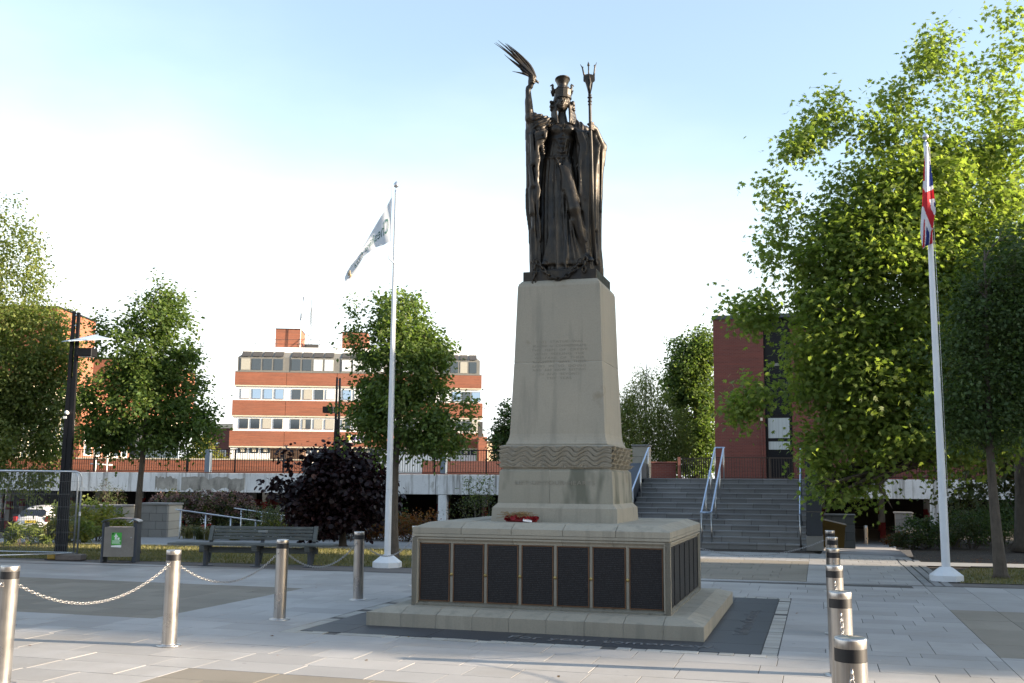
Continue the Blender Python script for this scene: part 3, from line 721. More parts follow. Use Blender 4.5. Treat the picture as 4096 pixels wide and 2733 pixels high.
M_STRAW = simple('dried_stem', (0.30,0.20,0.09), 0.9, var=0.3, bs=0)
mb = MB()
for k in range(130):
    p0 = Vector((RNG.uniform(-0.16,0.08), RNG.uniform(-0.09,0.06), RNG.uniform(0.035,0.085))); d = Vector((RNG.normal(0,0.08), RNG.normal(0,0.03), RNG.uniform(0.0,0.06)))
    mb.tube([p0, p0+d*0.6+Vector((0,0,0.015)), p0+d], 0.003, 4)
mb.build('dried_stems', M_STRAW, wr)
mb = MB(); mb.box(-0.055, 0.055, -0.04, 0.04, 0, 0.002, M=Matrix.Translation((0.10,-0.085,0.025)) @ Euler((0.45,0.1,0.3)).to_matrix().to_4x4()); mb.build('card', M_WHITEP, wr)
# a scrap of litter and pale feather on the slabs
# ---------------------------------------------------------------- bronze statue (solid modelled as a distance field, then meshed)
def build_statue():
    import openvdb
    BX, BZ = 0.635, 4.407
    zt_ = [(1085,4.47),(900,5.10),(700,5.80),(500,6.51),(300,7.22),(150,7.76)]
    def zof(v):
        v = float(v)
        for (va, za), (vb, zb) in zip(zt_, zt_[1:]):
            if v >= vb or vb == 150: return za + (zb-za)*(v-va)/(vb-va) - BZ
    def A(x, y, d=0.0):   # upper figure
        return np.array([(1900+x*0.3445-2240)*0.00335, d, zof(120+y*0.3445)])
    def B(x, y, d=0.0):   # lower figure
        return np.array([(1980+x*0.408-2240)*0.00335, d, zof(560+y*0.408)])
    h = 0.0092; lo = np.array([-0.66, -0.46, -0.02]); hi = np.array([0.70, 0.46, 2.98])
    n = np.ceil((hi-lo)/h).astype(int); ax = [lo[i]+h*np.arange(n[i]) for i in range(3)]
    X, Y, Z = ax[0][:,None,None].astype(np.float32), ax[1][None,:,None].astype(np.float32), ax[2][None,None,:].astype(np.float32)
    D = np.full(n, 1.0, np.float32)
    def win(a, b):
        i0 = np.clip(np.floor((a-lo)/h).astype(int), 0, n-1); i1 = np.clip(np.ceil((b-lo)/h).astype(int)+1, 1, n)
        return tuple(slice(i0[i], i1[i]) for i in range(3))
    def sub(w): return X[w[0]], Y[:, w[1]], Z[:, :, w[2]]
    def join(w, d, k):
        a = D[w]
        if k <= 0: D[w] = np.minimum(a, d); return
        hh = np.clip(0.5+0.5*(a-d)/k, 0, 1); D[w] = a*(1-hh)+d*hh - k*hh*(1-hh)
    def cut(w, d, k):
        a = D[w]; d = -d; hh = np.clip(0.5-0.5*(a-d)/k, 0, 1); D[w] = a*(1-hh)+d*hh + k*hh*(1-hh)
    def cap(a, b, ra, rb, k=0.02, sc=(1,1,1), carve=False, fold=None):
        a, b, sc = np.array(a, float), np.array(b, float), np.array(sc, float)
        m = max(ra, rb)*sc.max()+k+0.03; w = win(np.minimum(a, b)-m, np.maximum(a, b)+m); x, y, z = sub(w)
        pa = (x-a[0])/sc[0], (y-a[1])/sc[1], (z-a[2])/sc[2]; ba = (b-a)/sc
        t = np.clip((pa[0]*ba[0]+pa[1]*ba[1]+pa[2]*ba[2])/max(1e-9, ba@ba), 0, 1)
        d = np.sqrt((pa[0]-ba[0]*t)**2+(pa[1]-ba[1]*t)**2+(pa[2]-ba[2]*t)**2) - (ra+(rb-ra)*t)
        d = d*sc.min()**0.5
        if fold is not None: d = d + fold(x, y, z, t)
        (cut if carve else join)(w, d.astype(np.float32), k)
    def ell(c, r, k=0.02, carve=False, fold=None, rot=None):
        c, r = np.array(c, float), np.array(r, float); m = r.max()+k+0.03; w = win(c-m, c+m); x, y, z = sub(w)
        px, py, pz = x-c[0], y-c[1], z-c[2]
        if rot:
            ca, sa = math.cos(rot), math.sin(rot); px, pz = px*ca+pz*sa, -px*sa+pz*ca
        q = np.sqrt((px/r[0])**2+(py/r[1])**2+(pz/r[2])**2); q2 = np.sqrt((px/r[0]**2)**2+(py/r[1]**2)**2+(pz/r[2]**2)**2)+1e-6
        d = q*(q-1)/q2
        if fold is not None: d = d + fold(x, y, z, 0)
        (cut if carve else join)(w, d.astype(np.float32), k)
    interp = lambda z, tab: np.interp(z, [t[0] for t in tab], [t[1] for t in tab]).astype(np.float32)
    def column(z0, z1, tab, foldf, k=0.02, cutf=None, e=2.0):
        """tab rows: z, centre x, centre y, half width, half depth"""
        w = win(np.array([-0.66,-0.46,z0-0.03]), np.array([0.7,0.46,z1+0.03])); x, y, z = sub(w)
        zz = z[0,0]; T = np.array(tab)
        f = lambda i: np.interp(zz, T[:,0], T[:,i])[None,None,:].astype(np.float32)
        px, py = (x-f(1)), (y-f(2)); rx, ry = f(3), f(4)
        th = np.arctan2(py/ry, px/rx); r = (np.abs(px/rx)**e+np.abs(py/ry)**e)**(1/e)
        d = (r-1)*np.minimum(rx, ry)*0.95
        d = d + foldf(x, y, z, th)
        d = np.maximum(d, np.maximum(z0-z, z-z1))
        if cutf is not None: d = np.maximum(d, cutf(x, y, z))
        join(w, d.astype(np.float32), k)
    zb = 0.05
    # --- long gown
    z_knee = B(0, 740)[2]; zbelt = A(0, 1510)[2]; zbust = A(0, 1290)[2]
    def gown(x, y, z, th):
        s = x*1.0
        t1 = np.clip((zbelt-z)/1.1, 0, 1)
        w = 0.030*(0.40+0.60*t1)
        ph = 0.8*np.sin(1.3*z+0.6)
        f = np.sin(th*17+ph)+0.8*np.sin(th*31+1.0+ph*1.4)+0.5*np.sin(th*47+2.0*z)
        f = np.sign(f)*np.abs(f)**0.8
        return -w*0.62*f
    X0 = lambda p: p[0]
    column(0.0, zbelt+0.02, [
        (0.0, X0(B(655,0)), -0.03, 0.292, 0.235), (0.25, X0(B(650,0)), -0.03, 0.270, 0.215), (z_knee, X0(B(640,0)), -0.02, 0.255, 0.195),
        (1.15, X0(B(625,0)), 0.0, 0.235, 0.175), (zbelt, X0(A(965,0)), 0.0, 0.190, 0.14)], gown, 0.0)
    # upper tunic, bust
    def tun(x, y, z, th):
        zt = (z-zbelt)/(zbust-zbelt)
        cx = X0(A(1000,0)); rr = np.sqrt(((x-cx)*1.1)**2+(z-(zbust+0.02))**2)
        return -0.009*np.sin(rr*95)*(np.clip(1-np.abs(x-cx)/0.11, 0, 1)) - 0.006*np.sin(th*24)
    column(zbelt-0.01, zbust+0.01, [(zbelt, X0(A(965,0)), 0, 0.182, 0.135), (zbust, X0(A(1000,0)), 0, 0.178, 0.14)], tun, 0.012)
    zch = A(0,1180)[2]; zsh = A(0,1075)[2]
    def scales(x, y, z, th):
        m = np.clip((y < -0.04)*1.0, 0, 1); return -0.0035*np.sin(x*150+np.sin(z*180))*np.sin(z*170)*m
    column(zbust-0.01, zsh, [(zbust, X0(A(1000,0)), 0, 0.168, 0.135), (zch, X0(A(1008,0)), 0, 0.185, 0.145), (zsh-0.05, X0(A(1012,0)), 0.02, 0.19, 0.12), (zsh, X0(A(1012,0)), 0.03, 0.15, 0.09)], scales, 0.03)
    for xx in (930, 1085): ell(A(xx,1185,-0.115), (0.072,0.058,0.068), 0.02, fold=lambda x,y,z,t: -0.003*np.sin(x*170)*np.sin(z*170))
    for yy, r_ in ((1292, 0.011), (1512, 0.012)):   # girdles
        c = A(1000 if yy < 1400 else 965, yy); rx = 0.178 if yy < 1400 else 0.190; ry = 0.146
        for i in range(40):
            a0, a1 = i/40*math.tau, (i+1)/40*math.tau
            sag = lambda a: -0.03*max(0, -math.sin(a))*0.6
            cap((c[0]+rx*math.cos(a0), ry*math.sin(a0), c[2]+0.02+sag(a0)), (c[0]+rx*math.cos(a1), ry*math.sin(a1), c[2]+0.02+sag(a1)), r_, r_, 0.004)
    ell(A(1020,1140,-0.165), (0.026,0.022,0.036), 0.008); cap(A(1020,1150,-0.165), A(1012,1205,-0.165), 0.010, 0.016, 0.008)
    for dx in (-45, -22, 22, 45): cap(A(1012,1255,-0.150), A(1012+dx,1285-abs(dx)*0.4,-0.150), 0.011, 0.005, 0.006)
    # swags of folds over the belly and below the girdle
    def swag(f, xc_, y0, hwid, drop, dd, r_, skew=0.0):
        prev = None
        for t in np.linspace(-1, 1, 9):
            p = f(xc_+t*hwid+skew*t*t, y0-drop*t*t*(1.0 if t < 0 else 1.35), dd+0.030*t*t)
            if prev is not None: cap(prev, p, r_, r_, 0.009)
            prev = p
    for i in range(6): swag(A, 1000+i*4, 1345+i*27, 74-i*9, 48+i*3, -0.156, 0.0065)
    for i in range(9): swag(B, 640+i*5, 240+i*25, 70-i*6, 52+i*5, -0.186-0.002*i, 0.0075, 4)
    for (x0, y0, x1, y1) in ((600,210,583,470),(690,210,655,520),(720,220,690,560),(745,240,706,420),(560,215,560,520),(520,220,530,640),(495,230,490,700)):
        cap(B(x0,y0,-0.16), B(x1,y1,-0.205), 0.008, 0.010, 0.008)
    # advanced leg under the gown, with the cloth pulled round it
    hip, knee, ank = B(705,330,-0.10), B(770,720,-0.265), B(880,1130,-0.19)
    lf = lambda x,y,z,t: -0.0045*np.sin(x*150+z*26)-0.003*np.sin(x*260-z*18)
    cap(hip, knee, 0.092, 0.078, 0.06, fold=lf); cap(knee, ank, 0.074, 0.056, 0.05, fold=lf)
    for (x0, y0, x1, y1, d0, d1) in ((712,560,745,740,-0.22,-0.30),(745,830,880,1030,-0.29,-0.26),(735,800,800,1180,-0.27,-0.24),(720,820,760,1190,-0.25,-0.25),(765,770,905,960,-0.30,-0.22),(800,905,905,1075,-0.28,-0.22),(690,600,700,1200,-0.22,-0.26)):
        cap(B(x0,y0,d0), B(x1,y1,d1), 0.012, 0.016, 0.012)
    # hem folds fanning out
    for i, x in enumerate(np.linspace(470, 860, 13)):
        cap(B(560+(x-560)*0.55+60, 800+20*(i % 3), -0.20), B(x, 1245, -0.245+0.02*abs((x-655)/200)**2), 0.009, 0.022, 0.014)
    # feet
    for (x0, y0, x1, y1, d0, d1) in ((890,1165,925,1215,-0.20,-0.31),(500,1245,478,1252,-0.20,-0.29)):
        cap(B(x0,y0,d0), B(x1,y1,d1), 0.045, 0.034, 0.02)
        for t in range(5):
            q = B(x1,y1+8,d1); ox = (t-2)*0.016; cap(q+np.array([ox,0.0,0]), q+np.array([ox*1.15,-0.045+0.006*abs(t-1),-0.006]), 0.011, 0.009, 0.006)
    # --- mantle: outer shell open at the front
    ztop = A(0,1110)[2]
    def mant(x, y, z, th):
        f = np.sin(th*19+1.2*z)+0.8*np.sin(th*31+0.5-0.8*z)+0.5*np.sin(th*53+z)
        return -0.018*np.sign(f)*np.abs(f)**0.75
    L = lambda v: X0(B(v,0)); 
    rows = []
    for yv, xl, xr in ((-40,318,1010),(80,322,1080),(300,322,1046),(480,322,1040),(700,326,1026),(880,348,1022),(1050,357,1022),(1150,362,1032),(1265,368,1042)):
        a_, b_ = L(xl), L(xr); rows.append((B(0,yv)[2], (a_+b_)/2, 0.03, (b_-a_)/2, 0.285))
    rows = sorted(rows); rows = [(0.0, *rows[0][1:])] + rows + [(A(0,1200)[2], X0(A(1030,0)), 0.05, 0.37, 0.24), (ztop, X0(A(1010,0)), 0.07, 0.22, 0.13)]
    def opening(x, y, z):
        zz = z[0,0]
        xl = np.interp(zz, [0, B(0,600)[2], B(0,100)[2], A(0,1300)[2], A(0,1150)[2]], [L(452), L(432), L(425), X0(A(835,0)), X0(A(830,0))])[None,None,:]
        xr = np.interp(zz, [0, B(0,900)[2], B(0,400)[2], B(0,100)[2], A(0,1300)[2], A(0,1100)[2]], [L(885), L(835), L(812), L(820), X0(A(1170,0)), X0(A(1150,0))])[None,None,:]
        c = 0.5*(xl+xr); hw_ = 0.5*(xr-xl)
        wob = 0.008*np.sin(z*13)+0.005*np.sin(z*29)
        box = np.maximum(np.abs(x-c)-hw_+wob, y-0.07); return -box
    column(0.0, ztop, rows, mant, 0.006, opening, e=2.3)
    # left-hand (image) mantle edge: stepped zig-zag folds
    for (xa, ya, xb, yb, r_) in ((350,-20,372,260,0.040),(395,140,412,520,0.020),(340,280,365,480,0.040),(372,480,412,640,0.030),(345,500,362,740,0.042),(385,640,372,900,0.028),(372,760,392,1220,0.030),(415,820,440,1240,0.026),(352,900,368,1220,0.030)):
        cap(B(xa,ya,-0.15), B(xb,yb,-0.16), r_*0.75, r_, 0.012)
    # right-hand (image) mantle: long panels beside the spear
    for (xa, ya, xb, yb, r_, d) in ((838,20,822,640,0.020,-0.20),(872,0,868,620,0.017,-0.22),(905,60,905,700,0.016,-0.205),(850,640,905,1000,0.016,-0.22),(820,330,850,720,0.018,-0.215),(985,120,975,900,0.016,-0.16),(1010,150,1000,1180,0.018,-0.14),(1052,110,1030,700,0.016,-0.10),(960,900,985,1230,0.016,-0.17),(1075,95,1048,330,0.018,-0.07),(995,900,1020,1230,0.02,-0.12)):
        cap(B(xa,ya,d), B(xb,yb,d), r_, r_*1.2, 0.010)
    cap(B(790,300,-0.18), B(832,215,-0.20), 0.012, 0.016, 0.008); cap(B(868,170,-0.21), B(800,330,-0.20), 0.022, 0.010, 0.01)
    # deep hollows that separate the panels
    for (xa, ya, xb, yb, r_, d) in ((935,240,925,1180,0.018,-0.26),(885,100,893,900,0.009,-0.25),(1000,130,965,760,0.020,-0.24),(800,560,850,760,0.010,-0.26),(440,200,445,1200,0.016,-0.23)):
        cap(B(xa,ya,d), B(xb,yb,d), r_, r_, 0.008, carve=True)
    # --- raised right arm and its sleeve
    elbow, wrist, hand = A(628,1045,-0.06), A(603,735,-0.10), A(640,640,-0.12)
    cap(elbow, wrist, 0.066, 0.040, 0.02, sc=(0.95,1,1)); cap(A(606,850,-0.09), A(612,960,-0.08), 0.050, 0.052, 0.02, sc=(0.9,1,1))
    cap(A(840,1090,0.0), elbow, 0.085, 0.066, 0.03)
    def slv(x, y, z, t):
        u = (x*0.55-z)*1.0; return -0.011*np.sin(u*115+2.5*np.sin(x*9))
    cap(A(835,1085,-0.02), A(700,1055,-0.05), 0.085, 0.088, 0.02, fold=slv)
    cap(A(800,1120,-0.08), A(735,1140,-0.10), 0.075, 0.070, 0.02, fold=slv)
    cap(A(770,1190,-0.13), A(745,1300,-0.15), 0.052, 0.060, 0.015, fold=slv); cap(A(745,1300,-0.15), A(790,1490,-0.15), 0.052, 0.016, 0.015, fold=slv)
    cap(A(620,1090,0.0), A(620,1250,0.0), 0.05, 0.045, 0.02); cap(A(610,1180,-0.02), A(640,1420,-0.02), 0.045, 0.045, 0.02)
    cap(A(640,1120,-0.06), A(700,1330,-0.10), 0.04, 0.035, 0.03)
    # right fist round the palm branch: four fingers and thumb
    ell(hand, (0.046,0.040,0.056), 0.012)
    for i in range(4):
        y_ = 585+i*23; p0 = A(612,y_+6,-0.125); p1 = A(655,y_-2,-0.172); p2 = A(692-i*3,y_+8,-0.150); r_ = 0.0135-0.0008*abs(i-1)
        cap(p0, p1, r_, r_, 0.004); cap(p1, p2, r_, r_*0.85, 0.004)
    cap(A(640,665,-0.10), A(690,632,-0.135), 0.016, 0.012, 0.006); cap(A(605,700,-0.10), A(632,690,-0.11), 0.034, 0.036, 0.02)
    # --- left arm to the spear
    lh, lel = A(1365,1185,-0.20), A(1478,1365,-0.06)
    cap(A(1395,1195,-0.18), lel, 0.036, 0.055, 0.02); cap(lel, A(1240,1180,0.02), 0.060, 0.075, 0.03)
    cap(A(1180,1110,0.02), A(1270,1170,-0.02), 0.085, 0.070, 0.03, fold=lambda x,y,z,t: -0.009*np.sin(x*120+z*40))
    cap(A(1225,1170,-0.06), A(1265,1400,-0.10), 0.075, 0.060, 0.03, fold=lambda x,y,z,t: -0.011*np.sin(x*135+1.3*np.sin(z*8)))
    cap(A(1290,1300,-0.08), A(1300,1560,-0.10), 0.055, 0.05, 0.03, fold=lambda x,y,z,t: -0.011*np.sin(x*135))
    cap(A(1200,1250,-0.10), A(1225,1600,-0.14), 0.045, 0.05, 0.02, fold=lambda x,y,z,t: -0.009*np.sin(x*150))
    cap(A(1480,1380,-0.04), A(1470,1560,0.0), 0.055, 0.050, 0.03)
    ell(lh, (0.042,0.036,0.046), 0.012)
    for i in range(4):
        y_ = 1142+i*27; r_ = 0.0140-0.0008*abs(i-1)
        p0 = A(1372,y_,-0.235); p1 = A(1330,y_-2,-0.262); p2 = A(1305,y_+6,-0.232)
        cap(p0, p1, r_, r_, 0.004); cap(p1, p2, r_, r_*0.85, 0.004)
    cap(A(1350,1165,-0.20), A(1292,1148,-0.215), 0.016, 0.012, 0.006)
    # --- neck, head, hair
    hc = A(1005,868,-0.04); kx = 1.0
    cap(A(1010,960,0.015), A(1010,1075,0.005), 0.054, 0.082, 0.015)
    ell(A(1008,850,0.0), (0.096,0.115,0.125), 0.02); ell(A(1006,866,-0.060), (0.080,0.078,0.104), 0.015)
    ell(A(1006,926,-0.100), (0.032,0.032,0.024), 0.015)                                   # chin
    cap(A(1004,824,-0.136), A(1004,868,-0.166), 0.0095, 0.014, 0.006); ell(A(1004,870,-0.158), (0.019,0.014,0.010), 0.005)   # nose
    for s_ in (-1, 1):
        ell(A(1005+s_*31,838,-0.140), (0.027,0.024,0.016), 0.006, carve=True)            # sockets
        ell(A(1005+s_*31,842,-0.118), (0.018,0.014,0.010), 0.002)                        # eyes
        cap(A(1005+s_*12,822,-0.140), A(1005+s_*50,822,-0.118), 0.008, 0.006, 0.005)     # brows
        ell(A(1005+s_*45,880,-0.095), (0.028,0.022,0.026), 0.02)                         # cheeks
    cap(A(988,891,-0.140), A(1022,891,-0.140), 0.0085, 0.0085, 0.003); cap(A(991,907,-0.137), A(1019,907,-0.137), 0.0095, 0.0095, 0.003)
    cap(A(985,899,-0.152), A(1025,899,-0.152), 0.005, 0.005, 0.001, carve=True)
    rs = random.Random(3)
    for s_ in (-1, 1):
        for i in range(16):
            x_ = 1012+s_*rs.uniform(100,138); y_ = rs.uniform(835,935); ell(A(x_,y_,rs.uniform(-0.05,0.05)), (0.026,0.026,0.024), 0.006)
        for i in range(5):
            xs = 1012+s_*(80+i*8); xe = (925-(i-2)*14) if s_ < 0 else (1140+(i-2)*22)
            cap(A(xs,880,-0.06+0.02*i), A((xs+xe)/2+s_*6,985,-0.08+0.02*i), 0.020, 0.018, 0.006)
            cap(A((xs+xe)/2+s_*6,985,-0.08+0.02*i), A(xe,1105,-0.115+0.02*i), 0.018, 0.012, 0.006)
        for i in range(4): cap(A(1005+s_*(62+i*8),808-2*i,-0.085+0.014*i), A(1005+s_*(84+i*7),850+i*6,-0.06+0.02*i), 0.012, 0.015, 0.005)
    # low mound the figure stands on
    w = win(np.array([-0.5,-0.4,-0.02]), np.array([0.55,0.4,0.06])); x, y, z = sub(w)
    d = np.maximum(np.sqrt(((x-0.03)/0.40)**2+((y+0.02)/0.31)**2)*0.31-0.31, z-0.035).astype(np.float32); join(w, np.broadcast_to(d, D[w].shape), 0.02)
    # fine hammered relief
    xs_, ys_, zs_ = X, Y, Z
    D[:] += (0.0012*np.sin(xs_*190+3*np.sin(zs_*31))*np.sin(ys_*170)*np.sin(zs_*150)).astype(np.float32)
    # soften tool marks below the neck, keep the face, hands and helmet line crisp
    kz = int((A(0, 1120)[2]-lo[2])/h)
    for axis in (0, 1, 2):
        S_ = D[:, :, :kz]; q = S_.copy(); sl1 = [slice(None)]*3; sl2 = [slice(None)]*3; sl0 = [slice(None)]*3
        sl0[axis] = slice(1, -1); sl1[axis] = slice(0, -2); sl2[axis] = slice(2, None)
        S_[tuple(sl0)] = 0.5*q[tuple(sl0)]+0.25*q[tuple(sl1)]+0.25*q[tuple(sl2)]
    D[:, :, 0] = 0.03; D[:, :, 1] = np.maximum(D[:, :, 1], 0.004)
    np.clip(D, -0.03, 0.03, out=D)
    g = openvdb.FloatGrid(0.03); g.copyFromArray(D, ijk=(0, 0, 0), tolerance=0.0)
    g.transform = openvdb.createLinearTransform(voxelSize=1.0)
    pts, tris, quads = g.convertToPolygons(isovalue=0.0, adaptivity=0.15)
    pts = pts*h + lo
    F = [list(map(int, q[::-1])) for q in quads] + [list(map(int, t[::-1])) for t in tris]
    me = bpy.data.meshes.new('figure'); me.from_pydata(pts.tolist(), [], F); me.update()
    me.polygons.foreach_set('use_smooth', [True]*len(me.polygons))
    root = empty('bronze_statue', (BX, 13.63, BZ), 0.0, 'dark bronze robed woman raising a palm branch and holding a trident atop the pedestal', 'statue')
    fig = link('figure', me, root, M_BRONZE)
    print('statue polys', len(me.polygons))
    # helmet
    mb = MB(); c = A(1018,800); zz = lambda y_: A(0,y_)[2]
    T = Matrix.Translation((c[0], -0.005, 0))
    mb.lathe([(0.112,zz(806)),(0.124,zz(800)),(0.119,zz(770)),(0.124,zz(705)),(0.130,zz(700)),(0.118,zz(694)),(0.098,zz(688)),(0.092,zz(668)),(0.06,zz(660))], 12, M=T, smooth=False)
    mb.build('helmet', M_BRONZE, root)
    mb = MB(); T2 = Matrix.Translation((A(1022,0)[0]-0.008, 0.0, 0)) @ Matrix.Diagonal((1, 1.5, 1, 1))
    mb.lathe([(0.072,zz(690)),(0.068,zz(660)),(0.066,zz(652)),(0.074,zz(625)),(0.092,zz(590)),(0.099,zz(576)),(0.104,zz(574)),(0.104,zz(564)),(0.096,zz(562)),(0.0,zz(562))], 24, M=T2, cap=False)
    mb.build('helmet_crest', M_BRONZE, root)
    for s_, cx in ((-1, 905), (1, 1112)):   # little winged horses
        mb = MB(); P_ = lambda x_, y_, d_=-0.03: tuple(A(x_, y_, d_))
        mb.tube([P_(cx-s_*8,735), P_(cx+s_*2,700), P_(cx+s_*10,670), P_(cx+s_*6,645), P_(cx+s_*12,634)], [0.020,0.022,0.017,0.014,0.012], 8)
        mb.tube([P_(cx+s_*4,640), P_(cx+s_*22,644), P_(cx+s_*38,656)], [0.014,0.011,0.007], 8)
        mb.tube([P_(cx+s_*8,640), P_(cx+s_*6,624)], [0.006,0.002], 5)
        mb.tube([P_(cx+s_*6,705), P_(cx+s_*26,715), P_(cx+s_*32,705)], [0.010,0.008,0.006], 6)
        mb.tube([P_(cx-s_*2,668,0.0), P_(cx+s_*6,700,0.05), P_(cx-s_*6,740,0.08)], [0.008,0.03,0.02], 6)
        mb.build('horse_crest', M_BRONZE, root)
    # trident
    mb = MB(); d = -0.235; P_ = lambda x_, y_, dd=0: tuple(A(x_, y_, d+dd)); Q_ = lambda x_, y_, dd=0: tuple(B(x_, y_, d+dd))
    mb.tube([P_(1322,800), P_(1326,940), P_(1330,1180), Q_(936,120), Q_(948,700), Q_(962,1200)], [0.017,0.020,0.021,0.021,0.020,0.019], 12)
    for y_, r_ in ((820,0.024),(850,0.033),(875,0.022),(895,0.030),(930,0.026),(938,0.020)): 
        q = A(1325,y_,d); mb.lathe([(0.012,-0.016),(r_,-0.006),(r_,0.006),(0.012,0.016)], 12, M=Matrix.Translation(q))
    mb.build('trident_shaft', M_BRONZE, root)
    mb = MB(); mb.mi = 0
    pr = [(1250,600),(1382,600),(1384,655),(1362,672),(1352,740),(1336,805),(1308,805),(1294,740),(1272,672),(1250,655)]
    v = [tuple(A(x_, y_, d-0.022)) for x_, y_ in pr] + [tuple(A(x_, y_, d+0.022)) for x_, y_ in pr]; m_ = len(pr)
    mb.add(v, [tuple(range(m_))[::-1], tuple(range(m_, 2*m_))]+[(i,(i+1) % m_,m_+(i+1) % m_,m_+i) for i in range(m_)])
    mb.tube([P_(1325,800,-0.03), P_(1318,740,-0.035), P_(1330,690,-0.035), P_(1318,640,-0.035), P_(1316,600,-0.03)], [0.014,0.016,0.013,0.015,0.008], 8)
    for pts_, rr in (([(1262,600),(1250,560),(1238,505),(1212,466)], [0.014,0.011,0.010,0.002]), ([(1372,600),(1378,555),(1384,500),(1406,442)], [0.014,0.011,0.010,0.002]), ([(1313,600),(1311,545),(1310,480)], [0.011,0.009,0.008])):
        mb.tube([P_(*q) for q in pts_], rr, 8)
    mb.tube([P_(1310,482), P_(1309,470), P_(1307,434)], [0.020,0.017,0.001], 6)
    mb.tube([P_(1242,500), P_(1252,500)], [0.016,0.002], 5); mb.tube([P_(1384,478), P_(1370,488)], [0.014,0.002], 5)
    mb.tube([P_(1258,600), P_(1285,590), P_(1313,585), P_(1345,590), P_(1374,600)], 0.012, 8)
    mb.build('trident_head', M_BRONZE, root)
    # palm branch: flat tapering fronds from the fist
    mb = MB(); base_ = (660,570)
    fr = [((700,590),(640,440),(560,400),(497,335)),((690,600),(620,470),(500,330),(325,200)),((680,600),(590,480),(430,310),(240,162)),((670,600),(570,480),(390,300),(196,180)),((665,600),(560,500),(440,420),(318,310)),((665,600),(570,520),(450,430),(360,372)),((650,600),(590,560),(530,552),(415,538)),((650,590),(600,555),(560,535),(502,502)),((695,590),(640,470),(560,360),(345,205)),((685,600),(600,470),(470,360),(330,270)),((700,585),(655,500),(600,420),(505,345)),((675,600),(575,490),(420,330),(215,195)),((660,600),(610,580),(580,570),(520,530))]
    rp = random.Random(11)
    for k in range(16):     # shorter leaflets that break the edge of the spray
        t_ = rp.uniform(0.45, 0.98); lo_ = (655+(330-655)*t_, 575+(330-575)*t_); up_ = (668+(350-668)*t_-10, 560+(190-560)*t_+60*math.sin(t_*3))
        m_ = rp.uniform(0, 1); ex_ = lo_[0]*(1-m_)+up_[0]*m_ - rp.uniform(0, 25); ey_ = lo_[1]*(1-m_)+up_[1]*m_ - rp.uniform(0, 25)
        fr.append(((670,590), (640-60*t_, 500-20*m_), ((655+ex_)/2-10, (575+ey_)/2-25*m_), (ex_, ey_)))
    for i, q in enumerate(fr):
        dd = -0.14+0.02*math.sin(i*2.1); pts_ = []
        for t in np.linspace(0, 1, 9):
            b = [(1-t)**3, 3*t*(1-t)**2, 3*t*t*(1-t), t**3]; x_ = sum(b[j]*q[j][0] for j in range(4)); y_ = sum(b[j]*q[j][1] for j in range(4))
            pts_.append(A(x_, y_, dd-0.05*t*math.cos(i)))
        wds = [0.007,0.011,0.015,0.0165,0.016,0.0135,0.010,0.006,0.001]
        v = []; f = []
        for j, p in enumerate(pts_):
            tg = pts_[min(j+1,8)]-pts_[max(j-1,0)]; tg /= np.linalg.norm(tg); nrm = np.array([-tg[2], 0, tg[0]]); s2 = wds[j]
            v += [tuple(p-nrm*s2), tuple(p+np.array([0,-0.006,0])), tuple(p+nrm*s2), tuple(p+np.array([0,0.006,0]))]
        for j in range(8):
            for k in range(4): f.append((j*4+k, j*4+(k+1) % 4, j*4+4+(k+1) % 4, j*4+4+k))
        mb.add(v, f, False)
    mb.tube([tuple(A(655,575,-0.13)), tuple(A(690,625,-0.13)), tuple(A(722,650,-0.14))], [0.016,0.020,0.016], 8)
    mb.tube([tuple(A(718,645,-0.14)), tuple(A(735,640,-0.14))], [0.010,0.003], 6); mb.tube([tuple(A(716,645,-0.14)), tuple(A(726,668,-0.14))], [0.010,0.003], 6)
    mb.build('palm_branch', M_BRONZE, root)
    # bronze plinth aligned with the pedestal
    mb = MB(); off = MC - Vector((BX, 13.63, 0)); mb.M = Matrix.Translation((off.x, off.y, 0)) @ rotz(YAW)
    mb.bbox(-0.492, 0.492, -0.466, 0.466, -0.128, 0.0, 0.006); mb.build('statue_plinth', M_BRONZE, root)
    # broken chain looped over the front of the plinth
    def links(pts_, name):
        mb = MB(); acc = [np.array(p) for p in pts_]
        seg = []; step = 0.062
        cur = acc[0]; out = [cur]; i = 1; remain = step
        while i < len(acc):
            dvec = acc[i]-cur; L_ = np.linalg.norm(dvec)
            if L_ >= remain: cur = cur + dvec/L_*remain; out.append(cur); remain = step
            else: remain -= L_; cur = acc[i]; i += 1
        for k in range(len(out)-1):
            a_, b_ = Vector(out[k]), Vector(out[k+1]); dr = (b_-a_).normalized(); c_ = (a_+b_)/2
            side = dr.cross(Vector((0,-1,0))).normalized() if k % 2 == 0 else Vector((0,-1,0))
            ring = []
            for j in range(13):
                an = j/12*math.tau; ring.append(c_ + dr*(0.046*math.cos(an)) + side*(0.024*math.sin(an)))
            mb.tube(ring, 0.0115, 6, cap=False)
        mb.build(name, M_BRONZE, root)
    yy = -0.475 + 0.0
    def C_(x, y): 
        p = B(x, y, 0); # on the front face of the plinth (it is turned by the grid angle)
        xl = p[0]-off.x; return (p[0], off.y - 0.466/math.cos(YAW) + xl*math.tan(YAW) - 0.03, p[2])
    links([C_(390,1225), C_(383,1300), C_(380,1400), C_(378,1485)], 'chain')
    links([C_(862,1225), C_(850,1300), C_(840,1400)], 'chain')
    links([C_(405,1235), C_(440,1290), C_(490,1360), C_(560,1410), C_(610,1422), C_(680,1398), C_(740,1352), C_(790,1290), C_(825,1230)], 'chain')
    return root
build_statue()
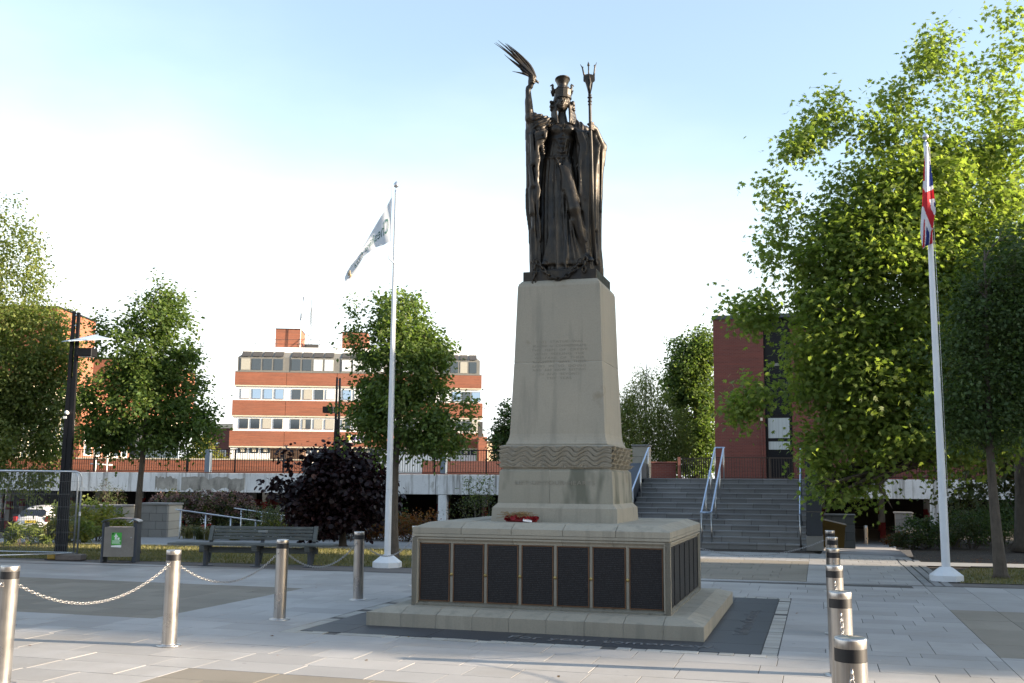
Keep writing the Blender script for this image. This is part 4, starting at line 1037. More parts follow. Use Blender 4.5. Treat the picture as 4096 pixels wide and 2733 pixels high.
# ---------------------------------------------------------------- bollards and chains
BH = 0.95
def make_bollard():
    t = empty('bollard', (0,0,0), YAW)
    mb = MB(); mb.lathe([(0.073,0.004),(0.073,0.842)], 28, cap=False); mb.build('post', M_STAINLESS, t)
    mb = MB(); mb.lathe([(0.0735,0.842),(0.0735,0.902)], 28, cap=False); mb.build('band', M_BLACKB, t)
    mb = MB(); mb.lathe([(0.073,0.902),(0.0735,0.905),(0.0735,0.940),(0.071,0.948),(0.060,0.950),(0.0,0.951)], 28, cap=False); mb.build('cap', M_STAINLESS, t)
    mb = MB(); mb.lathe([(0.122,0.002),(0.122,0.009),(0.112,0.012),(0.074,0.012),(0.074,0.02)], 28, cap=False); mb.build('base_plate', M_STAINLESS, t)
    for s in (-1, 1):
        mb = MB(); mb.tube([(0, s*0.073, 0.812), (0, s*0.092, 0.815), (0, s*0.104, 0.802), (0, s*0.098, 0.785), (0, s*0.073, 0.783)], 0.006, 6); mb.build('chain_eye', M_STAINLESS, t)
    return t
proto = make_bollard()
lb = [(-6.40,7.16,'first at the left edge of the picture, nearest the camera on the left'),(-6.33,9.34,'second in the left row, casting a long shadow over pale paving'),(-6.28,11.50,'third in the left row, dented, standing in front of the bench'),(-6.29,13.76,'fourth in the left row, beside the left flagpole'),(-6.29,15.96,'hidden behind the left corner of the memorial')]
rb = [(0.12,5.23,'nearest and largest on the right, cut by the bottom edge'),(0.12,7.43,'second from the front in the right row'),(0.12,9.83,'third from the front in the right row'),(0.14,12.5,'fourth from the front in the right row'),(0.16,15.2,'fifth from the front in the right row'),(0.15,17.4,'farthest in the right row, in front of the yellow bin')]
xb_ = [(-2.45,17.4,'behind the memorial in the back row'),(-4.5,17.3,'behind the memorial towards the left in the back row')]
def put_b(a, b, d, g, first=[True]):
    o = proto if first[0] else copy_tree(proto); first[0] = False
    o.location = AB(a, b, 0); setp(o, 'steel bollard, '+d, 'bollard', g); o.rotation_euler = (float(RNG.normal(0, 0.006)), float(RNG.normal(0, 0.006)), YAW); return o
for a, b, d in lb: put_b(a, b, d, 'steel bollards with black bands')
for a, b, d in rb: put_b(a, b, d, 'steel bollards with black bands')
for a, b, d in xb_: put_b(a, b, d, 'steel bollards with black bands')
def chain(p, q, sag, label, step=0.036, r=0.0031, name='chain'):
    p, q = Vector(p), Vector(q); L = (q-p).length; n = 60
    pts = [p.lerp(q, i/n) - Vector((0,0,sag*(1-(2*i/n-1)**2))) for i in range(n+1)]
    out = [pts[0]]; acc = 0; cur = pts[0]; i = 1
    while i <= n:
        d = (pts[i]-cur).length
        if acc+d >= step: t = (step-acc)/d; cur = cur.lerp(pts[i], t); out.append(cur); acc = 0
        else: acc += d; cur = pts[i]; i += 1
    mb = MB()
    for k in range(len(out)-1):
        a, b = out[k], out[k+1]; dr = (b-a).normalized(); c = (a+b)/2; s0 = dr.cross(Vector((0,0,1))).normalized()
        s1 = dr.cross(s0); side = (s0*math.cos(0.6+k*1.57)+s1*math.sin(0.6+k*1.57))
        mb.tube([c + dr*(0.025*math.cos(j/8*math.tau)) + side*(0.0125*math.sin(j/8*math.tau)) for j in range(9)], r, 5, cap=False)
    return mb.build(name, M_CHAIN, None, label=label, cat='chain', group='chains slung between the bollards')
M_CHAIN = simple('galvanised_chain', (0.40,0.39,0.38), 0.42, 0.9, var=0.2, scale=30, bs=0.05)
e = 0.098
chain(AB(-6.45,5.0+e,0.79), AB(-6.40,7.16-e,0.79), 0.24, 'chain leaving the left edge of the picture from the nearest left bollard')
ll = ['chain slung between the first and second bollards on the left', 'chain slung between the second and third bollards on the left, in front of the bench', 'chain slung between the third and fourth bollards on the left', 'chain running behind the left flagpole base to the memorial corner']
for (a, b, _), (a2, b2, _), l in zip(lb, lb[1:], ll): chain(AB(a, b+e, 0.79), AB(a2, b2-e, 0.79), 0.25, l)
ord_ = ['first', 'second', 'third', 'fourth', 'fifth', 'sixth']
for i, ((a, b, _), (a2, b2, _)) in enumerate(zip(rb, rb[1:])): chain(AB(a, b+e, 0.79), AB(a2, b2-e, 0.79), 0.27, 'chain in the right row slung from the %s bollard to the %s' % (ord_[i], ord_[i+1]))
chain(AB(0.12,2.9,0.79), AB(0.12,5.23-e,0.79), 0.25, 'chain hanging down the front of the nearest right bollard')
chain(AB(0.06,17.4,0.79), AB(-2.36,17.4,0.79), 0.27, 'chain in front of the staircase, from the farthest right bollard to the memorial')

# ---------------------------------------------------------------- flagpoles and flags
M_POLE = simple('pale_grey_pole_paint', (0.66,0.68,0.70), 0.42, var=0.07, scale=4, bs=0.05)
def flagpole(x, y, hgt, r0, r1, label):
    t = empty('flagpole', (x, y, 0), YAW*0.7, label, 'flagpole', 'white flagpoles')
    mb = MB(); pr = [(0.30,0.0),(0.30,0.10),(0.115,0.235),(0.10,0.24)]
    T = Matrix.Rotation(R(22.5), 4, 'Z'); mb.lathe([(r_*0.96, z) for r_, z in pr], 8, M=T, smooth=False); mb.build('base', M_POLE, t)
    mb = MB(); mb.lathe([(r0,0.236),(r0*0.98,1.2),((r0+r1)/2,hgt*0.55),(r1,hgt-0.12)], 18); mb.build('pole', M_POLE, t)
    mb = MB(); mb.lathe([(r1*1.05,hgt-0.13),(r1*1.05,hgt-0.06),(0.012,hgt-0.05),(0.012,hgt),(0.04,hgt+0.012),(0.058,hgt+0.045),(0.058,hgt+0.06),(0.045,hgt+0.09),(0.015,hgt+0.125),(0.0,hgt+0.14)], 18, cap=False); mb.build('finial', M_BRASS if 0 else M_STEELB, t)
    mb = MB(); mb.bbox(-0.022, 0.022, -r0-0.012, -r0+0.02, 1.5, 1.66, 0.008); mb.build('access_cover', M_POLE, t)
    mb = MB(); mb.tube([(r1+0.02, -0.02, hgt-0.15), (r0*0.75+0.025, -0.03, hgt*0.5), (r0+0.012, -0.03, 1.4)], 0.003, 5); mb.build('halyard', M_WHITEP, t)
    return t
flagpole(-2.41, 20.67, 7.66, 0.064, 0.026, 'white flagpole left of the memorial, flying a white lettered flag')
flagpole(7.73, 18.71, 8.10, 0.074, 0.040, 'thick white flagpole on the right, with a limp union flag')
def Pxz(u, v, Y):    # point at distance Y for a full-resolution photo position
    f = 4137.26; a = (u-2048)/f; b = -(v-1366.5)/f; c, s = math.cos(ROLL), math.sin(ROLL)
    x = a*c-b*s; y = a*s+b*c; cp, sp = math.cos(PITCH), math.sin(PITCH); d = (x, cp-y*sp, sp+y*cp); t = Y/d[1]
    return Vector((d[0]*t, Y, EYE+d[2]*t))
M_FLAGW = leaf_mat('white_flag_cloth', (0.70,0.74,0.80), (0.70,0.74,0.80), 0.5, (1,1,1), 0.8)
M_FLAGG = simple('flag_green_print', (0.02,0.09,0.075), 0.8, var=0.05, bs=0); M_FLAGY = simple('flag_gold_print', (0.5,0.38,0.22), 0.8, var=0.05, bs=0)
zf = lambda x, y: (1350+x*0.3191, 680+y*0.3191)
top_e = [(683,335),(640,415),(590,510),(510,640),(430,775),(365,890),(300,1000),(232,1100),(165,1195),(120,1275),(88,1355)]
bot_e = [(665,905),(650,900),(580,942),(500,965),(440,998),(385,1040),(325,1085),(290,1160),(240,1260),(190,1345),(110,1440)]
def flag_pt(s, t, off=0.0):
    s = min(max(s, 0), 1)*10; i = min(int(s), 9); f_ = s-i
    a = [top_e[i][k]*(1-f_)+top_e[i+1][k]*f_ for k in (0, 1)]; b = [bot_e[i][k]*(1-f_)+bot_e[i+1][k]*f_ for k in (0, 1)]
    q = zf(a[0]*(1-t)+b[0]*t, a[1]*(1-t)+b[1]*t)
    d = 0.022*math.sin(s*1.9+t*2.2)*min(1, s/2) + 0.018*math.sin(t*6+s*0.8)*min(1, s/3)
    return Pxz(q[0], q[1], 20.62 + d - off)
V = []; F = []; nu, nv = 50, 16
for i in range(nu+1):
    for j in range(nv+1): V.append(tuple(flag_pt(i/nu, j/nv)))
for i in range(nu):
    for j in range(nv): q = i*(nv+1)+j; F.append((q, q+nv+1, q+nv+2, q+1))
ft = empty('flag', (0,0,0), 0, 'white council flag with green lettering blowing from the left flagpole', 'flag')
me = bpy.data.meshes.new('cloth'); me.from_pydata(V, [], F); me.polygons.foreach_set('use_smooth', [True]*len(F)); me.update(); link('cloth', me, ft, M_FLAGW)
me = text_mesh("Cheshire East", 0.30, 0.0); bm = bmesh.new(); bm.from_mesh(me); bmesh.ops.triangulate(bm, faces=bm.faces); bmesh.ops.subdivide_edges(bm, edges=bm.edges, cuts=2)
xs = [v.co.x for v in bm.verts]; x0, x1 = min(xs), max(xs)
for v in bm.verts:
    s = 0.11+0.68*(v.co.x-x0)/(x1-x0); tt = 0.72-v.co.y/0.30*(0.55+0.10*s); v.co = flag_pt(s, min(0.97, max(0.03, tt)), 0.012)
bm.to_mesh(me); bm.free(); link('lettering', me, ft, M_FLAGG)
mb = MB()
for k in range(5):
    pts_ = [flag_pt(0.86+0.012*k, 0.25), flag_pt(0.885+0.010*k, 0.45), flag_pt(0.90, 0.62), flag_pt(0.885+0.012*k, 0.8)]
    mb.tube([p+Vector((0,-0.014,0)) for p in pts_], 0.008, 4)
mb.build('emblem', M_FLAGY, ft)
mb = MB(); mb.tube([Pxz(*zf(683,335),20.6), Pxz(*zf(690,200),20.62), Pxz(*zf(695,190),20.62)], 0.008, 5); mb.build('rope', M_POLE, ft); mb = MB(); mb.tube([Pxz(*zf(668,905),20.6), Pxz(*zf(675,980),20.6), Pxz(*zf(650,990),20.58), Pxz(*zf(645,1110),20.57), Pxz(*zf(725,1180),20.55)], [0.006,0.008,0.010,0.014,0.020], 6); mb.build('rope', M_POLE, ft)
# union flag hanging limp
zu = lambda x, y: (3600+x*0.3828, 480+y*0.3828)
le = [(275,270),(258,380),(245,520),(240,650),(236,760),(232,880),(222,980),(215,1090),(213,1190),(226,1290),(240,1350)]
re_ = [(290,270),(306,380),(325,500),(343,640),(352,740),(368,850),(373,950),(350,1080),(340,1180),(343,1290),(275,1318)]
C_W, C_R, C_B = leaf_mat('union_white', (0.62,0.64,0.70), (0.62,0.64,0.70), 0.3, (1,1,1), 0.8), leaf_mat('union_red', (0.42,0.02,0.03), (0.42,0.02,0.03), 0.3, (1.2,1,1), 0.8), leaf_mat('union_blue', (0.02,0.035,0.15), (0.02,0.035,0.15), 0.3, (1,1,1.2), 0.8)
reg = [(1,[(262,360),(258,640),(236,640),(240,400)]),(2,[(306,430),(325,430),(350,688),(298,698),(303,520)]),
 (1,[(232,700),(268,755),(356,722),(366,825),(308,835),(325,930),(366,1005),(349,1140),(330,1130),(290,1030),(245,905),(225,905)]),
 (1,[(328,1140),(350,1140),(350,1300),(306,1305),(318,1210)]),(2,[(275,1100),(308,1190),(302,1310),(262,1325),(274,1200)]),(1,[(248,1040),(260,1040),(262,1200),(258,1325),(232,1350),(243,1200)]),(2,[(355,862),(380,870),(380,925),(352,892)])]
def inside(x, y, P):
    r_ = False; j = len(P)-1
    for i in range(len(P)):
        if (P[i][1] > y) != (P[j][1] > y) and x < (P[j][0]-P[i][0])*(y-P[i][1])/(P[j][1]-P[i][1])+P[i][0]: r_ = not r_
        j = i
    return r_
V = []; F = []; MI = []; nu, nv = 110, 26; zc_ = {}
def ulim(s):
    s = s*10; i = min(int(s), 9); f_ = s-i; return [le[i][k]*(1-f_)+le[i+1][k]*f_ for k in (0,1)], [re_[i][k]*(1-f_)+re_[i+1][k]*f_ for k in (0,1)]
for i in range(nu+1):
    a, b = ulim(i/nu)
    for j in range(nv+1):
        t = j/nv; q = (a[0]*(1-t)+b[0]*t, a[1]*(1-t)+b[1]*t); w_ = min(1, i/nu*3)
        V.append(tuple(Pxz(*zu(*q), 18.60-0.05*math.sin(math.pi*t)*w_ + 0.035*w_*math.sin(t*9+i/nu*3))))
for i in range(nu):
    a, b = ulim((i+.5)/nu)
    for j in range(nv):
        q = i*(nv+1)+j; F.append((q, q+nv+1, q+nv+2, q+1)); t = (j+.5)/nv; x, y = a[0]*(1-t)+b[0]*t, a[1]*(1-t)+b[1]*t; m_ = 0
        for c, P in reg:
            if inside(x, y, P): m_ = c
        MI.append(m_)
me = bpy.data.meshes.new('flag'); me.from_pydata(V, [], F); [me.materials.append(m_) for m_ in (C_W, C_R, C_B)]
me.polygons.foreach_set('material_index', MI); me.polygons.foreach_set('use_smooth', [True]*len(F)); me.update()
link('flag', me, None, None, label='red, white and blue union flag hanging limp on the right flagpole', cat='flag')

# ---------------------------------------------------------------- bench
bt = empty('bench', (-4.95, 20.63, 0), R(-5.5), 'long weathered grey timber bench with a short slatted backrest', 'bench')
for k in range(5):
    mb = MB(); y0 = -0.23+k*0.095; mb.bbox(-1.74, 1.55, y0, y0+0.082, 0.405, 0.445, 0.006); mb.build('seat_slat', M_WOOD, bt)
for x in (-1.05, 0.0, 1.05):
    mb = MB(); mb.lathe([(0.052,0.0),(0.052,0.33)], 14, M=Matrix.Translation((x,0.02,0))); mb.lathe([(0.15,0.0),(0.15,0.008),(0.05,0.010)], 16, M=Matrix.Translation((x,0.02,0))); mb.build('leg', M_DGREY, bt)
    mb = MB(); mb.prism([(-0.20,0.30),(0.20,0.30),(0.24,0.400),(-0.24,0.400)], -0.05, 0.05, M=Matrix.Translation((x,0,0)) @ Matrix(((0,0,1,0),(1,0,0,0),(0,1,0,0),(0,0,0,1)))); mb.build('bracket', M_WOOD, bt)
    mb = MB(); mb.prism([(0.16,0.05),(0.24,0.20),(0.30,0.46),(0.40,0.74),(0.36,0.75),(0.25,0.46),(0.16,0.30)], -0.03, 0.03, M=Matrix.Translation((x,0,0)) @ Matrix(((0,0,1,0),(1,0,0,0),(0,1,0,0),(0,0,0,1)))); mb.build('back_support', M_DGREY, bt)
mb = MB(); mb.bbox(-1.2, 1.2, 0.02, 0.07, 0.25, 0.36, 0.008); mb.build('rail', M_WOOD, bt)
for k in range(4):
    z0_ = 0.50+k*0.066; y0 = 0.235+k*0.026
    mb = MB(); mb.bbox(-1.0, 1.02, y0, y0+0.028, z0_, z0_+0.056, 0.005); mb.build('back_slat', M_WOOD, bt)
for x in (-1.09, 1.03):
    mb = MB(); mb.prism([(0.20,0.475),(0.25,0.475),(0.37,0.765),(0.32,0.765)], x, x+0.075, M=Matrix(((0,0,1,0),(1,0,0,0),(0,1,0,0),(0,0,0,1)))); mb.build('back_end', M_WOOD, bt)
mb = MB(); mb.box(-0.10, 0.10, 0.270, 0.274, 0.637, 0.685); mb.build('small_plate', simple('dull_plate', (0.25,0.27,0.27), 0.5, 0.5), bt)

# ---------------------------------------------------------------- litter bin
bn = empty('litter_bin', (-7.93, 21.45, 0), R(9), 'stainless steel litter bin with dark side frames and a green sticker', 'bin')
mb = MB(); n_ = 14; pr = []
for i in range(n_+1):
    a = math.pi*(1-i/n_); pr.append((0.31*math.cos(a), 0.0 + 0.045*math.sin(a)))
v = []; 
for x, z in pr: v += [(x,-0.24,0.12+z*0),(0,0,0)][:0]
P1 = [(-0.295, 0.70), (-0.285, 0.12), (0.285, 0.12), (0.295, 0.70)]
mb = MB()
for i in range(12):
    x0_, x1_ = -0.29+i*0.58/12, -0.29+(i+1)*0.58/12; c_ = lambda x: -0.235-0.03*math.cos(x/0.29*math.pi/2)
    mb.add([(x0_,c_(x0_),0.12),(x1_,c_(x1_),0.12),(x1_,c_(x1_),0.705),(x0_,c_(x0_),0.705),(x0_,0.2,0.12),(x1_,0.2,0.12),(x1_,0.2,0.705),(x0_,0.2,0.705)], [(0,1,2,3),(3,2,6,7),(1,0,4,5)], smooth=False)
mb.build('steel_body', M_BINST, bn)
for s in (-1, 1):
    mb = MB(); mb.bbox(s*0.30-0.04 if s > 0 else -0.345, s*0.30+0.04 if s > 0 else -0.292, -0.22, 0.22, 0.0, 0.80, 0.01); mb.build('side_frame', M_DGREY, bn)
mb = MB(); nn = 16
for i in range(nn):
    a0, a1 = math.pi*i/nn, math.pi*(i+1)/nn; x0_, z0_ = -0.36*math.cos(a0), 0.795+0.075*math.sin(a0); x1_, z1_ = -0.36*math.cos(a1), 0.795+0.075*math.sin(a1)
    mb.add([(x0_,-0.25,z0_),(x1_,-0.25,z1_),(x1_,0.25,z1_),(x0_,0.25,z0_),(x0_,-0.25,z0_+0.016),(x1_,-0.25,z1_+0.016),(x1_,0.25,z1_+0.016),(x0_,0.25,z0_+0.016)], [(3,2,1,0),(4,5,6,7),(0,1,5,4),(2,3,7,6),(1,2,6,5),(3,0,4,7)])
mb.build('canopy', simple('bin_canopy_paint', (0.07,0.10,0.12), 0.3, var=0.1, bs=0), bn)
M_GREEN = simple('sticker_green', (0.06,0.36,0.05), 0.6, var=0.06, bs=0)
st = MB(); st.box(-0.14, 0.055, -0.268, -0.2672, 0.355, 0.60); so_ = st.build('sticker', M_GREEN, bn)
mb = MB(); mb.prism([(-0.14,0.315),(0.055,0.305),(0.055,0.355),(-0.02,0.352),(-0.14,0.34)], -0.0005, 0.0005, M=Matrix.Translation((0,-0.2676,0)) @ Matrix.Rotation(R(90), 4, 'X'))
hx = [(-0.053,0.565,0.014,0.014)]
mb.build('sticker_strip', M_WHITEP, bn)
mb = MB(); S_ = lambda pts: mb.prism(pts, 0, 0.0006, M=Matrix.Translation((0,-0.2684,0)) @ Matrix.Rotation(R(90), 4, 'X'))
S_([(-0.055+0.013*math.cos(a/10*math.tau), 0.568+0.013*math.sin(a/10*math.tau)) for a in range(10)])
S_([(-0.068,0.552),(-0.042,0.552),(-0.012,0.52),(-0.018,0.512),(-0.042,0.53),(-0.036,0.455),(-0.048,0.455),(-0.055,0.50),(-0.062,0.455),(-0.078,0.455),(-0.066,0.53),(-0.09,0.51),(-0.096,0.518)])
S_([(-0.022,0.455),(0.01,0.455),(0.016,0.50),(-0.026,0.50)]); S_([(-0.125,0.428),(0.04,0.428),(0.04,0.44),(-0.125,0.44)]); S_([(-0.125,0.405),(0.02,0.405),(0.02,0.413),(-0.125,0.413)]); S_([(-0.125,0.385),(0.03,0.385),(0.03,0.391),(-0.125,0.391)])
mb.build('pictogram', M_WHITEP, bn)
mb = MB(); mb.box(-0.13, -0.10, -0.2690, -0.2682, 0.56, 0.59); mb.build('sticker_logo', M_BLACK, bn)
mb = MB(); mb.lathe([(0.012,0),(0.012,0.012)], 10, M=Matrix.Translation((0.235,-0.25,0.5)) @ Matrix.Rotation(R(90), 4, 'X')); mb.build('lock', M_STEELB, bn)

# ---------------------------------------------------------------- lamp posts
def lamp(x, y, rz, label, full=True, H=5.29):
    t = empty('lamp_post', (x, y, 0), rz, label, 'lamp post', 'black twin lamp posts')
    for s in (-1, 1):
        mb = MB(); mb.frustum(0.052, 0.05, 0, 0.030, 0.03, H-0.03*(s > 0)-0.02, c0=(s*0.068, 0), c1=(s*0.052, 0)); mb.build('post', M_BLACK, t)
    mb = MB(); mb.box(-0.02, 0.02, -0.03, 0.03, 0.1, H*0.72); mb.build('web_plate', M_BLACK, t)
    mb = MB(); mb.box(-0.24, 0.24, -0.20, 0.20, -0.01, 0.02); mb.build('base_plate', M_BLACK, t)
    for z in (H-0.12, H-0.35, H*0.66): 
        mb = MB(); mb.box(-0.05, 0.05, -0.012, 0.012, z, z+0.03); mb.build('spacer', M_STEELB, t)
    return t
l1 = lamp(-9.44, 22.13, R(-4), 'tall black twin lamp post on the left, with a pale canopy plate')
M_PLATE = simple('pale_blue_plate', (0.42,0.50,0.58), 0.5, var=0.05, bs=0)
v = [(-0.30,0.02,4.60),(0.18,0.55,4.82),(0.78,0.05,4.66),(0.08,-0.42,4.55)]
mb = MB(); mb.add(v+[(a,b,c+0.015) for a,b,c in v], [(0,1,2,3),(7,6,5,4),(0,4,5,1),(1,5,6,2),(2,6,7,3),(3,7,4,0)]); mb.build('canopy_plate', M_PLATE, l1)
mb = MB(); mb.bbox(0.13, 0.46, -0.14, 0.14, 4.27, 4.45, 0.01); mb.box(0.04, 0.14, -0.05, 0.05, 4.29, 4.36); o_ = mb.build('lamp_box', M_BLACK, l1)
mb = MB(); mb.box(0.17, 0.42, -0.11, 0.11, 4.262, 4.271); mb.build('lens', M_WHITEP, o_)
mb = MB(); mb.lathe([(0.0,0.0),(0.034,0.0),(0.04,0.02),(0.037,0.07),(0.0,0.08)], 14, M=Matrix.Translation((-0.02,-0.06,3.05)) @ Matrix.Rotation(R(70), 4, 'X')); mb.box(-0.12, -0.05, -0.05, 0.0, 2.94, 2.99)
mb.build('spotlight', M_WHITEP, l1)
mb = MB(); mb.tube([(0.05,0,H_) for H_ in (5.22,)]+[(0.42,0.1,4.78)], 0.004, 4); mb.build('stay_cable', M_BLACK, l1)
l2 = lamp(-6.05, 36.0, R(-4), 'black twin lamp post in the distance, rising behind the purple tree')
mb = MB(); mb.bbox(-0.50, -0.12, -0.14, 0.14, 4.02, 4.24, 0.01); mb.box(-0.13, -0.03, -0.05, 0.05, 4.06, 4.2); mb.build('lamp_box', M_BLACK, l2)

# ---------------------------------------------------------------- mesh fence panels
def fence_panel(p, q, label, h=1.82):
    p, q = Vector(p), Vector(q); L = (q-p).length; t = empty('mesh_fence', p, math.atan2(q.y-p.y, q.x-p.x), label, 'fence', 'temporary mesh fence panels')
    r = 0.019; c = 0.12
    mb = MB(); mb.tube([(0,0,0.02),(0,0,h-c),(0.035,0,h-0.035),(c,0,h),(L-c,0,h),(L-0.035,0,h-0.035),(L,0,h-c),(L,0,0.02)], r, 8); mb.build('frame_tube', M_STEELB, t)
    mb = MB(); mb.tube([(0,0,0.14),(L,0,0.14)], 0.015, 6); mb.build('bottom_rail', M_STEELB, t)
    mb = MB(); x = 0.04
    while x < L-0.02: mb.box(x-0.0013, x+0.0013, -0.0013, 0.0013, 0.14, h-0.01); x += 0.042
    for z in np.arange(0.3, h-0.05, 0.262): mb.box(0, L, -0.005, -0.0017, z-0.002, z+0.002)
    mb.build('wire_mesh', simple('grey_wire', (0.12,0.125,0.13), 0.6, 0.3, var=0.1, bs=0), t, kind='stuff')
    return t
fa = fence_panel((-8.98, 21.85, 0), (-12.2, 19.9, 0), 'mesh fence panel swinging towards the camera at the left edge')
fb = fence_panel((-9.12, 22.0, 0), (-12.5, 22.6, 0), 'mesh fence panel running left behind the lamp post')
for par, x in ((fa, 0.0),):
    mb = MB(); mb.box(-0.02, 0.02, -0.035, 0.035, 0.9, 0.98); mb.box(-0.06, 0.03, -0.03, 0.03, 1.42, 1.5); mb.build('clamp', M_STEELB, par)
fo = empty('fence_foot', (-9.2, 21.78, 0), R(-6), 'concrete fence foot with a yellow end at the bottom of the lamp post', 'fence foot')
mb = MB(); mb.bbox(-0.16, 0.42, -0.11, 0.11, 0.0, 0.13, 0.02); mb.build('block', simple('grimy_concrete', (0.16,0.13,0.11), 0.9, var=0.3), fo)
mb = MB(); mb.bbox(-0.34, -0.165, -0.10, 0.10, 0.02, 0.13, 0.02); mb.build('yellow_end', simple('yellow_rubber', (0.42,0.27,0.05), 0.7, var=0.15), fo)

# ---------------------------------------------------------------- stone cheek walls at the left steps, handrails
def block_wall(name, T, L, D, H, label, cap=True, bl=0.42, bh=0.24, mat=None, endmat=None):
    t = empty(name, (0,0,0), 0, label, 'wall'); t.matrix_world = T
    mb = MB(); mb.box(0.015, L-0.015, 0.015, D-0.015, 0, H-0.01); mb.build('core', M_JOINT, t)
    rows = max(1, round(H/bh)); rh = H/rows
    for r_ in range(rows):
        x = 0; off = 0.5*bl*(r_ % 2)
        first = True
        while x < L-0.02:
            w_ = (bl-off if first and off else bl); first = False; x1_ = min(L, x+w_)
            if L-x1_ < 0.1: x1_ = L
            mb = MB(); mb.bbox(x+0.004, x1_-0.004, 0, 0.1, r_*rh+0.004, (r_+1)*rh-0.004, 0.004)
            mb.build('stone_block', mat or M_BLOCK, t); x = x1_
        mb = MB(); mb.bbox(L-0.012, L, 0.104, D, r_*rh+0.004, (r_+1)*rh-0.004, 0.003); mb.build('stone_block', endmat or M_BLOCKC, t)  # default end blocks are paler: sunlight put into the end face's colour
    if cap:
        mb = MB(); mb.bbox(-0.03, L+0.03, -0.03, D+0.03, H, H+0.06, 0.008); mb.build('coping', M_BLOCK, t)
    return t
block_wall('stone_wall', Matrix.Translation((-10.98,30.75,0)) @ rotz(R(-10)), 0.98, 0.9, 0.93, 'grey block wall with sunlight painted on its end, right side of the steps behind the bin')
block_wall('stone_wall', Matrix.Translation((-14.6,35.6,-1.0)) @ rotz(R(-8)), 1.45, 1.1, 1.75, 'grey block wall with sunlight painted on its end, left side of the steps near the white car')
def rail_run(pts, posts, label, r=0.022, name='handrail', zb=0.0):
    t = empty(name, pts[0], 0, label, 'handrail'); o0 = Vector(pts[0])
    mb = MB(); mb.tube([Vector(p)-o0 for p in pts], r, 8); mb.build('rail', M_STEELB, t)
    for x, y, z0_, z1_ in posts:
        mb = MB(); mb.tube([Vector((x,y,z0_))-o0, Vector((x,y,z1_))-o0], r*0.9, 8); mb.build('post', M_STEELB, t)
    return t
rail_run([(-9.72,30.4,0.82),(-9.6,30.4,0.80),(-6.75,30.9,0.40)], [(-9.58+i*0.70, 30.42+i*0.12, -0.6, 0.79-i*0.098) for i in range(5)], 'front steel handrail sloping down among the grasses behind the bench')
rail_run([(-8.72,33.0,0.80),(-7.1,33.3,0.56)], [(-8.5+i*0.62, 33.05+i*0.1, -0.6, 0.77-i*0.095) for i in range(3)], 'short rear steel handrail behind the longer one')
rail_run([(-12.3,32.5,-0.1),(-11.75,32.2,0.30),(-11.2,31.9,0.62),(-10.7,31.8,0.66)], [(-11.2,31.9,-0.3,0.62)], 'steel handrail of the sunken steps between the stone walls')

# ---------------------------------------------------------------- stone staircase on the right
ST = Matrix.Translation((7.63,27.1,0)) @ rotz(YAW); SW, NR, RH, RUN = 4.85, 13, 1.84/13, 0.33
sts = empty('staircase', (7.63,27.1,0), YAW, 'wide flight of dark grey stone steps leading up to the raised deck', 'staircase')
for i in range(NR):
    x = -SW; off = (i % 3)*0.21
    while x < -0.02:
        w_ = 0.72 if x > -SW else 0.72-off; x1_ = min(0, x+w_)
        if -x1_ < 0.15: x1_ = 0
        mb = MB(); y0 = i*RUN; d_ = RUN+0.03 if i < NR-1 else 1.2
        mb.box(x+0.006, x1_-0.006, y0+0.008, y0+d_, i*RH-0.02, (i+1)*RH-0.05)
        mb.bbox(x+0.005, x1_-0.005, y0-0.012, y0+d_, (i+1)*RH-0.052, (i+1)*RH, 0.008); mb.build('step_slab', M_STEP, sts)
        x = x1_
mb = MB()
for i in range(NR): mb.box(-SW+0.01, -0.01, i*RUN+0.02, NR*RUN+1.0, i*RH-0.02, (i+1)*RH-0.012)
mb.build('step_core', M_JOINT, sts)
# landing and platform back to the deck
pf = MB(); pf.box(-SW-0.5, 0.42, NR*RUN+0.95, 20.0, -1.0, 1.80); pf.M = Matrix.Identity(4)
po = pf.build('landing', simple('weathered_wall_render', (0.13,0.125,0.115), 0.9, var=0.25, scale=1.5), None, kind='structure'); po.matrix_world = ST
mb = MB(); mb.box(-SW-0.5, 0.42, NR*RUN+1.2, 20.0, 1.803, 1.838); o_ = mb.build('landing_paving', M_STEP, po)
# right side: dark cladding panels over a stone foot
cw = empty('clad_wall', (7.63,27.1,0), YAW, 'dark grey clad wall with pale joints at the right side of the staircase', 'wall')
mb = MB(); mb.box(0.03, 0.40, -0.16, NR*RUN+1.2, 0.36, 2.55); mb.build('core', M_MEMP, cw)
z_ = 0.37
for k, hh in enumerate((0.62, 0.55, 0.55, 0.5)):
    mb = MB(); mb.bbox(0.02, 0.41, -0.18, 0.5, z_, z_+hh-0.012, 0.004); mb.build('cladding_panel', M_DGREY, cw)
    mb = MB(); mb.bbox(0.02, 0.41, 0.512, NR*RUN+1.2, z_, z_+hh-0.012, 0.004); mb.build('cladding_panel', M_DGREY, cw); z_ += hh
mb = MB(); mb.bbox(0.0, 0.42, -0.19, NR*RUN, 0.0, 0.36, 0.005); mb.build('foot_block', M_BLOCK, cw)
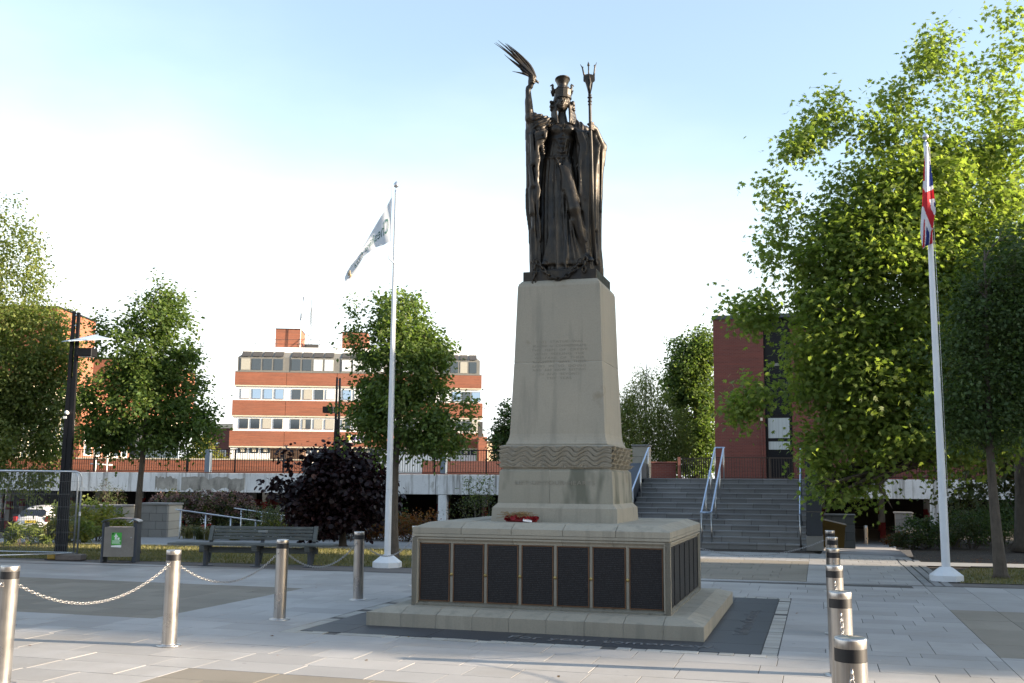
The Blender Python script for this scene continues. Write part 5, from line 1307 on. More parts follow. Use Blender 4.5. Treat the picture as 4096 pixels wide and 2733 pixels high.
# left cheek wall and pillar
lw = empty('cheek_wall', (7.63,27.1,0), YAW, 'sloping dark wall beside the left side of the staircase', 'wall')
mb = MB(); mb.prism([(-0.1,0.0),(NR*RUN+0.6,0.0),(NR*RUN+0.6,2.3),(NR*RUN-0.2,2.3),(-0.1,0.6)], -SW-0.42, -SW-0.04, M=Matrix(((0,0,1,0),(1,0,0,0),(0,1,0,0),(0,0,0,1)))); mb.build('wall', M_DGREY, lw)
block_wall('stone_pillar', ST @ Matrix.Translation((-SW-0.50, NR*RUN+0.62, 1.2)), 0.52, 0.5, 1.65, 'pale grey block pillar with dark cap at the top left of the staircase', bl=0.6, bh=0.33, mat=M_BLOCKC, endmat=M_BLOCKC)
def stair_rail(x, label, dbl=False):
    t = empty('handrail', (7.63,27.1,0), YAW, label, 'handrail', 'steel handrails on the staircase')
    for dx in ((-0.13, 0.13) if dbl else (0,)):
        y0, y1 = -0.25+ (0.2 if dbl else 0), NR*RUN+0.25; z0_, z1_ = 0.92, NR*RH+0.95
        mb = MB(); mb.tube([(x+dx, y0, z0_), (x+dx, y0+0.25, z0_+0.04), (x+dx, y1-0.3, z1_-0.02), (x+dx, y1, z1_)], 0.024, 8); mb.build('rail', M_RAILB, t)
        for k in range(4):
            f_ = (0.02, 0.32, 0.64, 0.97)[k]; y = y0+0.1+f_*(y1-y0-0.3); zt = z0_+0.04+(y-y0-0.25)/(y1-y0-0.55)*(z1_-z0_-0.06)
            mb = MB(); mb.tube([(x+dx, y, max(0, (y/RUN))*RH-0.1 if y > 0 else 0), (x+dx, y, min(zt, z1_)-0.01)], 0.022, 8); mb.build('post', M_STAINLESS, t)
    if dbl:
        mb = MB()
        for y, z in ((-0.05, 0.92), (NR*RUN+0.25, NR*RH+0.95)): mb.tube([(x-0.13,y,z),(x+0.13,y,z)], 0.024, 8)
        mb.build('cross_rail', M_RAILB, t)
M_RAILB = simple('pale_blue_rail', (0.42,0.52,0.68), 0.4, 0.5, var=0.06, bs=0)
stair_rail(-0.14, 'single steel handrail on the right side of the staircase'); stair_rail(-2.55, 'double steel handrail up the middle of the staircase', True); stair_rail(-SW+0.12, 'single steel handrail on the left side of the staircase')
# yellow grit bin
gb = empty('grit_bin', (8.72, 28.6, 0), YAW, 'yellow plastic grit bin beside the dark wall at the foot of the stairs', 'grit bin')
M_YEL = simple('yellow_plastic', (0.17,0.10,0.012), 0.5, var=0.12)
mb = MB(); mb.frustum(0.33, 0.24, 0.0, 0.38, 0.28, 0.56); mb.build('body', M_YEL, gb)
mb = MB(); mb.add([(-0.41,-0.31,0.56),(0.41,-0.31,0.56),(0.41,0.31,0.56),(-0.41,0.31,0.56),(-0.41,-0.31,0.78),(0.41,-0.31,0.60),(0.41,0.31,0.62),(-0.41,0.31,0.80)], [(3,2,1,0),(4,5,6,7),(0,1,5,4),(1,2,6,5),(2,3,7,6),(3,0,4,7)]); mb.build('lid', M_YEL, gb)
block_wall('stone_wall', ST @ Matrix.Translation((0.5, 6.5, -0.3)), 0.9, 0.6, 1.0, 'low dark stone wall between the stairs and the underpass', mat=M_BLOCK, endmat=M_BLOCK)
block_wall('stone_pillar', Matrix.Translation((14.75,40.2,-0.75)) @ rotz(YAW), 0.62, 0.6, 1.36, 'grey stone pillar at the right side of the underpass mouth', mat=M_BLOCK, endmat=M_BLOCK)
# ---------------------------------------------------------------- raised car deck
DA = R(-10.2)
dk = empty('car_deck', (0, 45.3, 0), DA, 'long raised white concrete car deck with stained parapet beam and dark undercroft', 'car deck')
def deck_part(name, mb, mat, **k): return mb.build(name, mat, dk, **k)
x = -46.0; k = 0
segs = []
while x < 5.0:
    L = 5.33; x1_ = min(5.0, x+L)
    if True:
        mb = MB(); mb.bbox(x+0.01, x1_-0.01, 0, 0.35, 1.13, 2.0, 0.012); deck_part('beam_panel', mb, M_CONC)
    x = x1_
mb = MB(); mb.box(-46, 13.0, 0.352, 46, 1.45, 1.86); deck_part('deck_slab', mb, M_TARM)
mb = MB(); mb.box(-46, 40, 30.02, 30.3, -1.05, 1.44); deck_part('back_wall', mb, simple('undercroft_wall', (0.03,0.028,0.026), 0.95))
M_BAND = simple('red_band_paint', (0.30,0.02,0.025), 0.6, var=0.15)
for cx in (-14.2, -3.05, -25.0, -35.8):
    mb = MB(); mb.bbox(cx-0.19, cx+0.19, 0.02, 0.40, -0.30, 1.12, 0.01); c_ = deck_part('column', mb, M_CONC)
    mb = MB(); mb.bbox(cx-0.193, cx+0.193, 0.017, 0.403, -1.05, -0.305, 0.01); mb.build('red_band', M_BAND, c_)
    if cx in (-14.2, -3.05):
        mb = MB(); mb.bbox(cx-0.13, cx+0.13, 0.06, 0.30, 2.0, 3.08, 0.01); deck_part('lamp_stub', mb, simple('blue_grey_steel', (0.15,0.19,0.24), 0.5, 0.3))
for r_, y in enumerate((7.0, 14.0, 21.0)):
    for i in range(-7, 8):
        cx = i*5.33 + (r_ % 2)*1.2 - 2.6
        if 6 < cx < 12: continue
        mb = MB(); mb.box(cx-0.13, cx+0.13, y, y+0.26, 0.45, 1.45); c_ = deck_part('column', mb, M_CONC)
        mb = MB(); mb.box(cx-0.132, cx+0.132, y-0.002, y+0.262, 0.0, 0.45); mb.build('red_band', M_BAND, c_); mb = MB(); mb.box(cx-0.132, cx+0.132, y-0.002, y+0.262, -1.05, -0.6); mb.build('red_band', M_BAND, c_)
        mb = MB(); mb.box(cx-0.13, cx+0.13, y, y+0.26, -0.6, 0.0); mb.build('shaft', M_CONC, c_)
# painted red and white stall boards showing at the left
for i in range(10):
    x = -20.2+i*0.92
    mb = MB(); mb.box(x, x+0.5, 18.0, 18.1, 0.5, 1.45); mb.box(x, x+0.5, 18.0, 18.1, -0.8, 0.12); b_ = deck_part('stall_board', mb, M_WHITEP if i % 2 == 0 else M_CONC)
    mb = MB(); mb.box(x-0.2, x+0.7, 17.95, 17.99, 0.12, 0.5); mb.build('red_stripe', M_BAND, b_)
mb = MB(); mb.box(-17.1, -16.7, 13.0, 13.2, 1.2, 1.42); deck_part('ceiling_lamp', mb, emit_mat('lit_lamp', (1.0,0.93,0.8), 1.6))
dk2 = empty('car_deck', (14.75, 48.6, -0.02), YAW, 'white concrete car deck beam over the underpass, right of the stairs', 'car deck')
for k in range(5):
    mb = MB(); mb.bbox(k*5.0+0.01, k*5.0+4.99, 0, 0.35, 1.10, 1.98, 0.012); mb.build('beam_panel', M_CONC, dk2)
for cx in (4.6, 13.0):
    mb = MB(); mb.bbox(cx-0.19, cx+0.19, 0.02, 0.40, -1.05, 1.09, 0.01); mb.build('column', M_CONC, dk2)
for i in range(4):
    mb = MB(); mb.box(2.6+i*3.1, 2.86+i*3.1, 7, 7.26, -0.2, 1.44); c_ = mb.build('column', M_CONC, dk2); mb = MB(); mb.box(2.59+i*3.1, 2.87+i*3.1, 6.99, 7.27, -1.0, -0.2); mb.build('red_band', M_BAND, c_)
mb = MB(); mb.box(-2, 30, 0.352, 30, 1.44, 1.865); mb.build('deck_slab', M_TARM, dk2)
rag = random.Random(5)
for (xa, xb) in ((-15.4, -12.3), (-16.7, -15.6)):   # areas where the white coating has come away
    top = [(xa+(xb-xa)*i/14, 1.80+rag.uniform(-0.10, 0.06)) for i in range(15)]; bot = [(xb-(xb-xa)*i/14, 1.20+rag.uniform(-0.04, 0.16)) for i in range(15)]
    mb = MB(); mb.prism(top+bot, 0, 0.004, M=Matrix.Translation((0,-0.001,0)) @ Matrix.Rotation(R(90), 4, 'X')); mb.build('peeled_patch', simple('blotched_bare_concrete', (0.30,0.29,0.26), 0.95, var=0.35, scale=2.5, bs=0.6, streak=(3.5,3.5,1.2), streakcol=(0.05,0.048,0.045)), dk)
# railing along the deck edge
rl = empty('railing', (0, 45.45, 2.0), DA, 'black metal railing along the top of the concrete car deck', 'railing')
def railing(par, x0, x1, h=1.08, gap=0.115, y=0.0):
    mb = MB(); mb.box(x0, x1, y-0.022, y+0.022, h-0.03, h+0.01); mb.build('top_rail', M_BLACK, par)
    mb = MB(); mb.box(x0, x1, y-0.018, y+0.018, 0.08, 0.11); mb.build('bottom_rail', M_BLACK, par)
    mb = MB(); x = x0
    while x < x1: mb.box(x-0.009, x+0.009, y-0.009, y+0.009, 0.1, h-0.03); x += gap
    mb.build('bars', M_BLACK, par, kind='stuff')
    x = x0
    while x <= x1+0.01:
        mb = MB(); mb.box(x-0.03, x+0.03, y-0.03, y+0.03, 0.0, h+0.02); mb.build('post', M_BLACK, par); x += 2.35
railing(rl, -34.0, 4.6); 
rl2 = empty('railing', (14.8, 48.75, 1.95), YAW, 'black railing on the deck above the underpass, right of the stairs', 'railing'); railing(rl2, 0.0, 20.0)
mb = MB(); mb.box(-34, 4.6, -0.12, 0.12, 0.002, 0.05); mb.build('brick_coping', M_BRICK_D, rl)
mb = MB(); mb.box(0, 20, -0.12, 0.12, 0.002, 0.06); mb.build('brick_coping', M_BRICK_R, rl2)
# things on the landing: low brick wall, gate, railing, brick edge
def P2(u, v, Y): return Pxz(u*4096/2350, v*4096/2350, Y)
bw = empty('brick_wall', (6.0, 45.8, 1.84), 0, 'low dark red brick wall with coping beyond the top of the stairs', 'wall')
mb = MB(); mb.box(-0.3, 1.25, 0, 0.25, 0, 0.72); mb.build('wall', M_BRICK_R, bw); mb = MB(); mb.bbox(-0.33, 1.28, -0.03, 0.28, 0.722, 0.80, 0.01); mb.build('coping', M_BRICK_D, bw)
gt = empty('gate', (7.3, 45.6, 1.84), 0, 'closed dark metal gate beside the low brick wall on the deck', 'gate')
for i in range(14): mb = MB(); mb.box(0.12+i*0.1, 0.16+i*0.1, 0.0, 0.03, 0.05, 0.93); mb.build('bar', M_BLACK, gt)
mb = MB(); mb.box(0, 0.12, -0.05, 0.07, 0, 1.0); mb.build('gate_post', M_BRICK_D, gt); mb = MB(); mb.box(0.0, 1.6, 0.001, 0.029, 0.935, 0.975); mb.build('top_rail', M_BLACK, gt)
rl3 = empty('railing', (8.9, 45.3, 1.86), 0, 'black railing in front of the red brick building at the top of the stairs', 'railing'); railing(rl3, 0.0, 4.9, h=0.98)
mb = MB(); mb.box(-1.6, 4.9, -0.25, 0.15, 0.0, 0.06); mb.build('brick_edge', brick_mat('orange_brick_edge', (0.42,0.12,0.05), (0.36,0.10,0.05), (0.2,0.12,0.09)), rl3)
# walls standing on the deck at the left, behind the railing
obw = empty('brick_wall', (0, 50.5, 1.86), 0, 'long sunlit orange brick wall behind the railing on the left of the deck', 'wall')
mb = MB(); mb.box(-25, -9.8, 0, 0.3, 0, 0.80); mb.build('wall', M_BRICK_O, obw); mb = MB(); mb.box(-25.03, -9.78, -0.03, 0.33, 0.802, 0.86); mb.build('coping', M_CREAM, obw)
dbw = empty('brick_wall', (0, 51.5, 1.86), 0, 'dark brick wall behind the railing, left of the memorial', 'wall')
mb = MB(); mb.box(-4.4, 3.6, 0, 0.3, 0, 0.86); mb.build('wall', M_BRICK_D, dbw)
br = empty('timber_hut', (-12.1, 52.2, 1.86), 0, 'small brown timber enclosure on the deck in front of the white ground floor', 'hut')
for i in range(8): mb = MB(); mb.box(i*0.2, i*0.2+0.185, 0, 0.05, 0, 1.45-0.02*(i % 2)); mb.build('plank', simple('brown_timber', (0.10,0.055,0.03), 0.85, var=0.25), br)
mb = MB(); mb.box(0, 1.58, 0.052, 1.2, 0, 1.40); mb.build('body', MATS['brown_timber'], br)
wb = empty('trolley_barrier', (-19.9, 49.9, 1.86), 0, 'small white steel hoop barrier behind the railing at the left', 'barrier')
for x0_ in (0, 0.55): mb = MB(); mb.tube([(x0_,0,0),(x0_,0,0.85)], 0.04, 8); mb.build('upright', M_WHITEP, wb)
mb = MB(); mb.tube([(-0.25,0,0.55),(0.8,0,0.50)], 0.035, 8); mb.build('cross_bar', M_WHITEP, wb)
# underpass bollards
def ub(x, y, label, h=0.86):
    t = empty('bollard', (x, y, -1.03), 0, label, 'bollard', 'short bollards in the underpass mouth')
    mb = MB(); mb.lathe([(0.085,0),(0.085,h-0.12)], 18, cap=False); mb.build('post', M_STAINLESS, t)
    mb = MB(); mb.lathe([(0.09,h-0.12),(0.09,h-0.03),(0.07,h),(0,h+0.01)], 18, cap=False); mb.build('cap', M_STEELB, t)
p_ = P2(1988, 1248, 49.0); ub(p_.x, 49.0, 'bright steel bollard standing alone in the underpass mouth')
p_ = P2(1936, 1246, 48.6); ub(p_.x, 48.6, 'left bollard of the close pair in the underpass mouth'); p_ = P2(1942, 1247, 49.3); ub(p_.x, 49.6, 'right bollard of the close pair in the underpass mouth', 0.8)

# ---------------------------------------------------------------- office block with brick bands
FY, FA = 110.0, math.atan2(2.0, 26.0)
ofc = empty('office_block', (-29.44, FY, 0), FA, 'four storey office block with white window bands, orange brick bands and a glazed top floor', 'building')
def zv(v): return 15.96 - (v-795)*0.0466
def su(u): return (u-541)*0.0467
W_ = 26.15; DP = 14.0
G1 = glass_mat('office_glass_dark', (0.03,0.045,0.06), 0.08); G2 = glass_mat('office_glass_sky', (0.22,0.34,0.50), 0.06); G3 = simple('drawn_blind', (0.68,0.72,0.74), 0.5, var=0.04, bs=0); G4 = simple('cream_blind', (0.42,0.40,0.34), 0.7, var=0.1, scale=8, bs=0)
M_PANEL = simple('grey_roof_panel', (0.055,0.052,0.05), 0.55, var=0.08, bs=0); M_FRAME = simple('bronze_grey_frame', (0.18,0.175,0.16), 0.6, var=0.1, bs=0)
def ob(name, x0, x1, y0, y1, z0, z1, mat, par=None, **k):
    mb = MB(); mb.box(x0, x1, y0, y1, z0, z1); return mb.build(name, mat, par or ofc, **k)
ob('core', 0.5, W_-0.5, 0.8, DP-0.5, -1, zv(800), M_WHITEP)
joints = [su(655.5)+i*5.36 for i in range(4)]
def band(va, vb, off, nm='brick_band'):
    xs = [-off] + joints + [W_+off]
    for a, b in zip(xs, xs[1:]): ob(nm, a+0.02, b-0.02, -off, 0.6, zv(vb), zv(va), M_BRICK_O)
    ob(nm, -off, 0.45, 0.602, DP, zv(vb), zv(va), M_BRICK_O); ob(nm, W_-0.45, W_+off, 0.602, DP, zv(vb), zv(va), M_BRICK_O)
    ob('cream_sill', -off+0.03, W_+off-0.03, -off+0.03, 0.6, zv(vb+3.3), zv(vb)-0.002, M_CREAM)
band(854, 883.6, 0.12); band(919, 953, 0.25); band(989, 1023, 0.38)
def wband(va, vb, wa, wb_, off, kinds, small=False):
    ob('white_band', 0.02-off, W_-0.02+off, 0.05-off, 0.79, zv(vb), zv(va), M_WHITEP)
    n = 0
    edges_ = [su(540)] + joints + [W_]
    for bi in range(5):
        a, b = edges_[bi], edges_[bi+1]; cx = [a+1.08+i*(1.2 if b-a > 5 else 1.05) for i in range(4)]
        for c in cx:
            kd = kinds[n % len(kinds)]; n += 1
            f_ = ob('window', c-0.47, c+0.47, -off+0.0, -off+0.049, zv(wb_)-0.05, zv(wa)+0.05, M_FRAME if not small else M_BLACK)
            g = ob('pane', c-0.43, c+0.43, -off-0.012, -off-0.002, zv(wb_), zv(wa), {'d': G1, 's': G2, 'b': G3, 'c': G4}[kd], f_)
            if kd == 'd' and not small and n % 3 == 0: ob('blind', c-0.42, c-0.12, -off-0.02, -off-0.013, zv(wb_)+0.02, zv(wa)-0.02, G4, f_)
            if small: ob('vent', c-0.2, c+0.2, -off-0.03, -off-0.013, zv(wb_)+0.06, zv(wa)-0.06, M_CREAM, f_)
wband(887.2, 918.8, 893, 914.6, 0.0, 'bsssdcdbsbsdbcsdbsds'); wband(956.5, 988.8, 961.5, 982.5, 0.12, 'ddcdddccdbdcddbcdddc'); wband(1026.5, 1075, 1028.5, 1037.5, 0.25, 'd', True)
ob('white_base', 0, W_, -0.2, 0.7, -1, zv(1075.2), M_WHITEP)
# glazed top floor with sloping roof panels
zs, zm, zt2, zr = zv(853), zv(819.5), zv(801), zv(794)
ob('sill', -0.1, W_+0.1, -0.14, 0.6, zv(854)+0.002, zs+0.04, M_FRAME)
xs = []
for bi in range(5):
    a, b = ([0.0]+joints+[W_])[bi], (joints+[W_])[bi]; a += 0.35; b -= 0.05
    for i in range(4): xs.append((a+i*(b-a-0.3)/4, a+(i+1)*(b-a-0.3)/4))
kinds = 'cdddddbbbbbbdbbdddcd'
for i, (a, b) in enumerate(xs):
    f_ = ob('window', a, b, 0.02, 0.12, zs+0.05, zm, M_FRAME); ob('pane', a+0.12, b-0.12, -0.01, 0.018, zs+0.2, zm-0.15, {'d': G1, 'b': G3, 'c': G4}[kinds[i]], f_)
    mb = MB(); dz = 1.0; mb.add([(a+0.11,-0.02,zm+0.1),(b-0.11,-0.02,zm+0.1),(b-0.11,dz-0.04,zt2-0.03),(a+0.11,dz-0.04,zt2-0.03),(a+0.11,0.10,zm+0.1),(b-0.11,0.10,zm+0.1),(b-0.11,dz+0.08,zt2-0.03),(a+0.11,dz+0.08,zt2-0.03)], [(0,1,2,3),(7,6,5,4),(0,4,5,1),(3,2,6,7),(0,3,7,4),(1,5,6,2)]); mb.build('roof_panel', M_PANEL, ofc)
mb = MB(); mb.box(0.1, W_-0.1, 0.06, 0.8, zs, zm-0.0); mb.add([(0.1,0.05,zm),(W_-0.1,0.05,zm),(W_-1.0,1.05,zt2),(1.0,1.05,zt2),(0.1,DP,zm),(W_-0.1,DP,zm),(W_-1.0,DP-1,zt2),(1.0,DP-1,zt2)], [(0,1,2,3),(5,4,7,6),(4,0,3,7),(1,5,6,2),(3,2,6,7)]); mb.build('top_floor', M_FRAME, ofc)
ob('roof_edge', 0.9, W_-0.9, 0.85, DP-0.8, zt2-0.01, zr+0.05, M_WHITEP)
for u0, u1, vt in ((620, 677, 747), (775, 834, 752)):
    ob('roof_house', su(u0), su(u1), 2.0, 6.2, zr, zv(vt)+0.0, M_BRICK_O); ob('roof_house_trim', su(u0)-0.04, su(u1)+0.04, 1.96, 6.24, zv(vt)+0.002, zv(vt)+0.08, M_BLACK)
mb = MB()
for zr2 in (0.45, 0.95): mb.tube([(su(577),1.2,zr+zr2),(su(1068),1.2,zr+zr2)], 0.022, 5)
for i in range(11): mb.tube([(su(577+i*49),1.2,zr),(su(577+i*49),1.2,zr+0.95)], 0.025, 5)
mb.build('roof_railing', M_PANEL, ofc)
mb = MB(); mb.tube([(su(678),1.6,zr),(su(680),1.6,zv(668))], [0.05,0.03], 6); mb.build('roof_flagpole', M_WHITEP, ofc)
mb = MB(); mb.add([(su(680.0),1.6,zv(668)),(su(683.5),1.55,zv(672)),(su(680.5),1.6,zv(700)),(su(679.8),1.5,zv(727)),(su(676.5),1.6,zv(727)),(su(677.4),1.62,zv(700)),(su(679.6),1.6,zv(680))], [(0,1,2,3,4,5,6)]); fl = mb.build('flag', M_FLAGN if 'M_FLAGN' in globals() else simple('navy_cloth', (0.06,0.07,0.11), 0.9), None, label='furled dark flag on the thin pole on top of the office block', cat='flag'); fl.location = (-29.44, FY, 0); fl.rotation_euler = (0,0,FA)
mb = MB(); cx = su(701)
for dx, dy in ((-0.2,0),(0.2,0),(0,0.3)): mb.tube([(cx+dx,1.8+dy,zr),(cx+dx*0.3,1.8+dy*0.3,zv(705)),(cx,1.8,zv(690))], 0.018, 4)
for i in range(14): mb.tube([(cx-0.2+0.01*i,1.8,zr+0.3*i),(cx+0.2-0.01*i,1.8,zr+0.3*i+0.3)], 0.012, 4)
mb.tube([(cx,1.8,zv(735)),(cx,1.8,zv(676))], 0.03, 5); mb.box(cx-0.6,cx+0.9,1.6,2.2,zr,zr+0.5); mb.tube([(cx-1.4,1.8,zr+0.4),(cx-0.1,1.8,zr+1.6)], 0.03, 5)
mb.build('radio_mast', M_PANEL, ofc)
sg = ob('sign_board', su(797), su(842), -0.44, -0.385, zv(1013), zv(995), M_WHITEP); ob('yellow_panel', su(797)+0.02, su(806), -0.452, -0.442, zv(1008), zv(995.5), simple('sign_yellow', (0.65,0.60,0.10), 0.6, bs=0), sg); ob('purple_strip', su(807), su(838), -0.452, -0.442, zv(1008), zv(1000), simple('sign_purple', (0.22,0.18,0.38), 0.6, bs=0), sg)
ob('green_door', su(1093), su(1099), -0.31, -0.26, zv(1052), zv(1030), simple('bright_green', (0.05,0.55,0.08), 0.5, bs=0))
# low dark annex on its left, small brick link on its right
ax_ = empty('annex', (-33.5, 113, 0), R(-14), 'low dark brick annex with cream roof edge, left of the office block', 'building')
def pb(par, name, x0, x1, y0, y1, z0, z1, mat): mb = MB(); mb.box(x0, x1, y0, y1, z0, z1); return mb.build(name, mat, par)
pb(ax_, 'wall', 0, 6.5, 0, 9, -1, 7.3, M_BRICK_D); pb(ax_, 'roof_edge', -0.1, 6.6, -0.1, 9.1, 7.302, 7.8, M_CREAM)
w_ = pb(ax_, 'window', 1.1, 2.8, -0.06, -0.005, 3.0, 5.0, M_WHITEP); pb(w_, 'pane', 1.2, 1.9, -0.075, -0.065, 3.1, 4.9, G1); pb(w_, 'pane', 2.0, 2.7, -0.075, -0.065, 3.1, 4.9, G1); pb(ax_, 'wall_lamp', 1.6, 2.0, -0.12, -0.005, 5.6, 5.75, M_WHITEP)
lk = empty('brick_annex', (-3.6, 108, 0), FA, 'small pink brick annex with a grey louvred box, right of the office block', 'building')
pb(lk, 'wall', 0.2, 1.1, 0, 6, -1, 6.4, M_BRICK_O); pb(lk, 'louvre_box', 0.2, 0.65, 0.5, 2, 6.402, 8.0, M_PANEL); pb(lk, 'side_wing', 1.12, 2.6, 3, 6, -1, 6.1, M_CREAM); pb(lk, 'green_panel', 2.05, 2.35, 2.93, 2.98, 5.2, 6.9, MATS['bright_green'])

# ---------------------------------------------------------------- left building: orange brick over glazed ground floors
lbd = empty('civic_building', (-23.6, 0, 0), 0, 'sunlit orange brick building with overhanging upper storey behind the left trees', 'building')
pb(lbd, 'upper_wall', -16, 0, 53.0, 58, 6.25, 10.48, M_BRICK_O); pb(lbd, 'roof_trim', -16.05, 0.05, 52.95, 58.05, 10.482, 10.58, M_BLACK)
pb(lbd, 'fascia', -16.2, 0.35, 50.1, 58.2, 5.85, 6.24, M_CREAM); pb(lbd, 'soffit', -16.0, 0.1, 50.3, 58.1, 5.6, 5.845, M_FRAME)
pb(lbd, 'glazed_wall', -15.5, -0.9, 51.5, 62, 1.9, 5.59, G1)
for i in range(12): pb(lbd, 'mullion', -0.895, -0.80, 51.5+i*0.9, 51.62+i*0.9, 1.9, 5.59, M_CREAM if i % 3 else M_WHITEP)
for i in range(9): pb(lbd, 'mullion', -15.2+i*1.8, -15.05+i*1.8, 51.40, 51.495, 1.9, 5.59, M_CREAM)
for i in range(4):
    w_ = pb(lbd, 'window', 0.005, 0.05, 51.4+i*1.7, 52.5+i*1.7, 7.4, 9.2, M_FRAME) if 0 else None
pb(lbd, 'rear_block', -16, 0.4, 66, 75.5, 5.6, 9.35, M_BRICK_O); pb(lbd, 'rear_fascia', -16, 0.6, 65.8, 75.7, 5.2, 5.595, M_CREAM); pb(lbd, 'rear_glazing', -16, -0.4, 66.4, 75.0, 1.9, 5.195, G1); pb(lbd, 'rear_trim', -16, 0.45, 65.95, 75.55, 9.352, 9.45, M_BLACK)
pb(lbd, 'link_wall', -16, -0.6, 58.2, 65.9, 1.9, 6.9, M_BRICK_O)
for i in range(5): w_ = pb(lbd, 'window', -0.598, -0.54, 58.8+i*1.4, 59.8+i*1.4, 3.0, 4.6, M_WHITEP); pb(w_, 'pane', -0.538, -0.53, 58.9+i*1.4, 59.7+i*1.4, 3.1, 4.5, G1)

# ---------------------------------------------------------------- right red brick building
M_DKP = simple('dark_pane', (0.008,0.009,0.012), 0.35, bs=0, spec=0.15)
rbd = empty('brick_building', (10.8, 55.0, 0), YAW+R(1), 'dark red brick building with a tall dark window strip, behind the stairs', 'building')
pb(rbd, 'wall', 0, 2.60, 0, 9, 1.8, 10.45, M_BRICK_R); pb(rbd, 'wall', 2.60, 3.98, 0.55, 9, 1.8, 10.45, M_BLACK)
pb(rbd, 'wall', 3.98, 16.0, 0.18, 9, 1.8, 10.0, M_BRICK_R); pb(rbd, 'roof_trim', -0.06, 16.05, -0.06, 9.0, 10.452, 10.66, M_DGREY)
pb(rbd, 'window_strip', 2.62, 3.96, 0.25, 0.545, 1.85, 9.3, M_BLACK)
M_BLIND = simple('vertical_blinds', (0.42,0.46,0.46), 0.7, var=0.05, bs=0, streak=(22, 1, 0.1), streakcol=(0.2,0.22,0.22))
for z0_, z1_, kd in ((4.1,5.15,1),(3.5,3.92,1),(1.95,3.4,0),(5.35,7.2,0),(7.35,8.0,0),(8.05,9.2,0)):
    f_ = pb(rbd, 'window', 2.70, 3.88, 0.215, 0.247, z0_-0.04, z1_+0.04, M_BLACK); pb(f_, 'pane', 2.75, 3.83, 0.2, 0.212, z0_, z1_, M_BLIND if kd else M_DKP)
pb(rbd, 'window_head', 2.75, 3.5, 0.19, 0.199, 7.9, 8.05, M_FRAME)
mb = MB(); mb.tube([(2.42,-0.05,1.85),(2.42,-0.05,5.05)], 0.035, 6); mb.build('downpipe', M_BRICK_D, rbd); pb(rbd, 'junction_box', 2.36, 2.48, -0.1, -0.01, 5.0, 5.15, M_CREAM)
gl = empty('gull', (11.25, 55.6, 10.66), R(60), 'gull perched on the left end of the red brick building roof', 'bird')
mb = MB(); mb.tube([(-0.22,0,0.10),(-0.12,0,0.13),(0.0,0,0.16),(0.10,0,0.19),(0.15,0,0.26),(0.18,0,0.30),(0.22,0,0.31),(0.27,0,0.30)], [0.01,0.05,0.075,0.06,0.035,0.038,0.03,0.006], 10); mb.build('body', simple('gull_grey', (0.35,0.33,0.30), 0.8, bs=0), gl)
for s in (-1, 1): mb = MB(); mb.tube([(0,s*0.025,0.11),(0,s*0.025,0)], 0.007, 5); mb.build('leg', M_CREAM, gl)

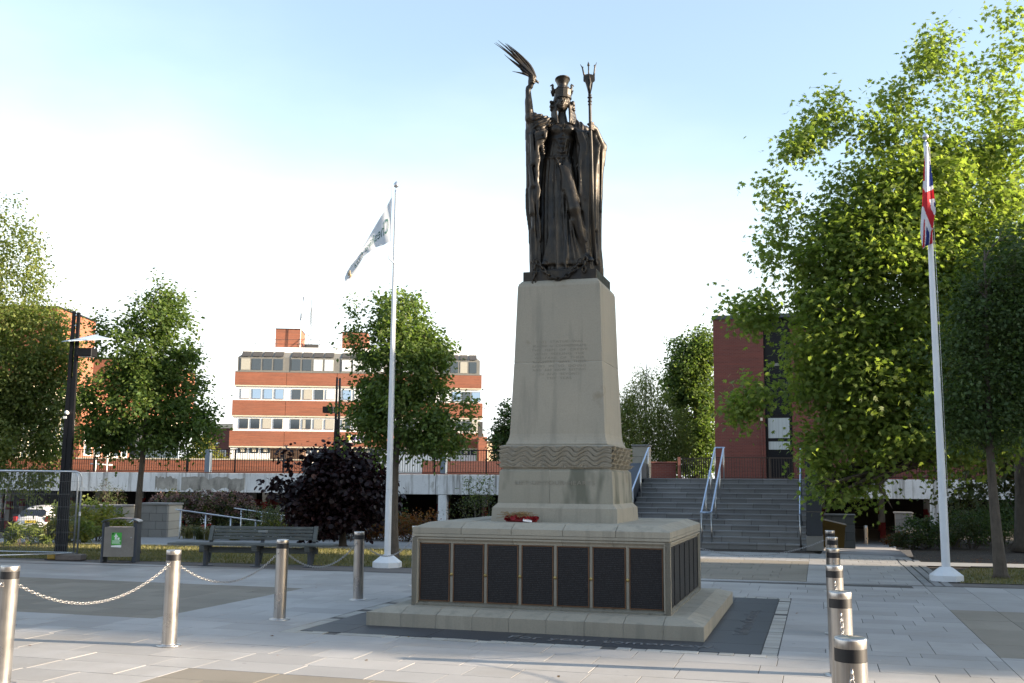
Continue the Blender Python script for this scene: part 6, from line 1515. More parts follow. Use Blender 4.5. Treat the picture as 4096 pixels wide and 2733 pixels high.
# ---------------------------------------------------------------- cars
def car(loc, rz, paint, label, H=1.5, L=3.9, W=1.72):
    t = empty('parked_car', loc, rz, label, 'car', 'cars parked at the deck')
    # nose at +x
    st_ = [(-L/2,0.62,0.35,0.98,0.70),(-L/2+0.10,0.76,0.26,1.06,0.80),(-L/2+0.35,0.83,0.22,1.36,0.70),(-L/2+0.75,0.86,0.20,1.49,0.66),(-0.3,0.86,0.20,1.52,0.64),(0.45,0.86,0.20,1.46,0.64),(0.85,0.86,0.20,1.22,0.70),(1.15,0.85,0.20,1.02,0.80),(1.6,0.80,0.22,0.92,0.84),(L/2-0.12,0.70,0.26,0.76,0.86),(L/2,0.55,0.34,0.62,0.88)]
    n = 22; V = []; F = []
    for x, hw_, zb_, zt_, tp in st_:
        for i in range(n):
            a = i/n*math.tau; c, s = math.cos(a), math.sin(a)
            y = hw_*math.copysign(abs(c)**0.45, c); z_ = zb_+(zt_-zb_)*0.5*(1+math.copysign(abs(s)**0.6, s))
            if z_ > 0.92: y *= 1-(1-tp)*min(1, (z_-0.92)/max(0.05, zt_-0.92))
            V.append((x, y, z_))
    for j in range(len(st_)-1):
        for i in range(n): F.append((j*n+i, (j+1)*n+i, (j+1)*n+(i+1) % n, j*n+(i+1) % n))
    F.append(tuple(range(n))); F.append(tuple(range((len(st_)-1)*n, len(st_)*n))[::-1])
    me = bpy.data.meshes.new('body'); me.from_pydata(V, [], F); me.polygons.foreach_set('use_smooth', [True]*len(F)); me.update()
    b = link('body', me, t, paint)
    def pane(pts, nm='window', mat=None, th=0.012):
        mb = MB(); mb.add(pts, [tuple(range(len(pts)))]); o = mb.build(nm, mat or M_CARGL, t); s_ = o.modifiers.new('s', 'SOLIDIFY'); s_.thickness = th; s_.offset = 1; return o
    xr = -L/2
    pane([(xr+0.065,-0.50,1.02),(xr+0.065,0.50,1.02),(xr+0.16,0.60,1.13),(xr+0.27,0.56,1.27),(xr+0.33,0.44,1.345),(xr+0.33,-0.44,1.345),(xr+0.27,-0.56,1.27),(xr+0.16,-0.60,1.13)], 'rear_window')
    for s in (-1, 1):
        pane([(xr+0.75,s*0.80,0.98),(0.75,s*0.80,0.98),(0.35,s*0.66,1.36),(xr+0.8,s*0.65,1.38)], 'side_window')
        mb = MB(); mb.bbox(xr-0.015, xr+0.16, s*0.72-0.09, s*0.72+0.09, 0.80, 1.03, 0.03); mb.build('tail_light', M_TAIL, t)
        mb = MB(); mb.bbox(L/2-0.28, L/2-0.03, s*0.60-0.13, s*0.60+0.13, 0.60, 0.74, 0.03); mb.build('headlight', G3, t)
        for x in (-1.2, 1.22):
            T = Matrix.Translation((x, s*0.80, 0.31)) @ Matrix.Rotation(R(90), 4, 'X')
            mb = MB(); mb.lathe([(0.19,-0.09),(0.30,-0.10),(0.31,-0.07),(0.31,0.07),(0.30,0.10),(0.19,0.09)], 22, M=T); w_ = mb.build('wheel', M_BLACK, t)
            mb = MB(); mb.lathe([(0.02,-0.085),(0.19,-0.075),(0.19,0.075),(0.02,0.085)], 14, M=T); mb.build('rim', M_STEELB, w_)
        mb = MB(); mb.bbox(0.55, 0.72, s*0.88-0.08, s*0.88+0.08, 0.98, 1.1, 0.02); mb.build('mirror', paint, t)
    pane([(0.95,-0.60,1.06),(0.95,0.60,1.06),(0.55,0.52,1.40),(0.55,-0.52,1.40)], 'windscreen')
    mb = MB(); mb.box(xr-0.03, xr-0.012, -0.26, 0.26, 0.74, 0.86); mb.build('number_plate', simple('plate_yellow', (0.6,0.45,0.05), 0.6, bs=0), t)
    mb = MB(); mb.bbox(xr-0.03, xr+0.15, -0.70, 0.70, 0.30, 0.42, 0.03); mb.build('bumper', M_BLACK, t)
    return t
M_CARGL = glass_mat('car_glass', (0.01,0.012,0.014), 0.08); M_TAIL = simple('tail_lamp_red', (0.25,0.01,0.01), 0.25, var=0.1, bs=0)
car((-21.6, 49.2, -1.04), R(90), simple('white_car_paint', (0.62,0.61,0.60), 0.3, var=0.03, bs=0), 'white hatchback seen from behind, parked under the deck at far left')
car((-8.8, 50.0, -1.04), R(195), simple('beige_car_paint', (0.20,0.17,0.14), 0.35, var=0.05, bs=0), 'beige car in the dark undercroft behind the purple tree')
car((25.5, 58.0, 1.87), R(180), simple('silver_car_paint', (0.5,0.52,0.56), 0.3, 0.3, var=0.05, bs=0), 'silver car on the upper deck at far right, behind the railing')
# ---------------------------------------------------------------- trees and plants
def unit(v): return v/np.maximum(1e-9, np.linalg.norm(v, axis=1, keepdims=True))
LEAF = {}
LEAF['oval'] = (np.array([[0,0,0],[0.32,0.45,0.06],[0,1,0],[-0.32,0.45,0.06]]), np.array([[0,1,2],[0,2,3]]))
LEAF['long'] = (np.array([[0,0,0],[0.16,0.5,0.03],[0,1,-0.08],[-0.16,0.5,0.03]]), np.array([[0,1,2],[0,2,3]]))
def star():
    ang = [-90,-38,-8,18,42,66,90,114,138,162,188,218]; rad = [0.30,0.34,0.56,0.28,0.62,0.30,0.72,0.30,0.62,0.28,0.56,0.34]
    p = [[0,0.38,0.0]]+[[r_*math.cos(R(a)), 0.38+r_*math.sin(R(a)), -0.05*(r_ > 0.5)] for a, r_ in zip(ang, rad)]
    return np.array(p), np.array([[0,1+i,1+(i+1) % 12] for i in range(12)])
LEAF['star'] = star()
hp = [[0,0,0],[0.30,0.10,0.03],[0.46,0.42,0.05],[0.28,0.78,0.02],[0,1,-0.04],[-0.28,0.78,0.02],[-0.46,0.42,0.05],[-0.30,0.10,0.03]]
LEAF['heart'] = (np.array(hp), np.array([[0,i,i+1] for i in range(1,7)]))
def leaves(name, P, size, kind, mat, parent=None, up=0.5, droop=0.3, out=None, svar=0.35, stuff=True):
    n = len(P); tv, tf = LEAF[kind]
    nrm = RNG.normal(0, 1, (n, 3)); nrm[:, 2] = np.abs(nrm[:, 2])*0.8+up
    if out is not None: nrm += out*0.5
    nrm = unit(nrm); d = RNG.normal(0, 1, (n, 3)); d[:, 2] -= droop*1.6
    if out is not None: d += out*0.4
    d = unit(d - nrm*(d*nrm).sum(1, keepdims=True)); s = np.cross(d, nrm)
    sz = size*(1+svar*RNG.uniform(-1, 1, n))
    V = P[:, None, :] + sz[:, None, None]*(tv[None, :, 0, None]*s[:, None, :] + tv[None, :, 1, None]*d[:, None, :] + tv[None, :, 2, None]*nrm[:, None, :])
    k = len(tv); F = (tf[None] + (np.arange(n)*k)[:, None, None]).reshape(-1, 3)
    me = fast_mesh(name, V.reshape(-1, 3), F, 3)
    return link(name, me, parent, mat, kind='stuff' if stuff else None)
def in_ell(env, n, shell=0.35):
    vol = np.array([e[3]*e[4]*e[5] for e in env])**0.75; ch = RNG.choice(len(env), n, p=vol/vol.sum())
    u = unit(RNG.normal(0, 1, (n, 3))); r_ = RNG.uniform(shell**3, 1, n)**(1/3)
    E_ = np.array(env)[ch]; return E_[:, :3] + u*r_[:, None]*E_[:, 3:], u
def tree(name, label, base, top, env, r0, leafmat, ncl, nper, size, kind='oval', crad=0.35, shell=0.45, bark=None, group=None, cat='tree', droop=0.3, branches=True, lean=(0,0), limb_r=0.35, fork=None, hang=0.0, extra=None, hz=0.8, zmin=None):
    base = np.array(base, float); t = empty(name, tuple(base), 0, label, cat, group); bark = bark or M_BARK
    C_, u = in_ell(env, ncl, shell)
    if extra is not None: C_ = np.vstack([C_, np.array(extra)]); u = np.vstack([u, unit(RNG.normal(0, 1, (len(extra), 3)))])
    loc = lambda p: tuple(np.array(p)-base)
    H = top-base[2]; n = 9; tp = []
    for i in range(n):
        f_ = i/(n-1); tp.append(np.array([base[0]+lean[0]*f_+0.04*H*0.2*math.sin(f_*5+base[0]), base[1]+lean[1]*f_, base[2]+H*f_*0.93]))
    mb = MB(); rr = [r0*(1.35 if i == 0 else 1)*(1-0.88*(i/(n-1))**0.8) for i in range(n)]
    pts_ = [loc(tp[0])] + [loc(tp[0]+(tp[1]-tp[0])*0.12)] + [loc(p) for p in tp[1:]]; rr = [r0*1.4, r0*1.08] + rr[1:]
    mb.tube(pts_, rr, 10); mb.build('trunk', bark, t)
    tpa = np.array(tp)
    def tr(z): 
        z = min(max(z, tpa[0, 2]), tpa[-1, 2]); return np.array([np.interp(z, tpa[:, 2], tpa[:, k]) for k in (0, 1)] + [z])
    if branches:
        mb = MB()
        zlo = min(e[2]-e[5] for e in env)
        nodes = []
        order = np.argsort(np.linalg.norm(C_[:, :2]-base[:2], axis=1))
        for ci in order:
            c = C_[ci]; hd = np.linalg.norm(c[:2]-tr(c[2])[:2]); za = max(zmin or 0, base[2]+0.55*(zlo-base[2])+0.1, c[2]-0.75*hd-0.1*H*0.2); a = tr(za); best = a; bd = np.linalg.norm(c-a)*1.0; br_ = None
            for (p, r_) in nodes[-400:]:
                dd = np.linalg.norm(c-p)
                if dd < bd*0.8 and p[2] < c[2]+0.3 and np.linalg.norm(p[:2]-base[:2]) < np.linalg.norm(c[:2]-base[:2])+0.1: bd = dd; best = p; br_ = r_
            L_ = np.linalg.norm(c-best); rs = (limb_r*r0*min(1, (L_/ (0.35*H+0.01))**0.7)+0.008) if br_ is None else min(br_*0.75, limb_r*r0*0.5*(L_/(0.3*H+0.01))**0.5+0.006)
            m_ = (best+c)/2 + np.array([0, 0, 0.12*L_*(1 if hang < 0.1 else 1.2)]) + RNG.normal(0, 0.05*L_, 3)
            q = [best*(1-s)**2 + m_*2*s*(1-s) + c*s*s for s in (0, .25, .5, .75, 1)]
            mb.tube([loc(p) for p in q], [rs, rs*.8, rs*.62, rs*.45, rs*.25], 5, cap=False)
            nodes += [(q[2], rs*.62), (q[3], rs*.45)]
            for k in range(3):
                e_ = c + RNG.normal(0, crad*0.8, 3); mb.tube([loc(q[3+(k % 2)]), loc((q[4]+e_)/2+np.array([0,0,0.04])), loc(e_)], [rs*.3, rs*.2, 0.003], 4, cap=False)
        mb.build('branches', bark if bark is not M_BIRCH else M_TWIG, t)
    # leaves in flat-ish sprays round each twig end
    nn = np.maximum(3, (nper*RNG.uniform(0.5, 1.5, len(C_))).astype(int)); idx = np.repeat(np.arange(len(C_)), nn); m_ = len(idx)
    ax = unit(RNG.normal(0, 1, (len(C_), 3))); off = RNG.normal(0, crad, (m_, 3))*np.array([1, 1, hz]); a_ = ax[idx]
    off = off*0.75 + a_*RNG.normal(0, crad*0.9, (m_, 1)); 
    if hang: off[:, 2] -= np.abs(RNG.normal(0, hang, m_))
    P = C_[idx] + off - base
    leaves('foliage', P, size, kind, leafmat, t, droop=droop, out=unit(off+u[idx]*0.2))
    return t
def G(u, v): return Pxz(u*4096/2350, v*4096/2350, 10) if 0 else None
# slim trees behind the square
tree('tree', 'rounded green tree left of centre, behind the litter bin', (-8.45, 23.9, 0), 6.2, [(-8.5,23.9,3.4,1.45,1.3,1.2),(-8.35,23.9,4.6,1.05,1.0,1.1),(-8.3,23.9,5.6,0.55,0.6,0.75),(-7.6,23.8,2.9,0.75,0.8,0.6),(-9.4,23.9,2.7,0.5,0.8,0.5),(-9.5,23.9,4.9,0.35,0.5,0.4)], 0.095, L_MID, 300, 92, 0.095, crad=0.17, shell=0.40, group='slim trees behind the square', extra=[(-7.0,23.9,3.05),(-6.95,23.9,3.2),(-7.15,23.8,2.9),(-9.7,23.9,5.4)])
tree('tree', 'rounded green tree right behind the left flagpole', (-2.49, 22.75, 0), 6.1, [(-2.35,22.8,3.1,1.15,1.1,0.95),(-2.45,22.8,4.2,1.0,1.0,1.1),(-2.55,22.8,5.2,0.70,0.7,0.85),(-1.5,22.7,2.7,0.55,0.7,0.5),(-3.1,22.8,2.9,0.4,0.7,0.5),(-3.2,22.8,4.9,0.35,0.5,0.6),(-1.75,22.8,4.5,0.45,0.5,0.5)], 0.12, L_MID, 290, 92, 0.095, crad=0.165, shell=0.40, group='slim trees behind the square', extra=[(-0.95,22.7,3.4),(-1.05,22.7,3.3),(-3.75,22.8,3.3),(-3.7,22.8,2.5),(-1.0,22.7,2.85),(-3.55,22.8,5.45)])
tree('tree', 'dark slender tree standing on the lawn at the right edge', (8.96, 19.33, 0), 6.6, [(9.1,19.4,3.3,1.0,0.9,0.9),(9.0,19.4,4.6,0.7,0.8,0.9),(9.7,19.4,5.4,0.8,0.9,1.1),(8.2,19.3,2.9,0.35,0.5,0.5),(10.1,19.4,3.9,0.7,0.8,1.7),(8.3,19.3,4.1,0.3,0.5,0.4)], 0.115, L_DRK, 330, 80, 0.085, crad=0.24, shell=0.15, group='slim trees behind the square')
# birch leaning in at the left edge
tree('birch_tree', 'tall pale green birch at the left edge, hanging over the mesh fence', (-13.1, 25.2, 0), 9.4, [(-13.0,25.1,6.6,1.3,1.2,2.2),(-12.3,25,4.6,1.5,1.3,1.7),(-11.5,25,4.9,0.9,0.9,1.2),(-11.9,25,2.9,1.3,1.0,1.4),(-11.1,24.9,3.6,0.7,0.8,1.5),(-13.2,25,3.4,1.3,1.2,2.0)], 0.16, L_BIR, 620, 95, 0.085, crad=0.20, shell=0.15, bark=M_BIRCH, hang=0.16, droop=0.9, extra=[(-11.75,25,7.45),(-11.9,25,7.2),(-11.8,25,7.3),(-12.0,25,7.6),(-11.5,24.8,1.6),(-11.3,24.7,1.45),(-11.8,24.8,1.5)])
# the large sycamore on the right
sy = [(9.2,24.9,2.75,1.6,1.2,0.85),(8.5,24.8,3.7,1.4,1.2,1.1),(10.8,25.0,3.0,1.6,1.4,1.0),(9.7,25.3,6.2,2.4,1.8,2.3),(8.9,25.0,4.7,2.1,1.6,1.7),(11.4,25.6,8.3,2.2,1.8,2.3),(8.1,25.0,6.9,1.25,1.2,1.4),(8.9,25.0,8.3,1.3,1.2,1.5),(10.2,25.2,8.6,1.5,1.3,1.9),(8.0,25.0,7.8,0.9,1.0,0.9),(12.6,25.8,10.6,0.8,1.0,1.7),(12.6,25.6,6.0,2.2,1.8,3.0),(9.3,25,8.6,0.9,0.9,1.0),(7.8,24.8,5.3,1.1,1.1,1.4),(8.1,24.8,4.0,1.2,1.1,1.0),(8.9,24.9,7.6,0.9,1,0.9),(10.9,25.6,10.2,0.5,0.6,1.1)]
sx = []
for (u_, v_, n_) in ((1890,250,5),(1870,290,6),(1840,320,6),(1815,335,4),(1930,290,3),(1990,300,2),(2140,70,3),(2150,110,4),(2165,160,3),(2120,170,3),(2050,220,4),(2080,260,4),(2320,50,3),(2330,120,4),(2250,170,3),(2200,230,4),(1780,560,4),(1775,430,3),(1800,500,4),(1765,590,3),(1710,715,5),(1735,735,6),(1760,700,4),(1690,940,5),(1720,925,5),(1750,900,4),(1850,1010,4),(1880,1050,5),(1905,1100,4),(1935,1120,5),(1960,1115,4),(1990,1110,3),(1870,1070,3),(2010,300,4),(2040,330,5),(2110,300,4)):
    for k in range(n_):
        q = Pxz((u_+RNG.normal(0,12))*4096/2350, (v_+RNG.normal(0,12))*4096/2350, 24.9+RNG.normal(0, 0.3)); sx.append(tuple(q))
tree('sycamore_tree', 'large spreading sycamore with bright broad leaves filling the right side', (13.3, 27.2, 0), 12.2, sy, 0.30, L_SYC, 1300, 66, 0.122, 'star', crad=0.29, shell=0.15, extra=sx, limb_r=0.5, zmin=2.9)
# purple-leaved small tree, dome shaped
px_ = [tuple(Pxz(u_*4096/2350, v_*4096/2350, 26.8)) for u_, v_ in ((622,1112),(630,1120),(645,1105),(660,1060),(655,1050),(700,1040),(770,1018),(800,1020),(830,1022),(870,1050),(890,1150))]
tree('purple_tree', 'low dome shaped tree with dark purple leaves between the lamp post and flagpole', (-4.35, 27.2, 0), 2.4, [(-4.45,27.1,1.45,1.35,1.0,0.75),(-4.3,27.1,1.9,1.0,0.9,0.65),(-5.3,27,1.1,0.6,0.7,0.4),(-3.6,27.0,1.2,0.6,0.7,0.5),(-4.6,26.9,0.7,1.1,0.8,0.45)], 0.10, L_PUR, 360, 36, 0.115, 'heart', crad=0.17, shell=0.4, extra=px_, droop=0.8)
# far trees between the pedestal and the brick building
fx = lambda lst, Y: [tuple(Pxz(u_*4096/2350, v_*4096/2350, Y+RNG.normal(0, 0.5))) for u_, v_ in lst]
tree('birch_tree', 'weeping birch with a pale trunk right of the pedestal, in the distance', (7.6, 58, 0), 9.0, [(7.4,58,5.4,1.7,1.4,2.0),(6.5,58,4.6,1.5,1.2,2.2),(8.8,58,4.7,1.3,1.3,2.2),(7.6,58,7.5,0.75,0.8,0.8),(6.4,58,6.6,0.8,0.7,0.7),(7.4,58,3.2,2.3,1.4,1.2)], 0.16, L_BIR, 520, 64, 0.16, 'long', crad=0.28, shell=0.1, bark=M_BIRCH, hang=0.5, droop=1.2, group='far trees behind the deck')
tree('tree', 'tall dark tree in the distance against the left edge of the red building', (11.7, 66, 0), 12.0, [(11.3,66,9.3,1.5,1.3,1.7),(12.5,66,10.3,1.2,1.1,1.3),(10.6,66,7.8,0.9,0.9,1.2),(12.0,66,6.2,1.5,1.4,2.6),(11.6,66,3.6,1.6,1.3,1.5)], 0.25, L_MID, 400, 60, 0.21, crad=0.34, shell=0.35, group='far trees behind the deck')
tree('tree', 'small dark tree left of the pedestal, beyond the deck railing', (-0.35, 60, 0), 6.7, [(0.3,60,4.8,1.0,1.0,1.6),(-0.4,60,3.7,0.9,0.9,1.0),(0.8,60,3.6,1.1,1.0,1.6)], 0.14, L_DRK, 200, 50, 0.20, crad=0.3, shell=0.4, group='far trees behind the deck')
tree('tree', 'bright yellow green bush tree beside the low annex', (-26.3, 88, 1.0), 5.6, [(-26.2,88,4.1,1.2,1.2,1.3),(-25.3,88,3.4,0.9,1,0.9)], 0.1, L_YEL, 60, 30, 0.26, crad=0.35, group='far trees behind the deck')
tree('tree', 'dark green tree behind the slim tree, at the far right edge', (15.6, 31, 0), 7.5, [(15.2,31,4.0,2.0,1.6,2.4),(14.2,31,2.0,1.6,1.3,1.5),(16.5,31,2.2,1.8,1.4,1.8)], 0.2, L_SHR, 200, 44, 0.17, crad=0.36, shell=0.2)
# shrubs and perennials in the beds
def shrub(x, y, w_, d_, h, label, mat, size, kind='oval', n=900, z0=0.0, cat='shrub', droop=0.1, flowers=None, up=0.5, nst=10):
    t = empty('shrub', (x, y, z0), 0, label, cat, 'shrubs in the planting beds')
    m_ = max(6, n//30); C_, u = in_ell([(0, 0, h*0.55, w_*0.5, d_*0.5, h*0.45)], m_, 0.3); C_[:, 2] = np.maximum(C_[:, 2], 0.04)
    idx = RNG.integers(0, m_, n); P = C_[idx]+RNG.normal(0, 0.09*max(0.5, h), (n, 3)); P[:, 2] = np.clip(P[:, 2], 0.01, None)
    mb = MB()
    for k in range(nst):
        c = C_[k % m_]; mb.tube([(c[0]*0.2, c[1]*0.2, 0), (c[0]*0.6, c[1]*0.6, c[2]*0.6), tuple(c)], [0.012, 0.008, 0.003], 4, cap=False)
    mb.build('stem', M_TWIG, t); leaves('foliage', P, size, kind, mat, t, droop=droop, up=up)
    if flowers is not None:
        k = flowers[1]; C2, u2 = in_ell([(0, 0, h*0.62, w_*0.5, d_*0.5, h*0.42)], k, 0.92); C2 = C2[C2[:, 2] > h*0.45]; mb = MB()
        nn_ = 26; P2_ = np.repeat(C2, nn_, 0)+unit(RNG.normal(0, 1, (len(C2)*nn_, 3)))*0.065; leaves('flower_head', P2_, 0.045, 'heart', flowers[0], t, droop=0)
    return t
def spray(x, y, h, n, label, mat, w_=0.02, spread=0.5, z0=0.0, cat='grass clump'):
    """arching strap leaves"""
    t = empty('grass_clump', (x, y, z0), 0, label, cat, 'arching grass clumps in the beds'); V = []; F = []
    for i in range(n):
        a = RNG.uniform(0, math.tau); L = h*RNG.uniform(0.6, 1.15); sp = spread*RNG.uniform(0.3, 1.2); d = np.array([math.cos(a), math.sin(a), 0]); s = np.array([-d[1], d[0], 0])*w_*0.5
        b0 = np.array([RNG.normal(0, 0.06), RNG.normal(0, 0.06), 0]); k = len(V)
        for j, f_ in enumerate((0, .3, .6, .85, 1)):
            p = b0 + d*sp*f_**1.6 + np.array([0, 0, L*(f_*1.0-0.45*f_**3)]); wj = (1, .95, .75, .4, .03)[j]; V += [tuple(p-s*wj), tuple(p+s*wj)]
        for j in range(4): F.append((k+2*j, k+2*j+1, k+2*j+3, k+2*j+2))
    me = bpy.data.meshes.new('blades'); me.from_pydata(V, [], F); me.update(); link('blades', me, t, mat, kind='stuff'); return t
def GP(u, v, z=0.0):
    a = Pxz(u*4096/2350, v*4096/2350, 10); d = a-Vector((0,0,EYE)); t = (z-EYE)/d.z; return Vector((d.x*t, d.y*t, z))
# left bed: leafy yellow-green perennials behind the fence
for i, (u_, v_, w_, h) in enumerate(((200,1246,1.2,0.75),(232,1244,1.1,0.7),(170,1250,1.0,0.6),(120,1252,1.0,0.55),(80,1250,1.1,0.7),(20,1256,1.2,0.5),(150,1236,1.2,0.9),(225,1232,1.0,0.8))):
    p = GP(u_, v_); 
    where = ['left of the litter bin', 'touching the litter bin', 'at the foot of the lamp post', 'low in front of the white car', 'in front of the white car bumper', 'at the left picture edge', 'between the white car and the lamp post', 'in front of the sunken steps'][i]
    shrub(p.x, p.y+0.6, w_*1.25, 0.9, h, 'leafy yellow green perennial clump '+where, L_YEL if i % 3 != 2 else L_BIR, 0.16, 'long', 520, droop=0.7)
p = GP(60, 1238); shrub(p.x, 33, 3.0, 1.2, 1.0, 'green bush in front of the white car', L_BIR, 0.12, 'oval', 900)
# thin saplings by the steps
for u_, Y, h, lab in ((240, 36.5, 1.75, 'thin grey green sapling above the left stone wall'), (268, 37.2, 1.5, 'second thin sapling beside the sunken steps')):
    q = P2(u_, 1165, Y); tree('sapling', lab, (q.x, Y, -0.2), h, [(q.x, Y, h*0.62, 0.28, 0.28, h*0.36)], 0.018, L_SHR, 26, 9, 0.11, 'long', crad=0.12, cat='sapling')
# hydrangea bank, grasses, autumn shrubs right of the stone wall
for i, (u_, Y, w_, h) in enumerate(((420,33.0,1.9,1.15),(470,33.6,2.2,1.28),(520,34.0,2.0,1.25),(385,35.5,1.4,1.2))):
    q = P2(u_, 1200, Y); shrub(q.x, Y, w_, 1.2, h, 'hydrangea bush with faded pinkish heads, ' + ['behind the short handrail', 'in the middle of the bank behind the bench', 'at the right end of the bank', 'nearest the stone wall'][i], L_SHR, 0.10, 'oval', 1000, flowers=(L_HYD, 130), cat='hydrangea')
for i, (u_, v_) in enumerate(((425,1238),(450,1240),(475,1242),(500,1238),(530,1242),(560,1240),(590,1242))):
    p = GP(u_, v_); spray(p.x, p.y+0.3, 0.62, 90, 'arching brown green grass clump, %s along the path edge behind the bench' % ['first', 'second', 'third', 'fourth', 'fifth', 'sixth', 'seventh'][i], [L_GRS, L_SHR][i % 2], 0.022, 0.5)
bed = [(600,1236,1.2,0.55,L_SHR),(640,1238,1.3,0.6,L_YEL),(680,1240,1.2,0.5,L_RED),(720,1238,1.3,0.7,L_SHR),(755,1240,1.2,0.55,L_RED),(790,1240,1.3,0.55,L_SHR),(825,1242,1.2,0.5,L_RED),(855,1242,1.2,0.55,L_RED),(880,1244,1.1,0.5,L_RED),(930,1246,1.2,0.75,L_RED),(965,1246,1.3,0.85,L_RED)]
wh = ['beside the end of the handrail', 'under the left side of the purple tree', 'right of the bench back', 'below the purple tree', 'beneath the middle of the purple tree', 'left of the fourth bollard', 'behind the fourth bollard', 'between the bollard and flagpole', 'touching the left flagpole', 'between flagpole and memorial', 'against the memorial corner']
nm = {id(L_SHR): 'olive shrub', id(L_YEL): 'yellow green shrub', id(L_RED): 'low orange autumn shrub'}
for (u_, v_, w_, h, m_), t_ in zip(bed, wh):
    p = GP(u_, v_); shrub(p.x, p.y+0.55, w_*1.2, 0.9, h, nm[id(m_)]+' '+t_, m_, 0.065, 'oval', 1100)
for i, (u_, Y, w_, h) in enumerate(((660,30.5,2.0,1.1),(740,30.0,2.2,1.0),(820,30.0,2.2,1.15),(880,30.6,1.8,1.3),(600,32,1.5,0.9))):
    q = P2(u_, 1200, Y); shrub(q.x, Y, w_, 1.2, h, 'brown twiggy bush ' + ['left under the purple tree', 'under the middle of the purple tree', 'right under the purple tree', 'behind the left flagpole', 'at the handrail end behind the bench'][i], [L_SHR, L_DRK][i % 2], 0.06, 'oval', 1300)
q = P2(1095, 1180, 28.5); shrub(q.x, 28.5, 1.7, 1.0, 1.35, 'grey leaved twiggy bush left of the pedestal, above the memorial', L_SHR, 0.055, 'oval', 1500, cat='shrub'); 
for i, u_ in enumerate((1075, 1100, 1122)):
    q = P2(u_, 1165, 28.4); tree('sapling', 'upright leafy shoot %s in the bush left of the pedestal' % ['on the left', 'tallest in the middle', 'on the right'][i], (q.x, 28.4, 0), [1.75, 1.95, 1.8][i], [(q.x, 28.4, 1.5, 0.16, 0.16, 0.38)], 0.012, L_FAR, 14, 9, 0.085, 'long', crad=0.08, cat='sapling')
# right bed
rbed = [(2105,1262,0.9,0.45,L_SHR,'round clipped bush on leaf litter beside the sloping path'),(2150,1262,1.2,0.7,L_DRK,'dark bush just left of the right flagpole'),(2200,1262,1.4,0.9,L_SHR,'loose bush right of the right flagpole'),(2250,1262,1.4,1.0,L_DRK,'dark bush left of the slender tree trunk'),(2325,1262,1.5,1.0,L_DRK,'dark bush at the right picture edge'),(2080,1258,0.9,0.35,L_RED,'low brown ground shrub at the corner of the sloping path')]
for u_, v_, w_, h, m_, lab in rbed:
    p = GP(u_, v_); shrub(p.x, p.y+0.5, w_*1.25, 1.0, h, lab, m_, 0.06, 'oval', 1400)
for i, (u_, Y, h) in enumerate(((2130,31,0.75),(2190,31.5,0.95),(2245,30.5,0.95),(2300,31,1.3),(2345,30,1.4))):
    q = P2(u_, 1200, Y); shrub(q.x, Y, 1.8, 1.2, h, 'taller shaded bush %s in the right bed' % ['behind the flagpole', 'right of the flagpole', 'left of the slender tree', 'behind the slender tree', 'at the right edge'][i], L_DRK, 0.08, 'oval', 1300)
q = GP(2235, 1262); spray(q.x, q.y+1.2, 0.95, 120, 'pale arching grass clump left of the slender tree trunk', L_GRS, 0.02, 0.7)
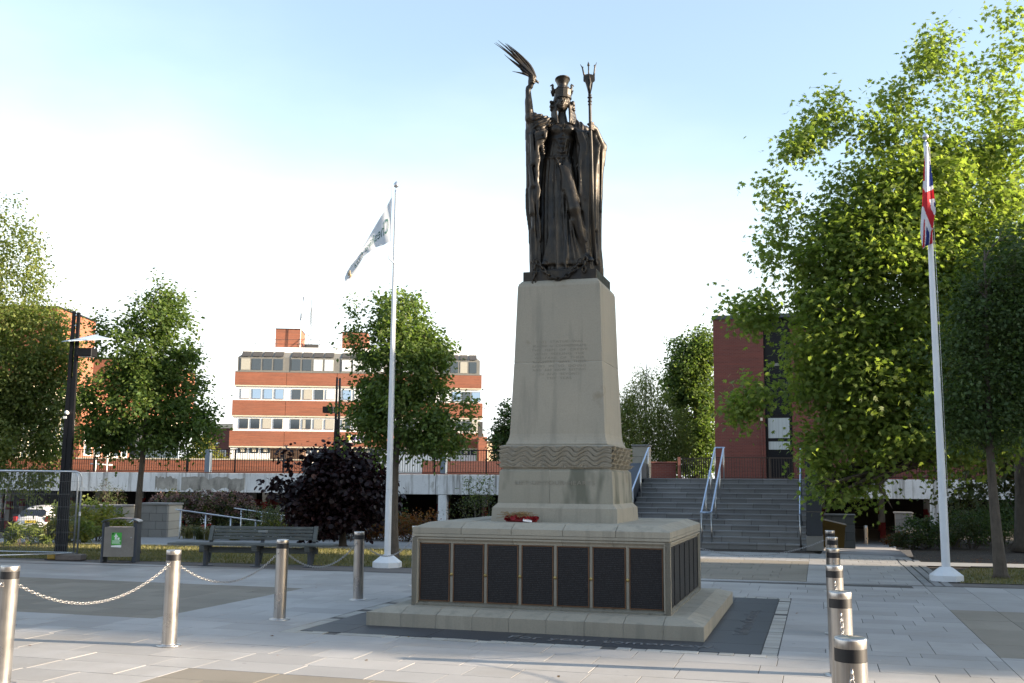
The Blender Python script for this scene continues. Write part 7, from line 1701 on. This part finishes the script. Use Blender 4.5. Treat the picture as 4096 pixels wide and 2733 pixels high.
# fallen leaves on lawn edge and steps
def litter(n, a0, a1, b0, b1, z, nm_, lab, mat=None, s=0.045):
    A_ = RNG.uniform(a0, a1, n); B_ = RNG.uniform(b0, b1, n); P = np.stack([EX.x*A_+EY.x*B_, EX.y*A_+EY.y*B_, np.full(n, z)], 1)
    o = leaves(nm_, P, s, 'oval', mat or L_RED, None, up=4.0, droop=0); o['label'] = lab; o['category'] = 'leaves'; return o
litter(260, 2.0, 9.0, 24.9, 26.6, 0.012, 'fallen_leaves', 'brown fallen leaves scattered in front of the right planting bed')
litter(60, -15.0, -3.0, 18.0, 24.0, 0.015, 'fallen_leaves', 'few fallen leaves lying on the left lawn')
litter(26, -9.0, 1.5, 7.0, 18.0, 0.006, 'fallen_leaves', 'stray fallen leaves scattered over the paving', s=0.04)

mc_ = GP(2260, 1304); mb = MB(); mb.box(-0.22, 0.22, -0.16, 0.16, 0.0, 0.012); mh = mb.build('manhole_cover', simple('dark_iron', (0.02,0.02,0.022)), None, label='small dark drain cover set in the lawn left of the slender tree', cat='drain cover'); mh.location = (mc_.x, mc_.y, 0.012)
# ---------------------------------------------------------------- unseen buildings right of and behind the view, placed to shade and darken the square
def slabb(name, x0, x1, y0, y1, h, label, mat):
    t = empty(name, (x0, y0, 0), R(-10.2), label, 'building')
    W2, D2 = x1-x0, y1-y0
    mb = MB(); mb.box(0, W2, 0, D2, -1, h); mb.build('wall', mat, t)
    mb = MB(); mb.box(-0.2, W2+0.2, -0.2, D2+0.2, h, h+0.25); mb.build('roof_edge', M_CREAM, t)
    for r_ in range(int(h//3.4)):
        for i in range(int(D2//3)):
            mb = MB(); mb.box(-0.03, -0.002, 0.8+i*3, 2.4+i*3, 1.2+r_*3.4, 2.8+r_*3.4); w_ = mb.build('window', G1, t)
    return t
slabb('unseen_shade_building', 33.0, 47.0, 4.9, 17.3, 13.1, 'unseen brick building outside the right edge, sized to shade the square', M_BRICK_R)
slabb('second_shade_building', 36.0, 50.0, 18.75, 29.5, 12.9, 'second unseen brick building outside the right edge, sized to shade the trees and stairs', M_BRICK_R)
# unseen row added behind the camera to darken reflections and front faces
tb = slabb('reflection_darkening_row', -42.0, 34.0, -42.0, -30.0, 12.5, 'long unseen brick row added behind the camera to darken reflections', M_BRICK_R)
tb.rotation_euler[2] = 0.0
# unseen tree added outside the right edge to soften the shade boundary
tree('tree', 'sparse unseen tree added outside the right edge to soften the shade boundary', (32.2, 5.1, 0), 9.8, [(32.2,5.0,7.4,0.8,0.55,2.0)], 0.12, L_MID, 46, 55, 0.12, crad=0.2, shell=0.2)
